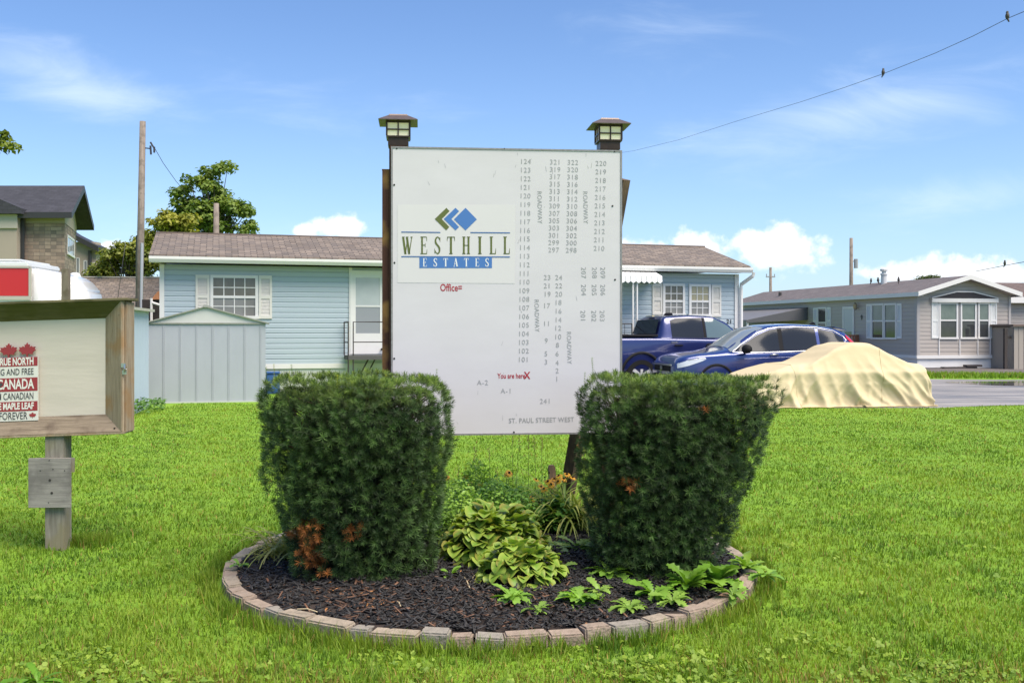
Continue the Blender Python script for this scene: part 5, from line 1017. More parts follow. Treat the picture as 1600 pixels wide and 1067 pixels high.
# ================================================================== SHEDS AT THE LEFT
SAo = (G(230.5, 630.5)); SH = Wall(SAo, R(14)); sA = thing('garden_shed', 'pale blue metal shed with a low white gable facing the lawn', 'shed', (SAo[0], SAo[1], 0), R(14))
shb = mat('shed_blue', (.37, .385, .43), .5, noise_s=2.5, noise_c=(.32, .335, .375), noise_amt=.7, stretch=(1, 1, .5)); shg = mat('shed_gable', (.54, .535, .51), .5, noise_s=3, noise_c=(.46, .455, .43)); rust = mat('shed_edge', (.30, .31, .28), .6, noise_s=9, noise_c=(.18, .16, .12))
sw_ = SH.u(415); zsh = SH.z(232, 505); zpk2 = SH.z(320, 478)
mb = MB(M0); pw_ = sw_ / 7.3
for i in range(8):
    a_, b_ = i * pw_, min((i + 1) * pw_, sw_); mb.poly([(a_, .0, .02), (b_, .0, .02), (b_, .0, zsh), (a_, .0, zsh)]); 
    if i: mb.box(a_ - .022, a_ - .008, 0, .012, .02, zsh); mb.box(a_ + .004, a_ + .016, 0, .008, .02, zsh)
mb.build('front_wall', shb, sA, recalc=False)
mb = MB(); mb.box(0.005, sw_ - .005, .005, 1.75, .01, zsh - .01); mb.build('wall_core', shb, sA)
mb = MB(); mb.prism([(-.02, zsh + .015), (sw_ + .02, zsh + .015), (sw_ * .485, zpk2 - .03)], (-.01, 1.7), 'y'); mb.build('gable', shg, sA)
mb = MB(M0); mb.box(-.03, sw_ + .03, .004, .03, zsh - .015, zsh + .015); mb.build('eave_trim', rust, sA)
mb = MB(); pk = sw_ * .485; slab(mb, (-.08, -.06, zsh + .01), (pk, -.06, zpk2), (pk, 1.8, zpk2), (-.08, 1.8, zsh + .01), .025); slab(mb, (sw_ + .08, 1.8, zsh + .01), (pk + .001, 1.8, zpk2), (pk + .001, -.06, zpk2), (sw_ + .08, -.06, zsh + .01), .025); mb.box(pk - .05, pk + .05, -.07, 1.81, zpk2 - .03, zpk2 + .012); mb.build('roof', rust, sA)
mb = MB(M0); mb.box(-.02, sw_ + .02, .003, .02, -.02, .03); mb.build('base_rail', mat('base_white', (.45, .46, .44), .6), sA)
# corrugated shed: we see its right side running away from us
c0 = G(200, 651); c1 = G(230.5, 636.5); sdir = math.atan2(c1[1] - c0[1], c1[0] - c0[0]); ex = 1.0; c0 = (c0[0] - math.cos(sdir) * ex, c0[1] - math.sin(sdir) * ex); CW = Wall(c0, sdir); LB = CW.u(230.5)
LB = math.hypot(c1[0] - c0[0], c1[1] - c0[1])
sB = thing('garden_shed', 'blue-white corrugated metal shed partly hidden behind the notice board', 'shed', (c0[0], c0[1], 0), sdir); shc = mat('shed_corrugated', (.42, .49, .58), .4, noise_s=2, noise_c=(.36, .42, .50)); zb1 = H + (HZ - 487.5) / F * 20
mb = MB(M0); n_ = int(LB / .035); mb.grid([[(i * LB / n_, .012 * math.cos(i * 1.25) + .012, z_) for i in range(n_ + 1)] for z_ in (.0, zb1)]); mb.build('side_wall', shc, sB, recalc=False)
mb = MB(); mb.box(0.01, LB - .01, .01, 2.2, 0, zb1 - .01); mb.build('wall_core', shc, sB)
mb = MB(); slab(mb, (-.08, -.12, zb1 + .05), (LB + .12, -.12, zb1 + .05), (LB + .12, 1.1, zb1 + .07), (-.08, 1.1, zb1 + .07), .05); slab(mb, (LB + .12, 2.3, zb1 + .05), (-.08, 2.3, zb1 + .05), (-.08, 1.101, zb1 + .07), (LB + .12, 1.101, zb1 + .07), .05); mb.build('roof', mat('shed_roof_cream', (.48, .46, .40), .6, noise_s=5, noise_c=(.3, .27, .2)), sB)
leafy_mass('edge_weeds', 'small weeds growing along the foot of the corrugated shed', 'weed', -6.95, 18.6, .25, 1.3, .22, 500, 41, (.05, .12, .02), (.12, .24, .04), (.05, .10))

# ================================================================== FENCE, TRAILER, BROWN-ROOFED HOUSE
fw = wood_mat('fence_grey', (.12, .10, .075), (.24, .20, .15), (.10, .08, .05), 'Z', 6)
P0 = np.array([-10.9, 24.5]); P1 = np.array([-14.7, 38.5]); fd = math.atan2(*(P1 - P0)[::-1]); fl = float(np.linalg.norm(P1 - P0)); fen = thing('wood_fence', 'weathered board fence with capped posts running back behind the sheds', 'fence', (P0[0], P0[1], 0), fd)
mb = MB(M0); zf = H + 50 / F * 25
for i in range(int(fl / .15)): mb.box(i * .15, i * .15 + .14, 0, .02, .1, zf - .22)
mb.build('boards', fw, fen, recalc=False); mb = MB(M0); mb.box(0, fl, -.02, .05, zf - .2, zf - .12); mb.box(0, fl, -.02, .05, zf - .02, zf + .02)
for i in range(int(fl / .15)): mb.box(i * .15, i * .15 + .02, 0, .02, zf - .12, zf - .02)
mb.build('rail', fw, fen)
for i in range(7):
    mb = MB(M0); u_ = i * fl / 6.01; mb.box(u_ - .05, u_ + .05, -.05, .06, 0, zf + .06); mb.box(u_ - .1, u_ + .1, -.1, .11, zf + .061, zf + .10); mb.box(u_ - .07, u_ + .07, -.07, .08, zf + .101, zf + .135); mb.build('post', fw, fen)
mb = MB(); X_, Y_, Z_ = PX(103, 420, 24.0); mb.box(-.085, .085, -.07, .07, 0, Z_); o = mb.build('wooden_post', fw, None, bevel=.01); o.location = (X_, Y_, 0); tag(o, 'tall bare grey post standing by the white nose of the trailer', 'post')
# cargo trailer
tr = thing('cargo_trailer', 'white box trailer with red side panel and rounded nose behind the notice board', 'trailer', (-13.4, 25.2, 0), R(4)); tw_ = mat('trailer_white', (.66, .66, .66), .3, coat=.4); 
def TP(px, py): X_, Y_, Z_ = PX(px, py, 24.2); return X_ + 13.4, Z_
x_a, zt_ = TP(-60, 410); x_b, _ = TP(40, 410); x_c, _ = TP(80, 410); _, zlo = TP(0, 466)
mb = MB(); mb.box(x_a, x_b, -1, 1, .55, zt_ - .12); mb.build('body', tw_, tr, bevel=.03)
mb = MB(); prof = [(x_b + .001, .6), (x_c + .55, .6), (x_c + .55, 1.5), (x_c + .42, TP(0, 452)[1]), (x_c + .15, TP(0, 432)[1]), (x_c - .2, TP(0, 424)[1]), (x_b + .001, TP(0, 417)[1])]; mb.prism(prof, (-.97, .97), 'y'); mb.build('nose', tw_, tr, bevel=.06, smooth=True, seg=3)
mb = MB(); mb.box(x_a + .05, x_b - .04, -1.012, -1.002, zlo + .06, TP(0, 419)[1]); mb.build('red_panel', mat('trailer_red', (.50, .012, .016), .35, coat=.3), tr)
mb = MB(); mb.box(x_a, x_b + .02, -1.03, -1.013, zlo - .04, zlo + .05); mb.box(x_b - .035, x_b + .03, -1.03, -1.002, zlo + .05, TP(0, 417)[1]); mb.box(x_a, x_b, -1.03, -1.002, TP(0, 418.5)[1], TP(0, 415)[1]); mb.build('trim', mat('trailer_trim', (.52, .46, .40), .4, .3), tr)
mb = MB(); mb.box(x_a, x_b - .05, -1.02, 1.02, zt_ - .11, zt_ + .02); mb.box(x_a, x_b - .25, -.95, .95, zt_ + .021, zt_ + .09); mb.build('roof', tw_, tr, bevel=.03)
for u_ in (x_a + .6, x_a + 1.5):
    mb = MB(); mb.lathe([(.2, -1.0), (.33, -1.0), (.35, -.95), (.35, -.82), (.33, -.78), (.2, -.78)], 24, 'y', (u_, 0, .35)); mb.build('wheel', mat('tyre_black', (.02, .02, .02), .85), tr)
mb = MB(); mb.tube([(x_c + .4, 0, .6), (x_c + 1.3, 0, .5)], .05, 6); mb.build('hitch', iron, tr)
for k, (px, py) in enumerate(((14, 393), (30, 395))): pass
mb = MB(); X_, Y_, Z_ = PX(117, 438, 27); mb.lathe([(.02, -.45), (.08, -.44), (.10, -.2), (.16, -.05), (.17, .08), (.12, .18), (.03, .21)], 12); o = mb.build('white_vent_cap', mat('white_plastic', (.62, .65, .68), .4), None, smooth=True); o.location = (X_, Y_, Z_); tag(o, 'small rounded white cover peeking above the fence right of the trailer', 'vent cover')
mb = MB(); mb.tube([(0, 0, .0), (0, 0, Z_ - .42)], .04, 6); q = mb.build('support_pole', iron, o); q.location = (0, 0, -Z_)
# brown-roofed house behind
bo = PX(118, 490, 42); rb = thing('mobile_home', 'low house behind the fence showing only its brown shingle roof', 'house', (bo[0] - 3, 42, 0), R(5)); zE, zR = H + 15 / F * 42, H + 82 / F * 45
mb = MB(); rw_ = 7.6; slab(mb, (-.3, -.4, zE), (rw_, -.4, zE), (rw_ + 1.2, 3.2, zR), (-.3, 3.2, zR), .06); slab(mb, (rw_, 6.8, zE), (-.3, 6.8, zE), (-.3, 3.21, zR), (rw_ + 1.2, 3.21, zR), .06); mb.build('roof', sh_brown, rb, uvbox=True); mb = MB(); mb.box(0, rw_ - .5, 0, 6.4, 0, zE - .05); mb.build('wall', gr_sid, rb); mb = MB(); mb.box(-.3, rw_ + 1.2, 3.15, 3.27, zR, zR + .05); mb.build('ridge_trim', mat('ridge_pale', (.42, .38, .34), .7), rb)
mb = MB(); b = mb.P([PX(236, 436, 33), PX(250, 462, 31), PX(250, 478, 31), PX(236, 470, 33)]); mb.f.append((b, b + 1, b + 2, b + 3)); b2 = mb.P([(p[0], p[1] + .15, p[2]) for p in (PX(236, 436, 33), PX(250, 462, 31), PX(250, 478, 31), PX(236, 470, 33))]); mb.f += [(b2 + 3, b2 + 2, b2 + 1, b2), (b, b + 1, b2 + 1, b2), (b + 1, b + 2, b2 + 2, b2 + 1), (b + 2, b + 3, b2 + 3, b2 + 2), (b + 3, b, b2, b2 + 3)]
lt = thing('lean_to', 'small dark wooden lean-to with an orange board beside the blue home corner', 'lean-to', (0, 0, 0)); 
mb = MB(); X0, Y0, _ = PX(237, 480, 31); X1, _, _ = PX(252, 480, 31); z1_ = PX(0, 468, 31)[2]; mb.box(X0 - .3, X1 + .8, 31, 32.6, 0, z1_); mb.build('wall', mat('dark_boards', (.035, .028, .024), .85), lt); mb = MB(); mb.prism([(PX(237, 0, 31)[0], z1_), (X1 + .3, z1_), (X1 + .3, PX(0, 448, 31)[2]), (PX(247, 0, 31)[0], PX(0, 456, 31)[2])], (30.94, 31.0), 'y'); mb.build('orange_board', wood_mat('orange_wood', (.30, .12, .05), (.5, .24, .12), None, 'Z', 8), lt); mb = MB(); mb.tube([PX(238, 473, 30.8), PX(251, 477, 30.8)], .035, 6); mb.tube([(PX(236.5, 473, 30.8)[0], 30.8, 0), PX(236.5, 466, 30.8)], .04, 6); mb.build('white_rail', white, lt)

# ================================================================== BRICK BUILDING
brk = brick_mat('grey_brown_stone', (.27, .185, .145), (.37, .27, .215), (.18, .14, .115), .62, .20, .014, .5, c3=(.15, .115, .10)); stu = mat('stucco', (.36, .295, .24), .85, noise_s=1, noise_c=(.32, .265, .215)); stl = mat('stucco_light', (.40, .36, .31), .85); roofd = brick_mat('charcoal_shingles', (.028, .028, .036), (.04, .04, .05), (.02, .02, .025), .5, .2, .01, .4); dkt = mat('dark_fascia', (.03, .028, .03), .5)
br = thing('apartment_building', 'stone and stucco apartment block with charcoal roof at the left edge', 'building', (0, 0, 0)); Y1 = 55.; X_L = PX(0, 0, Y1)[0]; X_s = PX(28, 0, Y1)[0]; X_R = PX(101, 0, Y1)[0]; zE = PX(0, 336, Y1)[2]; D_ = 5.5
Xr2 = PX(119, 0, Y1 + D_)[0] - .9
def depthq(px, Y): return PX(px, 0, Y)[0]
mb = MB(); b = mb.P([(X_s, Y1, 0), (X_R, Y1, 0), (Xr2 + .9, Y1 + D_, 0), (X_s, Y1 + D_, 0), (X_s, Y1, zE - .45), (X_R, Y1, zE - .45), (Xr2 + .9, Y1 + D_, zE - .45), (X_s, Y1 + D_, zE - .45)]); mb.f += [(b, b + 1, b + 5, b + 4), (b + 1, b + 2, b + 6, b + 5), (b + 2, b + 3, b + 7, b + 6), (b + 3, b, b + 4, b + 7), (b + 4, b + 5, b + 6, b + 7)]; mb.build('wall', brk, br, uvbox=True)
mb = MB(); pkx, pkz = (X_R + Xr2 + .9) / 2, PX(0, 297, Y1 + D_ / 2)[2]; b = mb.P([(X_s - .02, Y1 - .03, zE - .45), (X_R + .03, Y1 - .03, zE - .45), (X_R + .03, Y1 - .03, zE), (X_s - .02, Y1 - .03, zE), (Xr2 + .93, Y1 + D_, zE - .45), (Xr2 + .93, Y1 + D_, zE), (pkx + .03, Y1 + D_ / 2, pkz)]); mb.f += [(b, b + 1, b + 2, b + 3), (b + 1, b + 4, b + 5, b + 6, b + 2)]; mb.build('upper_wall', stu, br, recalc=False)
mb = MB(); zE2 = zE + .05; Lx = X_L - 14
b = mb.P([(Lx, Y1 - .7, zE2), (X_R + .7, Y1 - .7, zE2), (pkx + .8, Y1 + D_ / 2, pkz + .25), (Lx, Y1 + D_ / 2, pkz + .25), (Lx, Y1 + D_ + .7, zE2), (Xr2 + 1.7, Y1 + D_ + .7, zE2)]); mb.f += [(b, b + 1, b + 2, b + 3), (b + 3, b + 2, b + 5, b + 4)]; q = len(mb.v); b3 = mb.P([(p[0], p[1], p[2] - .28) for p in mb.v[b:b + 6]]); mb.f += [(b3 + 3, b3 + 2, b3 + 1, b3), (b3 + 4, b3 + 5, b3 + 2, b3 + 3)]; mb.build('roof', roofd, br, uvbox=True, recalc=False)
mb = MB(); mb.f.append(tuple([mb.P([(X_R + .7, Y1 - .7, zE2), (pkx + .8, Y1 + D_ / 2, pkz + .25), (Xr2 + 1.7, Y1 + D_ + .7, zE2), (Xr2 + 1.7, Y1 + D_ + .7, zE2 - .35), (pkx + .8, Y1 + D_ / 2, pkz - .12), (X_R + .7, Y1 - .7, zE2 - .35)]) + i for i in range(6)])); mb.box(Lx, X_R + .7, Y1 - .74, Y1 - .66, zE2 - .3, zE2 + .02); mb.tube([(PX(35, 0, Y1 - .2)[0], Y1 - .2, zE), (PX(35, 0, Y1 - .2)[0], Y1 - .2, 2)], .12, 6); mb.build('fascia', dkt, br, recalc=False)
# projecting stucco bay on the left
zb3 = PX(0, 330, 54)[2]; mb = MB(); mb.box(PX(-60, 0, 54)[0], PX(26, 0, 54.3)[0], 54.3, 54.98, 0, zb3); mb.build('bay_wall', stu, br); mb = MB(); xb_ = PX(28, 0, 54)[0]; mb.prism([(PX(-70, 0, 52)[0], PX(0, 305, 52)[2]), (PX(0, 0, 54)[0], PX(0, 311, 54)[2]), (xb_ + .2, zb3 + .15), (xb_ + .2, zb3 - .15), (PX(-70, 0, 52)[0], zb3 - .15)], (53.9, 55.2), 'y'); mb.build('bay_roof', roofd, br, uvbox=True)
mb = MB()
mb.box(PX(-60, 0, 52)[0], PX(26.5, 0, 54.2)[0], 54.2, 54.29, zb3 - .9, zb3 - .15); mb.build('bay_band', stl, br)
# window in the gable end
Mg = wallM((X_R, Y1, 0), math.atan2(D_, Xr2 + .9 - X_R)); gl_ = math.hypot(D_, Xr2 + .9 - X_R); WG = Wall((X_R, Y1), math.atan2(D_, Xr2 + .9 - X_R))
u0_, u1_ = gl_ * .18, gl_ * .78; window(br, Mg, u0_, u1_, PX(0, 399, Y1 + 2)[2], PX(0, 369, Y1 + 2)[2], 3, 1, None, fr=.12, mun=.12, glass=gl_gr)
# further wing
wg = thing('apartment_building', 'lower stucco wing with sloping dark roof behind the stone block', 'building', (0, 0, 0)); Yw = 66.
mb = MB(); xa_, xb_ = PX(90, 0, Yw)[0], PX(150, 0, Yw)[0]; ztw = PX(0, 378, Yw)[2]; mb.box(xa_, xb_, Yw, Yw + .8, 0, ztw); mb.build('wall', stu, wg)
mb = MB(); b = mb.P([(xa_, Yw - .5, PX(0, 366, Yw)[2] + .8), (PX(118, 0, Yw)[0], Yw - .5, PX(0, 366, Yw)[2]), (PX(158, 0, Yw)[0], Yw - .5, PX(0, 386, Yw)[2]), (PX(158, 0, Yw)[0], Yw + .9, PX(0, 386, Yw)[2]), (PX(118, 0, Yw)[0], Yw + .9, PX(0, 366, Yw)[2]), (xa_, Yw + .9, PX(0, 366, Yw)[2] + .8)]); b2 = mb.P([(p[0], p[1], p[2] - .35) for p in mb.v[b:b + 6]]); mb.f += [(b, b + 1, b + 4, b + 5), (b + 1, b + 2, b + 3, b + 4), (b2 + 5, b2 + 4, b2 + 1, b2), (b2 + 4, b2 + 3, b2 + 2, b2 + 1), (b, b2, b2 + 1, b + 1), (b + 1, b2 + 1, b2 + 2, b + 2), (b + 2, b2 + 2, b2 + 3, b + 3)]; mb.build('roof', dkt, wg, recalc=False)
Mw = wallM((0, Yw, 0), 0)
for a_, b_, c_, d_ in ((119, 125, 403, 427), (131, 137, 407, 428), (144, 149, 410, 430)): window(wg, Mw, PX(a_, 0, Yw)[0], PX(b_, 0, Yw)[0], PX(0, d_, Yw)[2], PX(0, c_, Yw)[2], 1, 1, None, fr=.05, glass=gl_gr)
mb = MB(); mb.tube([(PX(142, 0, Yw)[0], Yw - .15, PX(0, 392, Yw)[2]), (PX(142, 0, Yw)[0], Yw - .15, 0)], .12, 6); mb.build('downspout', dkt, wg)
# ================================================================== VEHICLES
paint = mat('blue_metallic_paint', (.014, .032, .16), .28, .35, coat=1., spec=.6, noise_s=.5, noise_c=(.014, .034, .155), noise_amt=.3); paint2 = mat('deep_blue_paint', (.014, .022, .11), .3, .35, coat=1., spec=.6)
tint = mat('tinted_glass', (.022, .026, .035), .10, spec=.2); wsg = mat('windshield_glass', (.20, .23, .25), .05, spec=.9); chrome = mat('chrome', (.55, .55, .57), .28, 1.); blk = mat('black_plastic', (.015, .015, .017), .7, spec=.12); tyre = mat('tyre_rubber', (.012, .012, .012), .9, spec=.2); alloy = mat('alloy_rim', (.58, .58, .59), .35, .25); lens = mat('headlight_lens', (.55, .58, .62), .1, spec=.9); tail = mat('tail_lens', (.45, .015, .015), .15, spec=.8)
def interp_st(st, n):
    st = np.array(st, float); xs = np.linspace(st[0, 0], st[-1, 0], n); cols_ = [np.interp(xs, st[:, 0], st[:, j]) for j in range(1, st.shape[1])]
    k = np.array([.25, .5, .25])
    for j in range(len(cols_)):
        for _ in range(3):
            c_ = cols_[j]; s_ = np.convolve(np.concatenate([[c_[0]], c_, [c_[-1]]]), k, 'valid'); s_[0], s_[-1] = c_[0], c_[-1]; cols_[j] = s_
    return xs, np.array(cols_).T
class Shell:
    """car shell lofted from stations (x, half width, sill z, belt z, top z, roof half width); front at x=0"""
    def __init__(s, st, n=90): s.xs, s.d = interp_st(st, n); s.rings = [s.ring(*row) for row in s.d]
    def ring(s, hw, zs, zb, zt, hr):
        p = [(0, zs), (hw * .90, zs), (hw * .985, zs + .10), (hw, zs + (zb - zs) * .55), (hw * .985, zb - .03), (hw * .95, zb + .015)]
        if zt - zb > .14: p += [(hr + (hw * .95 - hr) * .12, zt - .085), (hr * .93, zt - .03), (hr * .55, zt - .004), (0, zt)]
        else:
            q = max(zt - zb, .02); p += [(hw * .88, zb + q * .55), (hw * .72, zb + q * .82), (hw * .4, zb + q * .97), (0, zt)]
        p = np.array(p)
        for _ in range(2):
            a, b = p[:-1], p[1:]; q = np.empty((2 * len(a), 2)); q[0::2] = a * .75 + b * .25; q[1::2] = a * .25 + b * .75; q[0] = p[0]; q[-1] = p[-1]; p = q
        return p
    def mesh(s, name, m, parent, cut=()):
        mb = MB(); R_ = s.rings; n = len(R_[0]); idx = []
        for x, r_ in zip(s.xs, R_): idx.append(mb.P([(x, y, z) for y, z in r_] + [(x, -y, z) for y, z in r_[-2:0:-1]]))
        t = 2 * n - 2
        for a, b in zip(idx, idx[1:]):
            for k in range(t): mb.f.append((a + k, a + (k + 1) % t, b + (k + 1) % t, b + k))
        mb.f.append(tuple(idx[0] + k for k in range(t))[::-1]); mb.f.append(tuple(idx[-1] + k for k in range(t)))
        o = mb.build(name, m, parent)
        if cut:
            c_ = MB()
            for cx_, cz_, r_ in cut: c_.lathe([(r_, -1.3), (r_, -.55)], 40, 'y', (cx_, 0, cz_)); c_.lathe([(r_, .55), (r_, 1.3)], 40, 'y', (cx_, 0, cz_))
            co = c_.build('cut', m); md = o.modifiers.new('b', 'BOOLEAN'); md.object = co; md.operation = 'DIFFERENCE'; md.solver = 'EXACT'
            dg = bpy.context.evaluated_depsgraph_get(); me = bpy.data.meshes.new_from_object(o.evaluated_get(dg)); o.modifiers.clear(); o.data = me; cm = co.data; bpy.data.objects.remove(co); bpy.data.meshes.remove(cm)
        smooth_by_angle(o, 42); return o
    def at(s, x):
        i = np.clip(np.searchsorted(s.xs, x) - 1, 0, len(s.xs) - 2); t = (x - s.xs[i]) / (s.xs[i + 1] - s.xs[i]); return s.rings[i] * (1 - t) + s.rings[i + 1] * t
    def y(s, x, z):
        r_ = s.at(x); k = int(np.argmax(r_[:, 0] > .01)); zz, yy = r_[:, 1], r_[:, 0]; m_ = np.arange(len(zz)) >= 3; return float(np.interp(z, zz[m_], yy[m_]))
    def top(s, x, y): r_ = s.at(x); h = len(r_) // 2; return float(np.interp(abs(y), r_[h:, 0][::-1], r_[h:, 1][::-1]))
    def patch(s, lo, hi, side, off=.006, nx=24, nz=6):
        """surface patch on one side between the outlines lo(x), hi(x) given as point lists"""
        lo, hi = np.array(lo), np.array(hi); x0, x1 = max(lo[0, 0], hi[0, 0]), min(lo[-1, 0], hi[-1, 0]); rows = []
        for x in np.linspace(x0, x1, nx):
            a, b = np.interp(x, lo[:, 0], lo[:, 1]), np.interp(x, hi[:, 0], hi[:, 1]); rows.append([(x, side * (s.y(x, z) + off), z) for z in np.linspace(a, b, nz)])
        return rows
    def line(s, pts, side, off=.012): return [(x, side * (s.y(x, z) + off), z) for x, z in pts]
def wheel(par, x, y, z, r_, w_, side, spokes=10):
    wh = thing('wheel', None, None); wh.parent = par; wh.location = (x, y, z); wh.rotation_euler = (0, random.random(), 0)
    mb = MB(); mb.lathe([(r_ * .66, -w_ / 2), (r_ * .93, -w_ / 2), (r_, -w_ / 2 + .03), (r_, w_ / 2 - .03), (r_ * .93, w_ / 2), (r_ * .66, w_ / 2)], 40, 'y', cap=False); o = mb.build('tyre', tyre, wh); smooth_by_angle(o, 40)
    mb = MB(); f = side * w_ / 2 * .85; mb.lathe([(r_ * .67, f * 1.05), (r_ * .62, f * .9), (r_ * .60, f * .2), (r_ * .66, -f * .9)], 40, 'y', cap=False); mb.lathe([(.001, f * .95), (r_ * .14, f * .95), (r_ * .16, f * .6)], 16, 'y')
    for i in range(spokes):
        a = 2 * math.pi * i / spokes; c_, s_ = math.cos(a), math.sin(a); 
        q0, q1 = .045, .030
        pr = [(c_ * a_ - s_ * b_, s_ * a_ + c_ * b_) for a_, b_ in ((r_ * .12, -q0 * .6), (r_ * .63, -q0), (r_ * .63, q0), (r_ * .12, q0 * .6))]; mb.prism(pr, (f * .80, f * .97), 'y')
    mb.build('rim', alloy, wh); mb = MB(); mb.lathe([(.001, 0), (r_ * .55, 0), (r_ * .55, side * .01)], 24, 'y'); mb.build('brake_disc', mat('brake_dark', (.06, .055, .05), .6, .4), wh)
    return wh
def strip_obj(name, rows, m, par, smooth=True): mb = MB(); mb.grid(rows); return mb.build(name, m, par, recalc=False, smooth=smooth)
def flare(shell, par, cx_, cz_, r_, side, m, w_=.055, a0=-.15, a1=3.29, out=.012):
    rows = []
    for a in np.linspace(a0, a1, 26):
        c_, s_ = math.cos(a), math.sin(a); row = []
        for rr_, o_ in ((r_ - .005, -.03), (r_ - .004, out), (r_ + w_ * .6, out), (r_ + w_, .002)):
            x, z = cx_ + c_ * rr_, max(cz_ + s_ * rr_, shell.at(cx_ + c_ * rr_)[0, 1] + .02); row.append((x, side * (shell.y(x, max(z, .42)) + o_), z))
        rows.append(row)
    return strip_obj('wheel_arch', rows, m, par)

# ---------------- blue SUV (front at local x = 0)
def P2(px, Y): return ((px - CX) / F * Y, Y)
suv = thing('parked_car', 'shiny blue SUV with chrome window line parked nose left beside the covered car', 'car', (0, 0, 0), R(11))
ST = [(0, .70, .42, .70, .78, .6), (.05, .80, .30, .80, .88, .6), (.18, .87, .26, .90, .97, .66), (.5, .915, .24, .96, 1.03, .7), (.95, .925, .24, .99, 1.08, .7), (1.25, .925, .24, 1.01, 1.13, .66), (1.6, .925, .24, 1.02, 1.36, .67), (1.95, .925, .24, 1.03, 1.56, .69), (2.3, .925, .24, 1.04, 1.66, .70), (2.8, .925, .24, 1.06, 1.69, .71), (3.4, .925, .24, 1.09, 1.67, .70), (3.9, .92, .24, 1.12, 1.60, .67), (4.2, .90, .26, 1.13, 1.52, .58), (4.42, .88, .30, 1.12, 1.34, .56), (4.52, .86, .36, 1.08, 1.16, .6), (4.59, .80, .42, .98, 1.02, .6)]
sh = Shell(ST); Yf = 22.15; X0_, _ = P2(1117, Yf); wb0, wb1 = .93, 3.59
# near front wheel centre (local (.93, -.80)) is put at the photo's wheel
a_ = R(11); lx, ly = .93, -.80; suv.location = (X0_ - (lx * math.cos(a_) - ly * math.sin(a_)), Yf - (lx * math.sin(a_) + ly * math.cos(a_)), 0)
sh.mesh('body', paint, suv, ((wb0, .36, .385), (wb1, .36, .385)))
for s_ in (-1, 1):
    for wx in (wb0, wb1): wheel(suv, wx, s_ * .80, .345, .345, .225, s_); flare(sh, suv, wx, .36, .39, s_, blk, .05)
    lo = [(1.40, 1.075), (1.75, 1.055), (2.44, 1.07)]; hi = [(1.40, 1.085), (1.62, 1.22), (1.95, 1.42), (2.25, 1.545), (2.44, 1.575)]
    strip_obj('front_side_window', sh.patch(lo, hi, s_, .006), tint, suv)
    strip_obj('rear_side_window', sh.patch([(2.54, 1.07), (3.36, 1.10)], [(2.54, 1.58), (2.9, 1.59), (3.36, 1.575)], s_, .006), tint, suv)
    strip_obj('quarter_window', sh.patch([(3.44, 1.105), (3.75, 1.13), (4.06, 1.27)], [(3.44, 1.565), (3.8, 1.505), (4.06, 1.36), (4.08, 1.30)], s_, .006), tint, suv)
    strip_obj('door_pillar', sh.patch([(2.44, 1.07), (2.54, 1.07)], [(2.44, 1.575), (2.54, 1.58)], s_, .004, 3), blk, suv)
    out_ = sh.line([(1.34, 1.055), (1.60, 1.235), (1.93, 1.44), (2.22, 1.57), (2.5, 1.605), (2.9, 1.61), (3.4, 1.60), (3.82, 1.53), (4.06, 1.40), (4.14, 1.31), (4.02, 1.22), (3.76, 1.11), (3.4, 1.08), (2.5, 1.05), (1.8, 1.035), (1.34, 1.05)], s_, .008)
    mb = MB(); mb.tube(out_, .013, 8, False); mb.build('window_trim', chrome, suv, smooth=True)
    # mirror
    mb = MB(); mb.tube([(1.60, s_ * .90, 1.04), (1.60, s_ * 1.0, 1.07)], .03, 8); q = MB(); mb.lathe([(.01, -.13), (.075, -.11), (.10, -.02), (.10, .07), (.06, .12), (.01, .135)], 14, 'y', (1.58, s_ * 1.05, 1.12)); o = mb.build('side_mirror', blk, suv, smooth=True)
    for hx in (2.28, 3.22): mb = MB(); mb.tube(sh.line([(hx - .09, .985), (hx, .995), (hx + .10, .99)], s_, .022), .014, 6); mb.build('door_handle', chrome, suv, smooth=True)
    for pts in ([(1.42, .36), (1.38, .7), (1.42, 1.0)], [(2.49, .34), (2.49, 1.04)], [(3.28, .62), (3.36, .9), (3.44, 1.07)]): mb = MB(); mb.tube(sh.line(pts, s_, -.001), .0045, 4, False); mb.build('door_seam', blk, suv)
    strip_obj('sill_cladding', sh.patch([(1.34, .26), (3.2, .26)], [(1.34, .40), (3.2, .40)], s_, .012), blk, suv)
    mb = MB(); mb.tube(sh.line([(.5, .93), (1.6, .90), (2.6, .93), (3.6, .98), (4.2, 1.02)], s_, -.004), .010, 6, False); mb.build('body_crease', paint, suv, smooth=True)
    # headlight wraps round the corner
    strip_obj('headlight', sh.patch([(.06, .70), (.3, .76), (.60, .86), (.68, .90)], [(.06, .80), (.3, .885), (.60, .915), (.68, .92)], s_, .012, 16, 4), lens, suv)
    mb = MB(); mb.tube(sh.line([(.07, .80), (.3, .885), (.66, .925)], s_, .012), .012, 6, False); mb.build('headlight_trim', chrome, suv, smooth=True)
    strip_obj('tail_light', sh.patch([(4.16, 1.36), (4.34, 1.12), (4.54, .96)], [(4.16, 1.44), (4.40, 1.26), (4.54, 1.02)], s_, .02, 10, 4), tail, suv)
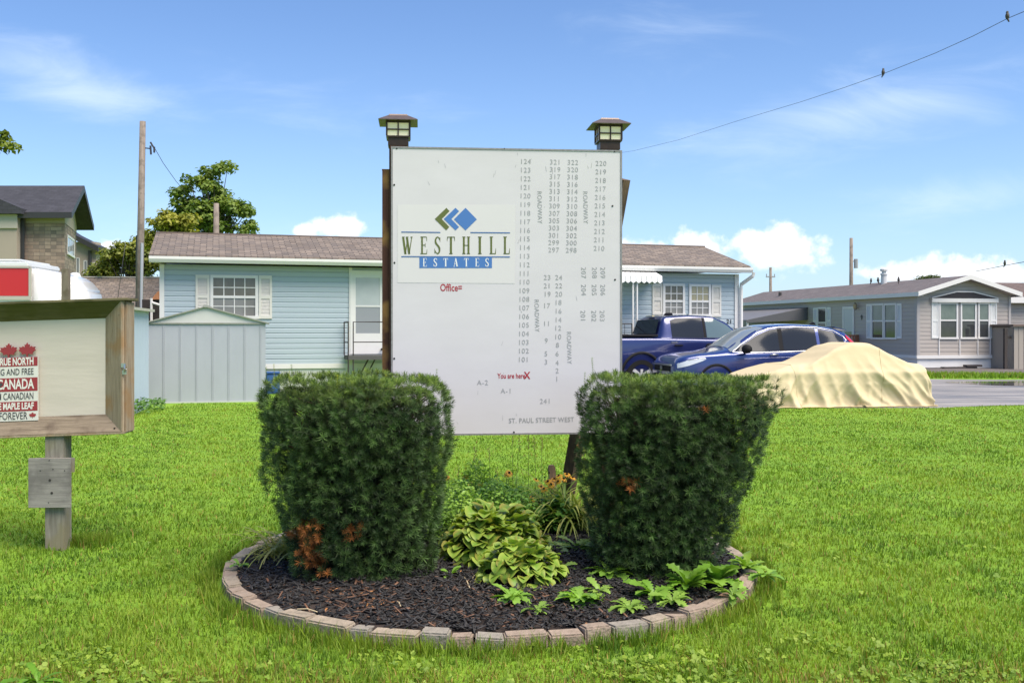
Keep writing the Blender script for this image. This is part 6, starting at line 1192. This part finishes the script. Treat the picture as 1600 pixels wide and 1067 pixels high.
# windscreen, rear screen, grille, roof
rows = [[(x, y_, sh.top(x, y_) + .007) for y_ in np.linspace(-1, 1, 15) * (.80 - .16 * (x - 1.3) / .9)] for x in np.linspace(1.3, 2.14, 12)]; strip_obj('windshield', rows, wsg, suv)
rows = [[(x, y_, sh.top(x, y_) + .007) for y_ in np.linspace(-.52, .52, 9)] for x in np.linspace(4.22, 4.46, 6)]; strip_obj('rear_window', rows, tint, suv)
mb = MB(); mb.box(-.015, .03, -.52, .52, .60, .76); mb.build('grille', blk, suv, bevel=.01)
mb = MB(); mb.box(-.035, -.012, -.62, .62, .745, .785); mb.box(-.035, -.012, -.50, .50, .60, .62); mb.build('grille_bar', chrome, suv, bevel=.006); mb = MB(); mb.box(-.045, -.03, -.07, .07, .65, .73); mb.build('badge', chrome, suv, bevel=.01)
mb = MB(); mb.box(-.02, .06, -.66, .66, .40, .55); mb.build('lower_intake', blk, suv, bevel=.02)
mb = MB(); mb.prism([(3.95, 1.62), (4.24, 1.55), (4.26, 1.53), (3.95, 1.59)], (-.55, .55), 'y'); mb.build('spoiler', paint, suv, bevel=.006); mb = MB(); mb.prism([(3.55, 1.66), (3.72, 1.73), (3.78, 1.66)], (-.02, .02), 'y'); mb.build('antenna_fin', blk, suv, bevel=.006)
for s_ in (-1, 1): mb = MB(); mb.tube([(1.36, s_ * .25, 1.165), (1.42, s_ * .25 + .22, 1.21), (1.5, s_ * .25 + .48, 1.25)], .008, 5); mb.build('wiper', blk, suv)

# ---------------- blue pickup (rear at local x = 0, pointing right)
tk = thing('pickup_truck', 'dark blue crew cab pickup seen from its rear side between the sign and the SUV', 'pickup truck', (0, 0, 0), BA)
TS = [(0, .93, .55, 1.22, 1.30, .9), (.08, .98, .50, 1.30, 1.36, .9), (.4, 1.0, .48, 1.32, 1.38, .9), (1.8, 1.0, .46, 1.32, 1.38, .9), (3.9, 1.0, .44, 1.28, 1.36, .8), (4.4, 1.0, .44, 1.24, 1.30, .8), (5.3, .98, .46, 1.18, 1.24, .8), (5.75, .92, .50, 1.08, 1.14, .8), (5.86, .82, .56, 1.0, 1.04, .7)]
tb = Shell(TS); CS = [(1.80, .90, 1.0, 1.30, 1.38, .76), (1.84, .93, 1.0, 1.30, 1.50, .76), (1.95, .95, .6, 1.30, 1.84, .74), (2.05, .965, .6, 1.30, 1.90, .74), (2.7, .97, .6, 1.28, 1.94, .75), (3.4, .97, .6, 1.27, 1.91, .74), (3.75, .97, .6, 1.26, 1.78, .72), (4.1, .97, .8, 1.25, 1.52, .70), (4.42, .96, .9, 1.22, 1.34, .70), (4.5, .95, .9, 1.2, 1.26, .7)]
tc2 = Shell(CS); rx = 1.30; Yr = 24.75; Xr_, _ = P2(999, Yr); lx, ly = rx, -.84; tk.location = (Xr_ - (lx * math.cos(BA) - ly * math.sin(BA)), Yr - (lx * math.sin(BA) + ly * math.cos(BA)), 0)
tb.mesh('body', paint2, tk, ((rx, .46, .49), (4.95, .46, .49))); tc2.mesh('cab', paint2, tk)
for s_ in (-1, 1):
    for wx in (rx, 4.95): wheel(tk, wx, s_ * .86, .42, .415, .27, s_, 6); flare(tb, tk, wx, .46, .495, s_, blk, .06, out=.03)
    strip_obj('rear_side_window', tc2.patch([(2.16, 1.36), (3.02, 1.35)], [(2.16, 1.78), (2.3, 1.83), (3.02, 1.85)], s_, .008), tint, tk)
    strip_obj('front_side_window', tc2.patch([(3.12, 1.35), (4.02, 1.335)], [(3.12, 1.85), (3.42, 1.82), (3.75, 1.66), (4.02, 1.44)], s_, .008), mat('truck_front_glass', (.09, .13, .14), .06, spec=.8), tk)
    strip_obj('door_pillar', tc2.patch([(3.03, 1.35), (3.11, 1.35)], [(3.03, 1.85), (3.11, 1.85)], s_, .006, 3), blk, tk)
    mb = MB(); mb.tube(tc2.line([(2.14, 1.335), (3.05, 1.33), (4.1, 1.315)], s_, .008), .009, 5, False); mb.build('belt_moulding', blk, tk)
    for hx in (2.28, 3.2): mb = MB(); mb.tube(tb.line([(hx - .1, 1.16), (hx + .12, 1.16)], s_, .03), .018, 6); mb.build('door_handle', blk, tk)
    for pts in ([(1.86, .56), (1.86, 1.30)], [(3.07, .5), (3.07, 1.29)], [(2.0, .95), (2.06, 1.30)], [(4.12, .55), (4.12, 1.28)]): mb = MB(); mb.tube(tb.line(pts, s_, -.0015), .006, 4, False); mb.build('door_seam', blk, tk)
    mb = MB(); mb.tube([(3.85, s_ * .95, 1.34), (3.85, s_ * 1.1, 1.38)], .03, 6); mb.lathe([(.01, -.10), (.12, -.09), (.15, 0), (.12, .09), (.01, .10)], 12, 'y', (3.83, s_ * 1.15, 1.44)); mb.build('side_mirror', blk, tk, smooth=True)
    mb = MB(); mb.tube([(.12, s_ * .93, 1.40), (1.75, s_ * .93, 1.40)], .03, 6); mb.build('bed_rail', blk, tk)
    mb = MB(); mb.box(-.03, .14, s_ * .99 - .10, s_ * .99 + .01, .88, 1.26); mb.build('tail_light', tail, tk, bevel=.02)
    mb = MB(); mb.box(2.10, 2.26, s_ * 1.0 - .01, s_ * 1.0 + .004, 1.225, 1.255); mb.build('badge', chrome, tk)
mb = MB(); mb.box(.16, 1.72, -.86, .86, 1.375, 1.392); mb.build('bed_cover', blk, tk)
def topC(x, y): return tc2.top(x, y)
rows = []
for t in np.linspace(0, 1, 6):
    z = 1.44 + .36 * t; x = 1.815 + .10 * t; rows.append([(x, y_, z) for y_ in np.linspace(-.72 + .06 * t, .72 - .06 * t, 9)])
strip_obj('rear_window', [[(np.interp(p[2], [1.38, 1.50, 1.84, 1.9], [1.80, 1.84, 1.95, 2.05]) - .035, p[1], p[2]) for p in r_] for r_ in rows], tint, tk)
mb = MB(); mb.box(1.93, 2.0, -.2, .2, 1.885, 1.91); mb.build('brake_lamp', mat('pale_lamp', (.6, .5, .3), .3), tk); mb = MB(); mb.prism([(2.35, 1.92), (2.42, 1.985), (2.56, 1.99), (2.60, 1.93)], (-.05, .05), 'y'); mb.build('antenna_fin', blk, tk, bevel=.01)
rows = [[(x, y_, tc2.top(x, y_) + .008) for y_ in np.linspace(-.72, .72, 11)] for x in np.linspace(3.5, 4.36, 9)]; strip_obj('windshield', rows, wsg, tk)
mb = MB(); mb.box(-.14, -.02, -.9, .9, .55, .72); mb.build('rear_bumper', chrome, tk, bevel=.03); mb = MB(); mb.box(5.84, 5.9, -.6, .6, .62, .98); mb.build('grille', blk, tk, bevel=.02)

# ---------------- covered car: cloth dropped over a car-shaped form and let settle (position-based)
def drape():
    L_, W_ = 4.0, 1.72; nx, ny = 128, 92
    # rounded rectangular sheet, a little larger than the car all round
    U_, V_ = np.meshgrid(np.linspace(-1, 1, nx), np.linspace(-1, 1, ny), indexing='ij')
    X = U_ * (L_ / 2 + .66) - .24; Y = V_ * (W_ / 2 + 1.0)
    cut = np.maximum(np.abs(U_), np.abs(V_)); rr = np.hypot(U_, V_); k = 1 - .17 * np.clip((rr - 1) / .414, 0, 1); X *= k; Y *= k
    P = np.stack([X, Y, np.full_like(X, 1.50)], -1); r = np.random.default_rng(4); P[..., 2] += .03 * vnoise(np.stack([X, Y], -1), 9, 3); P[..., 1] += .02 * vnoise(np.stack([X, Y], -1), 7, 6)
    v = np.zeros_like(P); rest = {}
    offs = [(1, 0), (0, 1), (1, 1), (1, -1), (2, 0), (0, 2), (4, 0), (0, 4)]
    def sl(a, dx, dy):
        A = a[:nx - dx, max(0, -dy):ny - max(0, dy)]; B = a[dx:, max(0, dy):ny + min(0, dy)]; return A, B
    for o in offs:
        A, B = sl(P[..., :2], *o); rest[o] = np.linalg.norm(B - A, axis=-1)
        ua, ub = sl(np.clip((np.abs(V_) - .42) * 4, 0, 1), *o); va, vb = sl(np.clip((np.abs(U_) - .70) * 5, 0, 1), *o); fl_ = (.085 * (ua + ub) / 2 * o[0] + .085 * (va + vb) / 2 * abs(o[1])) / (o[0] + abs(o[1])); rest[o] = rest[o] * (1 + fl_)
    # convex pieces as half-spaces (n, c): inside when n.p < c for all
    def hs(*a): return [(np.array(n_) / np.linalg.norm(n_), np.dot(p_, np.array(n_) / np.linalg.norm(n_))) for n_, p_ in a]
    lower = hs(((-1, 0, .15), (-2.10, 0, .45)), ((-.28, 0, 1), (-1.6, 0, .70)), ((-.06, 0, 1), (-.7, 0, .86)), ((.12, 0, 1), (1.5, 0, .86)), ((1, 0, .06), (1.84, 0, .7)), ((1, 0, 1.1), (1.74, 0, .76)), ((0, 1, .06), (0, .84, .5)), ((0, -1, .06), (0, -.84, .5)), ((0, .8, 1), (0, .70, .80)), ((0, -.8, 1), (0, -.70, .80)), ((-1, -.9, 0), (-1.95, -.72, 0)), ((-1, .9, 0), (-1.95, .72, 0)), ((1, -.9, 0), (1.74, -.74, 0)), ((1, .9, 0), (1.74, .74, 0)))
    cab = hs(((-.52, 0, 1), (-.05, 0, 1.20)), ((0, 0, 1), (0, 0, 1.27)), ((.50, 0, 1), (.62, 0, 1.25)), ((0, 1, .36), (0, .60, 1.2)), ((0, -1, .36), (0, -.60, 1.2)), ((0, 0, -1), (0, 0, .5)), ((-.3, 0, 1), (.1, 0, 1.24)), ((1, 0, .4), (1.62, 0, .9)))
    mirrors = [np.array([-.35, s_ * .88, .93]) for s_ in (-1, 1)]
    def push(P, pl):
        d = np.stack([P @ n_ - c_ for n_, c_ in pl], -1); i = d.argmax(-1); m = d.max(-1); ins = m < .008
        N_ = np.stack([n_ for n_, _ in pl])[i]; Q = P + N_ * (.008 - m)[..., None] * ins[..., None]; return Q, ins
    Pp = P.copy(); dt = 1 / 60
    for it in range(260):
        vel = (P - Pp) * .975; vel = np.clip(vel, -.05, .05); Pp = P.copy(); P = P + vel; P[..., 2] -= 9.8 * dt * dt * .7
        if it < 150: P[..., 0] += .00006 * np.sin(it * .3); 
        for q in range(11):
            D_ = np.zeros_like(P); Wt = np.zeros(P.shape[:2])[..., None]
            for o in offs:
                A, B = sl(P, *o); d = B - A; l = np.linalg.norm(d, axis=-1); e = (l - rest[o]) / np.maximum(l, 1e-6); st = 1. if o in ((1, 0), (0, 1)) else (.6 if o[0] < 2 and o[1] < 2 else (.30 if 2 in o else .0))
                if 4 in o: e = np.maximum(e, 0); st = 1.
                elif st < 1: e = e * np.where(e < 0, st * .35, st)
                c_ = d * (e * .5)[..., None]; DA, DB = sl(D_, *o); WA, WB = sl(Wt, *o); DA += c_; DB -= c_; WA += 1; WB += 1
            P = P + D_ / np.maximum(Wt, 1) * 2.2
            P, i1 = push(P, lower); P, i2 = push(P, cab)
            for m_ in mirrors:
                d = P - m_; l = np.linalg.norm(d, axis=-1); c_ = l < .11; P = np.where(c_[..., None], m_ + d / np.maximum(l, 1e-6)[..., None] * .11, P)
            P[..., 2] = np.maximum(P[..., 2], .012)
        hit = (i1 | i2 | (P[..., 2] < .013))[..., None]; Pp = np.where(hit, Pp + (P - Pp) * .65, Pp)
    # an elastic hem draws the lower edge in against the body
    for q_, e0, e1 in ((0, -2.02, 1.80), (1, -.93, .93)):
        c_ = P[..., q_]; c_ = np.where(c_ > e1, e1 + (c_ - e1) * .22, c_); P[..., q_] = np.where(c_ < e0, e0 + (c_ - e0) * .22, c_)
    # the folds too fine for the settling grid: swags that start at the shoulder line and run down and sideways to the hem
    z = P[..., 2]; sd = np.clip((1.12 - z) / .9, 0, 1) ** 1.15; a = (P[..., 0] + .1) / (1 + .75 * np.clip(1.0 - z, 0, 1)) * 1.35 + .10 * vnoise(P, 1.5, 31); Nn = np.stack([P[..., 0] * 0, np.sign(P[..., 1]), 0 * z], -1); end = np.clip((np.abs(P[..., 0]) - 1.65) * 4, 0, 1)[..., None]
    Nn = Nn * (1 - end) + np.stack([np.sign(P[..., 0]), P[..., 1] * .5, 0 * z], -1) * end; f = 0
    for k_, sl_, am, sd_ in ((4.2, .55, .040, 1), (6.3, -.45, .030, 2), (9.5, .35, .020, 3), (2.4, -.5, .040, 4), (23., .9, .005, 5)):
        ph = k_ * (a + sl_ * z) + 1.6 * vnoise(P, 1.7, 40 + sd_) + sd_; m_ = np.clip(.5 + .9 * vnoise(P, 1.9, 50 + sd_), 0, 1); f = f + am * m_ * (2.4 * (1 - np.abs(np.sin(ph))) ** 1.8 - .55)
    P = P + Nn * (f * sd)[..., None] * 1.5; tp = np.clip((z - .9) / .2, 0, 1); P[..., 2] += tp * .008 * np.sin(P[..., 0] * 14 + P[..., 1] * 5 + 2 * vnoise(P, 3, 60)); P[..., 2] = np.maximum(P[..., 2], .012)
    return P, nx, ny
P_, nx, ny = drape(); idx = np.arange(nx * ny).reshape(nx, ny); Fq = np.stack([idx[:-1, :-1], idx[1:, :-1], idx[1:, 1:], idx[:-1, 1:]], -1).reshape(-1, 4)
cv = thing('covered_car', 'small car wholly hidden under a wrinkled pale yellow cloth cover', 'covered car', (0, 0, 0), R(8))
Yc = 20.8; Xc = (1295 - CX) / F * Yc; cv.location = (Xc, Yc, 0)
cm = mat('cover_cloth', (.55, .46, .29), .75, noise_s=1.5, noise_c=(.50, .415, .26), noise_amt=.6, spec=.2, bump=.25, bump_s=7)
o = np_mesh('cloth_cover', P_.reshape(-1, 3), Fq, cm, cv, smooth=True); sm = o.modifiers.new('s', 'SUBSURF'); sm.levels = 1; sm.render_levels = 1
seam_m = mat('cover_seam', (.44, .35, .19), .85)
for i in (44, 86): mb = MB(); mb.tube([tuple(P_[i, j] + np.array([0, np.sign(P_[i, j][1]) * .002, .001])) for j in range(1, ny - 1)], .004, 4, False); mb.build('seam', seam_m, cv, smooth=True)
rim_ = [P_[i, 0] for i in range(nx)] + [P_[nx - 1, j] for j in range(1, ny)] + [P_[i, ny - 1] for i in range(nx - 2, -1, -1)] + [P_[0, j] for j in range(ny - 2, -1, -1)]
mb = MB(); mb.tube([tuple(q + np.array([0, 0, .006])) for q in rim_], .011, 5, False); mb.build('hem', seam_m, cv, smooth=True)
mb = MB(); mb.box(-1.8, 1.4, -.6, .6, .25, .6); mb.build('hidden_body', blk, cv)
for wx in (-1.3, 1.1):
    for s_ in (-1, 1): mb = MB(); mb.lathe([(.2, -.1), (.29, -.1), (.3, 0), (.29, .1), (.2, .1)], 24, 'y', (wx, s_ * .66, .3)); mb.build('wheel', tyre, cv)
# ================================================================== TREES
TL = leaf_mat('tree_leaf', .5, .35, .35, (1.1, 1.15, .5)); barkm = mat('tree_bark', (.13, .11, .085), .9, noise_s=8, noise_c=(.07, .055, .04), noise_amt=.9, bump=.6, bump_s=20)
def tree(name, label, X, Y, ztop, crown, n_cl, n_lf, lsz, c0, c1, seed, trunk_r=.16, clr=.55, group='trees behind the homes'):
    """crown: list of (dx, dz, rx, rz) lobes in metres relative to the trunk foot"""
    r = np.random.default_rng(seed); rr_ = random.Random(seed); root = thing(name, label, 'tree', (X, Y, 0), 0, group); cen = []
    tot = sum(a * b for _, _, a, b in crown)
    for dx, dz, rx, rz in crown:
        k = max(2, int(n_cl * rx * rz / tot)); d = unit(r.normal(size=(k, 3))); q = r.random(k)[:, None] ** .45; cen.append(np.array([dx, 0, dz]) + d * q * np.array([rx, min(rx, 2.5) * .9, rz]))
    cen = np.concatenate(cen); parts = []
    for c_ in cen:
        s = clr * r.uniform(.55, 1.25); m = int(n_lf * s * s / clr / clr); d = unit(r.normal(size=(m, 3))); pos = c_ + d * (r.random(m)[:, None] ** .5) * np.array([s, s, s * .62]); nrm = unit(d * .6 + np.array([0, 0, .9]) + r.normal(0, .5, (m, 3))); Xa, Ya, Za = frames(nrm, r.random(m) * 6.28); sz = (lsz * r.uniform(.6, 1.3, m))[:, None]
        kk = np.clip(r.normal(.5, .2) + r.normal(0, .25, m), 0, 1)[:, None]; cl = np.array([c0]) * (1 - kk) + np.array([c1]) * kk
        T_ = np.array([[0, 0, 0], [.45, -.42, .08], [1, 0, -.12], [.45, .42, .08]]); TF_ = np.array([[0, 1, 2, 3]]); parts.append(scatter(T_, TF_, pos, Xa * sz, Ya * sz, Za * sz, cl))
    V, Fc, Cc = merge(parts); np_mesh('crown', V, Fc, TL, root, Cc)
    mb = MB(); base_c = cen.mean(0); hz = max(1.2, cen[:, 2].min() * .8); mb.tube([(0, 0, -.1), (base_c[0] * .2, 0, hz * .6), (base_c[0] * .5, 0, (hz + base_c[2]) / 2), (base_c[0], 0, base_c[2] + .3)], [trunk_r, trunk_r * .8, trunk_r * .6, trunk_r * .3], 9)
    for c_ in cen:
        t = rr_.uniform(.35, .95); f = Vector((base_c[0] * t, 0, hz * .7 + (base_c[2] - hz * .7) * t)); g_ = Vector(c_); mb.tube([f, f.lerp(g_, .5) + Vector((0, 0, -.12)), g_], [trunk_r * .3, trunk_r * .18, trunk_r * .06], 5, False)
    mb.build('trunk', barkm, root, recalc=False); return root
def TX(px, Y): return (px - CX) / F * Y
Y = 44.; s = Y / F
lob = lambda pxs, x0: [((px - x0) * s, H + (HZ - py) * s, rx * s, ry * s) for px, py, rx, ry in pxs]
tree('maple_tree', 'tall green maple behind the blue home roof left of the sign', TX(335, Y), Y, 9, lob([(325, 285, 34, 24), (292, 318, 26, 26), (335, 325, 40, 30), (378, 320, 24, 20), (306, 350, 46, 24), (360, 352, 34, 20), (398, 360, 16, 10), (352, 268, 14, 10), (274, 345, 18, 14)], 335), 100, 130, .17, (.10, .17, .03), (.25, .32, .06), 51, clr=.42)
Y = 40.; s = Y / F
tree('leafy_tree', 'yellowish-green tree left of the maple above the end of the blue roof', TX(262, Y), Y, 6, lob([(262, 352, 24, 16), (240, 375, 20, 18), (285, 352, 20, 14), (250, 338, 10, 8)], 262), 40, 110, .14, (.20, .22, .03), (.42, .40, .07), 52, .1, .36)
Y = 46.; s = Y / F
tree('leafy_tree', 'dark bushy tree between the utility pole and the apartment block', TX(195, Y), Y, 6, lob([(198, 405, 36, 28), (172, 420, 24, 16), (222, 390, 22, 24), (238, 412, 18, 20), (158, 428, 14, 8)], 195), 90, 130, .15, (.11, .15, .02), (.28, .29, .05), 53, .14, .45)
Y = 15.; s = Y / F
tree('leafy_tree', 'tree outside the left edge, only one leafy branch tip reaching into the sky', -10.6, Y, 6, [(2.72, H + (HZ - 222) * s, .30, .13), (3.02, H + (HZ - 233) * s, .22, .06), (2.95, H + (HZ - 213) * s, .14, .06), (2.2, H + (HZ - 225) * s, .4, .2), (.6, 4.6, 1.3, 1.1), (-.6, 4.2, 1.2, 1.2)], 90, 60, .085, (.07, .12, .01), (.22, .26, .03), 54, .14, .15)
Y = 70.; s = Y / F
tree('leafy_tree', 'small dark treetop just above the grey home roof ridge', TX(1450, Y), Y, 5, lob([(1450, 438, 14, 6), (1462, 440, 10, 5), (1440, 441, 8, 4)], 1450), 24, 60, .16, (.05, .08, .02), (.12, .14, .05), 55, .1, .4)

# ================================================================== POLES AND WIRES
pw1 = wood_mat('pole_wood', (.13, .105, .09), (.27, .225, .19), (.12, .10, .085), 'Z', 5)
Yp = 34.; b_ = PX(216, 500, Yp); t_ = PX(223, 190, Yp); up = thing('utility_pole', 'leaning wooden utility pole with a grey conduit rising behind the corrugated shed', 'utility pole', (b_[0], Yp, 0)); dx = t_[0] - b_[0]
mb = MB(); mb.tube([(-.03, 0, -.2), (dx * .5, 0, t_[2] * .5), (dx, 0, t_[2])], [.135, .12, .10], 12); mb.build('pole', pw1, up, smooth=True)
mb = MB(); mb.tube([(.10, -.10, 0), (.10 + dx * .45, -.10, t_[2] * .52)], .05, 8); mb.build('conduit', mat('conduit_grey', (.42, .42, .44), .4, .3), up); mb = MB(); mb.tube([(-.12 + dx * .45, -.02, t_[2] * .35), (-.12 + dx * .5, -.02, t_[2] * .55)], .03, 6); mb.build('cable_guard', mat('dark_metal', (.03, .028, .03)), up)
mb = MB(); q = PX(235, 228, Yp); q2 = PX(241, 232, Yp); mb.tube([(dx, 0, t_[2] - .9), (q[0] - b_[0], 0, q[2] - .1)], .022, 5); mb.tube([(q[0] - b_[0], 0, q[2]), (q[0] - b_[0] + .02, 0, q[2] - .3)], .035, 6); mb.tube([(q[0] - b_[0] + .0, 0, q[2] + .12), (q2[0] - b_[0], 0, q2[2])], .03, 6); mb.tube([(q2[0] - b_[0], 0, q2[2] + .05), (q2[0] - b_[0], 0, q2[2] - .15)], .035, 6); mb.build('insulator', mat('insulator_dark', (.04, .035, .04), .4), up)
def wire(name, label, pts, r_=.012): mb = MB(); mb.tube(pts, r_, 5); o = mb.build(name, mat('wire_black', (.03, .03, .035), .5), None, smooth=True); return tag(o, label, 'wire')
wire('overhead_wire', 'thin service wire dropping from the left utility pole towards the blue home roof', [PX(236, 222, Yp), PX(255, 255, 36), PX(274, 282, 38), PX(330, 350, 44)], .010)
wire('guy_wire', 'faint guy wire slanting down left of the utility pole', [PX(196, 380, 38), PX(182, 480, 38)], .009)
ol = []
for px, t0, b0, Y, r_, lab in ((338, 318, 500, 42, .14, 'bare broken pole standing in front of the maple tree'), (1204, 418, 500, 62, .10, 'far thin utility pole between the two mobile homes'), (1330, 372, 500, 58, .12, 'far utility pole with a grey transformer bracket above the grey home roof')):
    X_, Y_, Z_ = PX(px, t0, Y); p = thing('utility_pole', lab, 'utility pole', (X_, Y, 0), 0, 'poles behind the homes'); mb = MB(); mb.tube([(0, 0, 0), (0, 0, Z_)], [r_ * 1.15, r_ * .8], 10); mb.build('pole', pw1, p, smooth=True)
    if px > 1000:
        mb = MB()
        if px == 1204: mb.box(-.28, .28, -.05, .05, Z_ - .62, Z_ - .54); [mb.tube([(s_ * .25, 0, Z_ - .54), (s_ * .25, 0, Z_ - .40)], .03, 5) for s_ in (-1, 1)]
        else: mb.tube([(0, 0, Z_ - 1.35), (.30, 0, Z_ - 1.35)], .035, 5); mb.tube([(.28, 0, Z_ - 1.22), (.28, 0, Z_ - 1.75)], .12, 8)
        mb.build('bracket', mat('transformer_grey', (.30, .31, .33), .5), p)
wp = [(962, 240, 60), (990, 236, 58), (1060, 219, 52), (1150, 190, 45), (1250, 160, 38), (1320, 137, 34), (1382, 115, 30), (1460, 84, 26.5), (1520, 57, 24), (1575, 29, 22), (1640, 2, 20)]
wire('overhead_wire', 'long black wire crossing the sky from the sign to the top right corner', [PX(*p) for p in wp], .0075)
wire('overhead_wire', 'low short wire in the sky at the far right above the grey home', [PX(1525, 424, 70), PX(1570, 415, 66), PX(1640, 402, 60)], .02)
bird_m = mat('starling', (.035, .030, .028), .6, noise_s=30, noise_c=(.09, .07, .05))
def bird(label, px, py, Y, s=1., az=0.):
    X_, Y_, Z_ = PX(px, py, Y); root = bpy.data.meshes.new('b'); mb = MB(Matrix.Rotation(az, 4, 'Z') @ Matrix.Scale(s, 4))
    mb.lathe([(.005, -.10), (.035, -.08), (.052, -.03), (.050, .02), (.036, .055), (.030, .075), (.032, .095), (.022, .118), (.004, .125)], 12, 'z', (0, 0, 0)); mb.tube([(.02, 0, .095), (.055, 0, .088)], [.010, .002], 6); mb.prism([(-.03, -.06), (-.055, -.17), (-.035, -.175), (.01, -.08)], (-.016, .016), 'y'); mb.tube([(0, .012, -.08), (.01, .012, -.125)], .004, 4); mb.tube([(0, -.012, -.08), (.01, -.012, -.125)], .004, 4)
    o = mb.build('bird', bird_m, None, smooth=True); o.location = (X_, Y_, Z_); tag(o, label, 'bird', 'birds perched up high')
bird('dark bird perched on the long wire halfway across the right sky', 1380, 113, 30.1, .95); bird('dark bird perched near the top right end of the long wire', 1574, 25, 22.1, .85, 2.); bird('bird on the low wire at the far right above the clouds', 1570, 411, 66, 1.6)
bird('small bird standing on the grey home roof, left one of the pair', 1361, 438.5, 44.5, .9); bird('small bird standing on the grey home roof, right one of the pair', 1372, 437.5, 44.2, 1., 2.5); bird('small bird on the grey home ridge nearest its gable', 1404, 437, 42., 1., 1.)
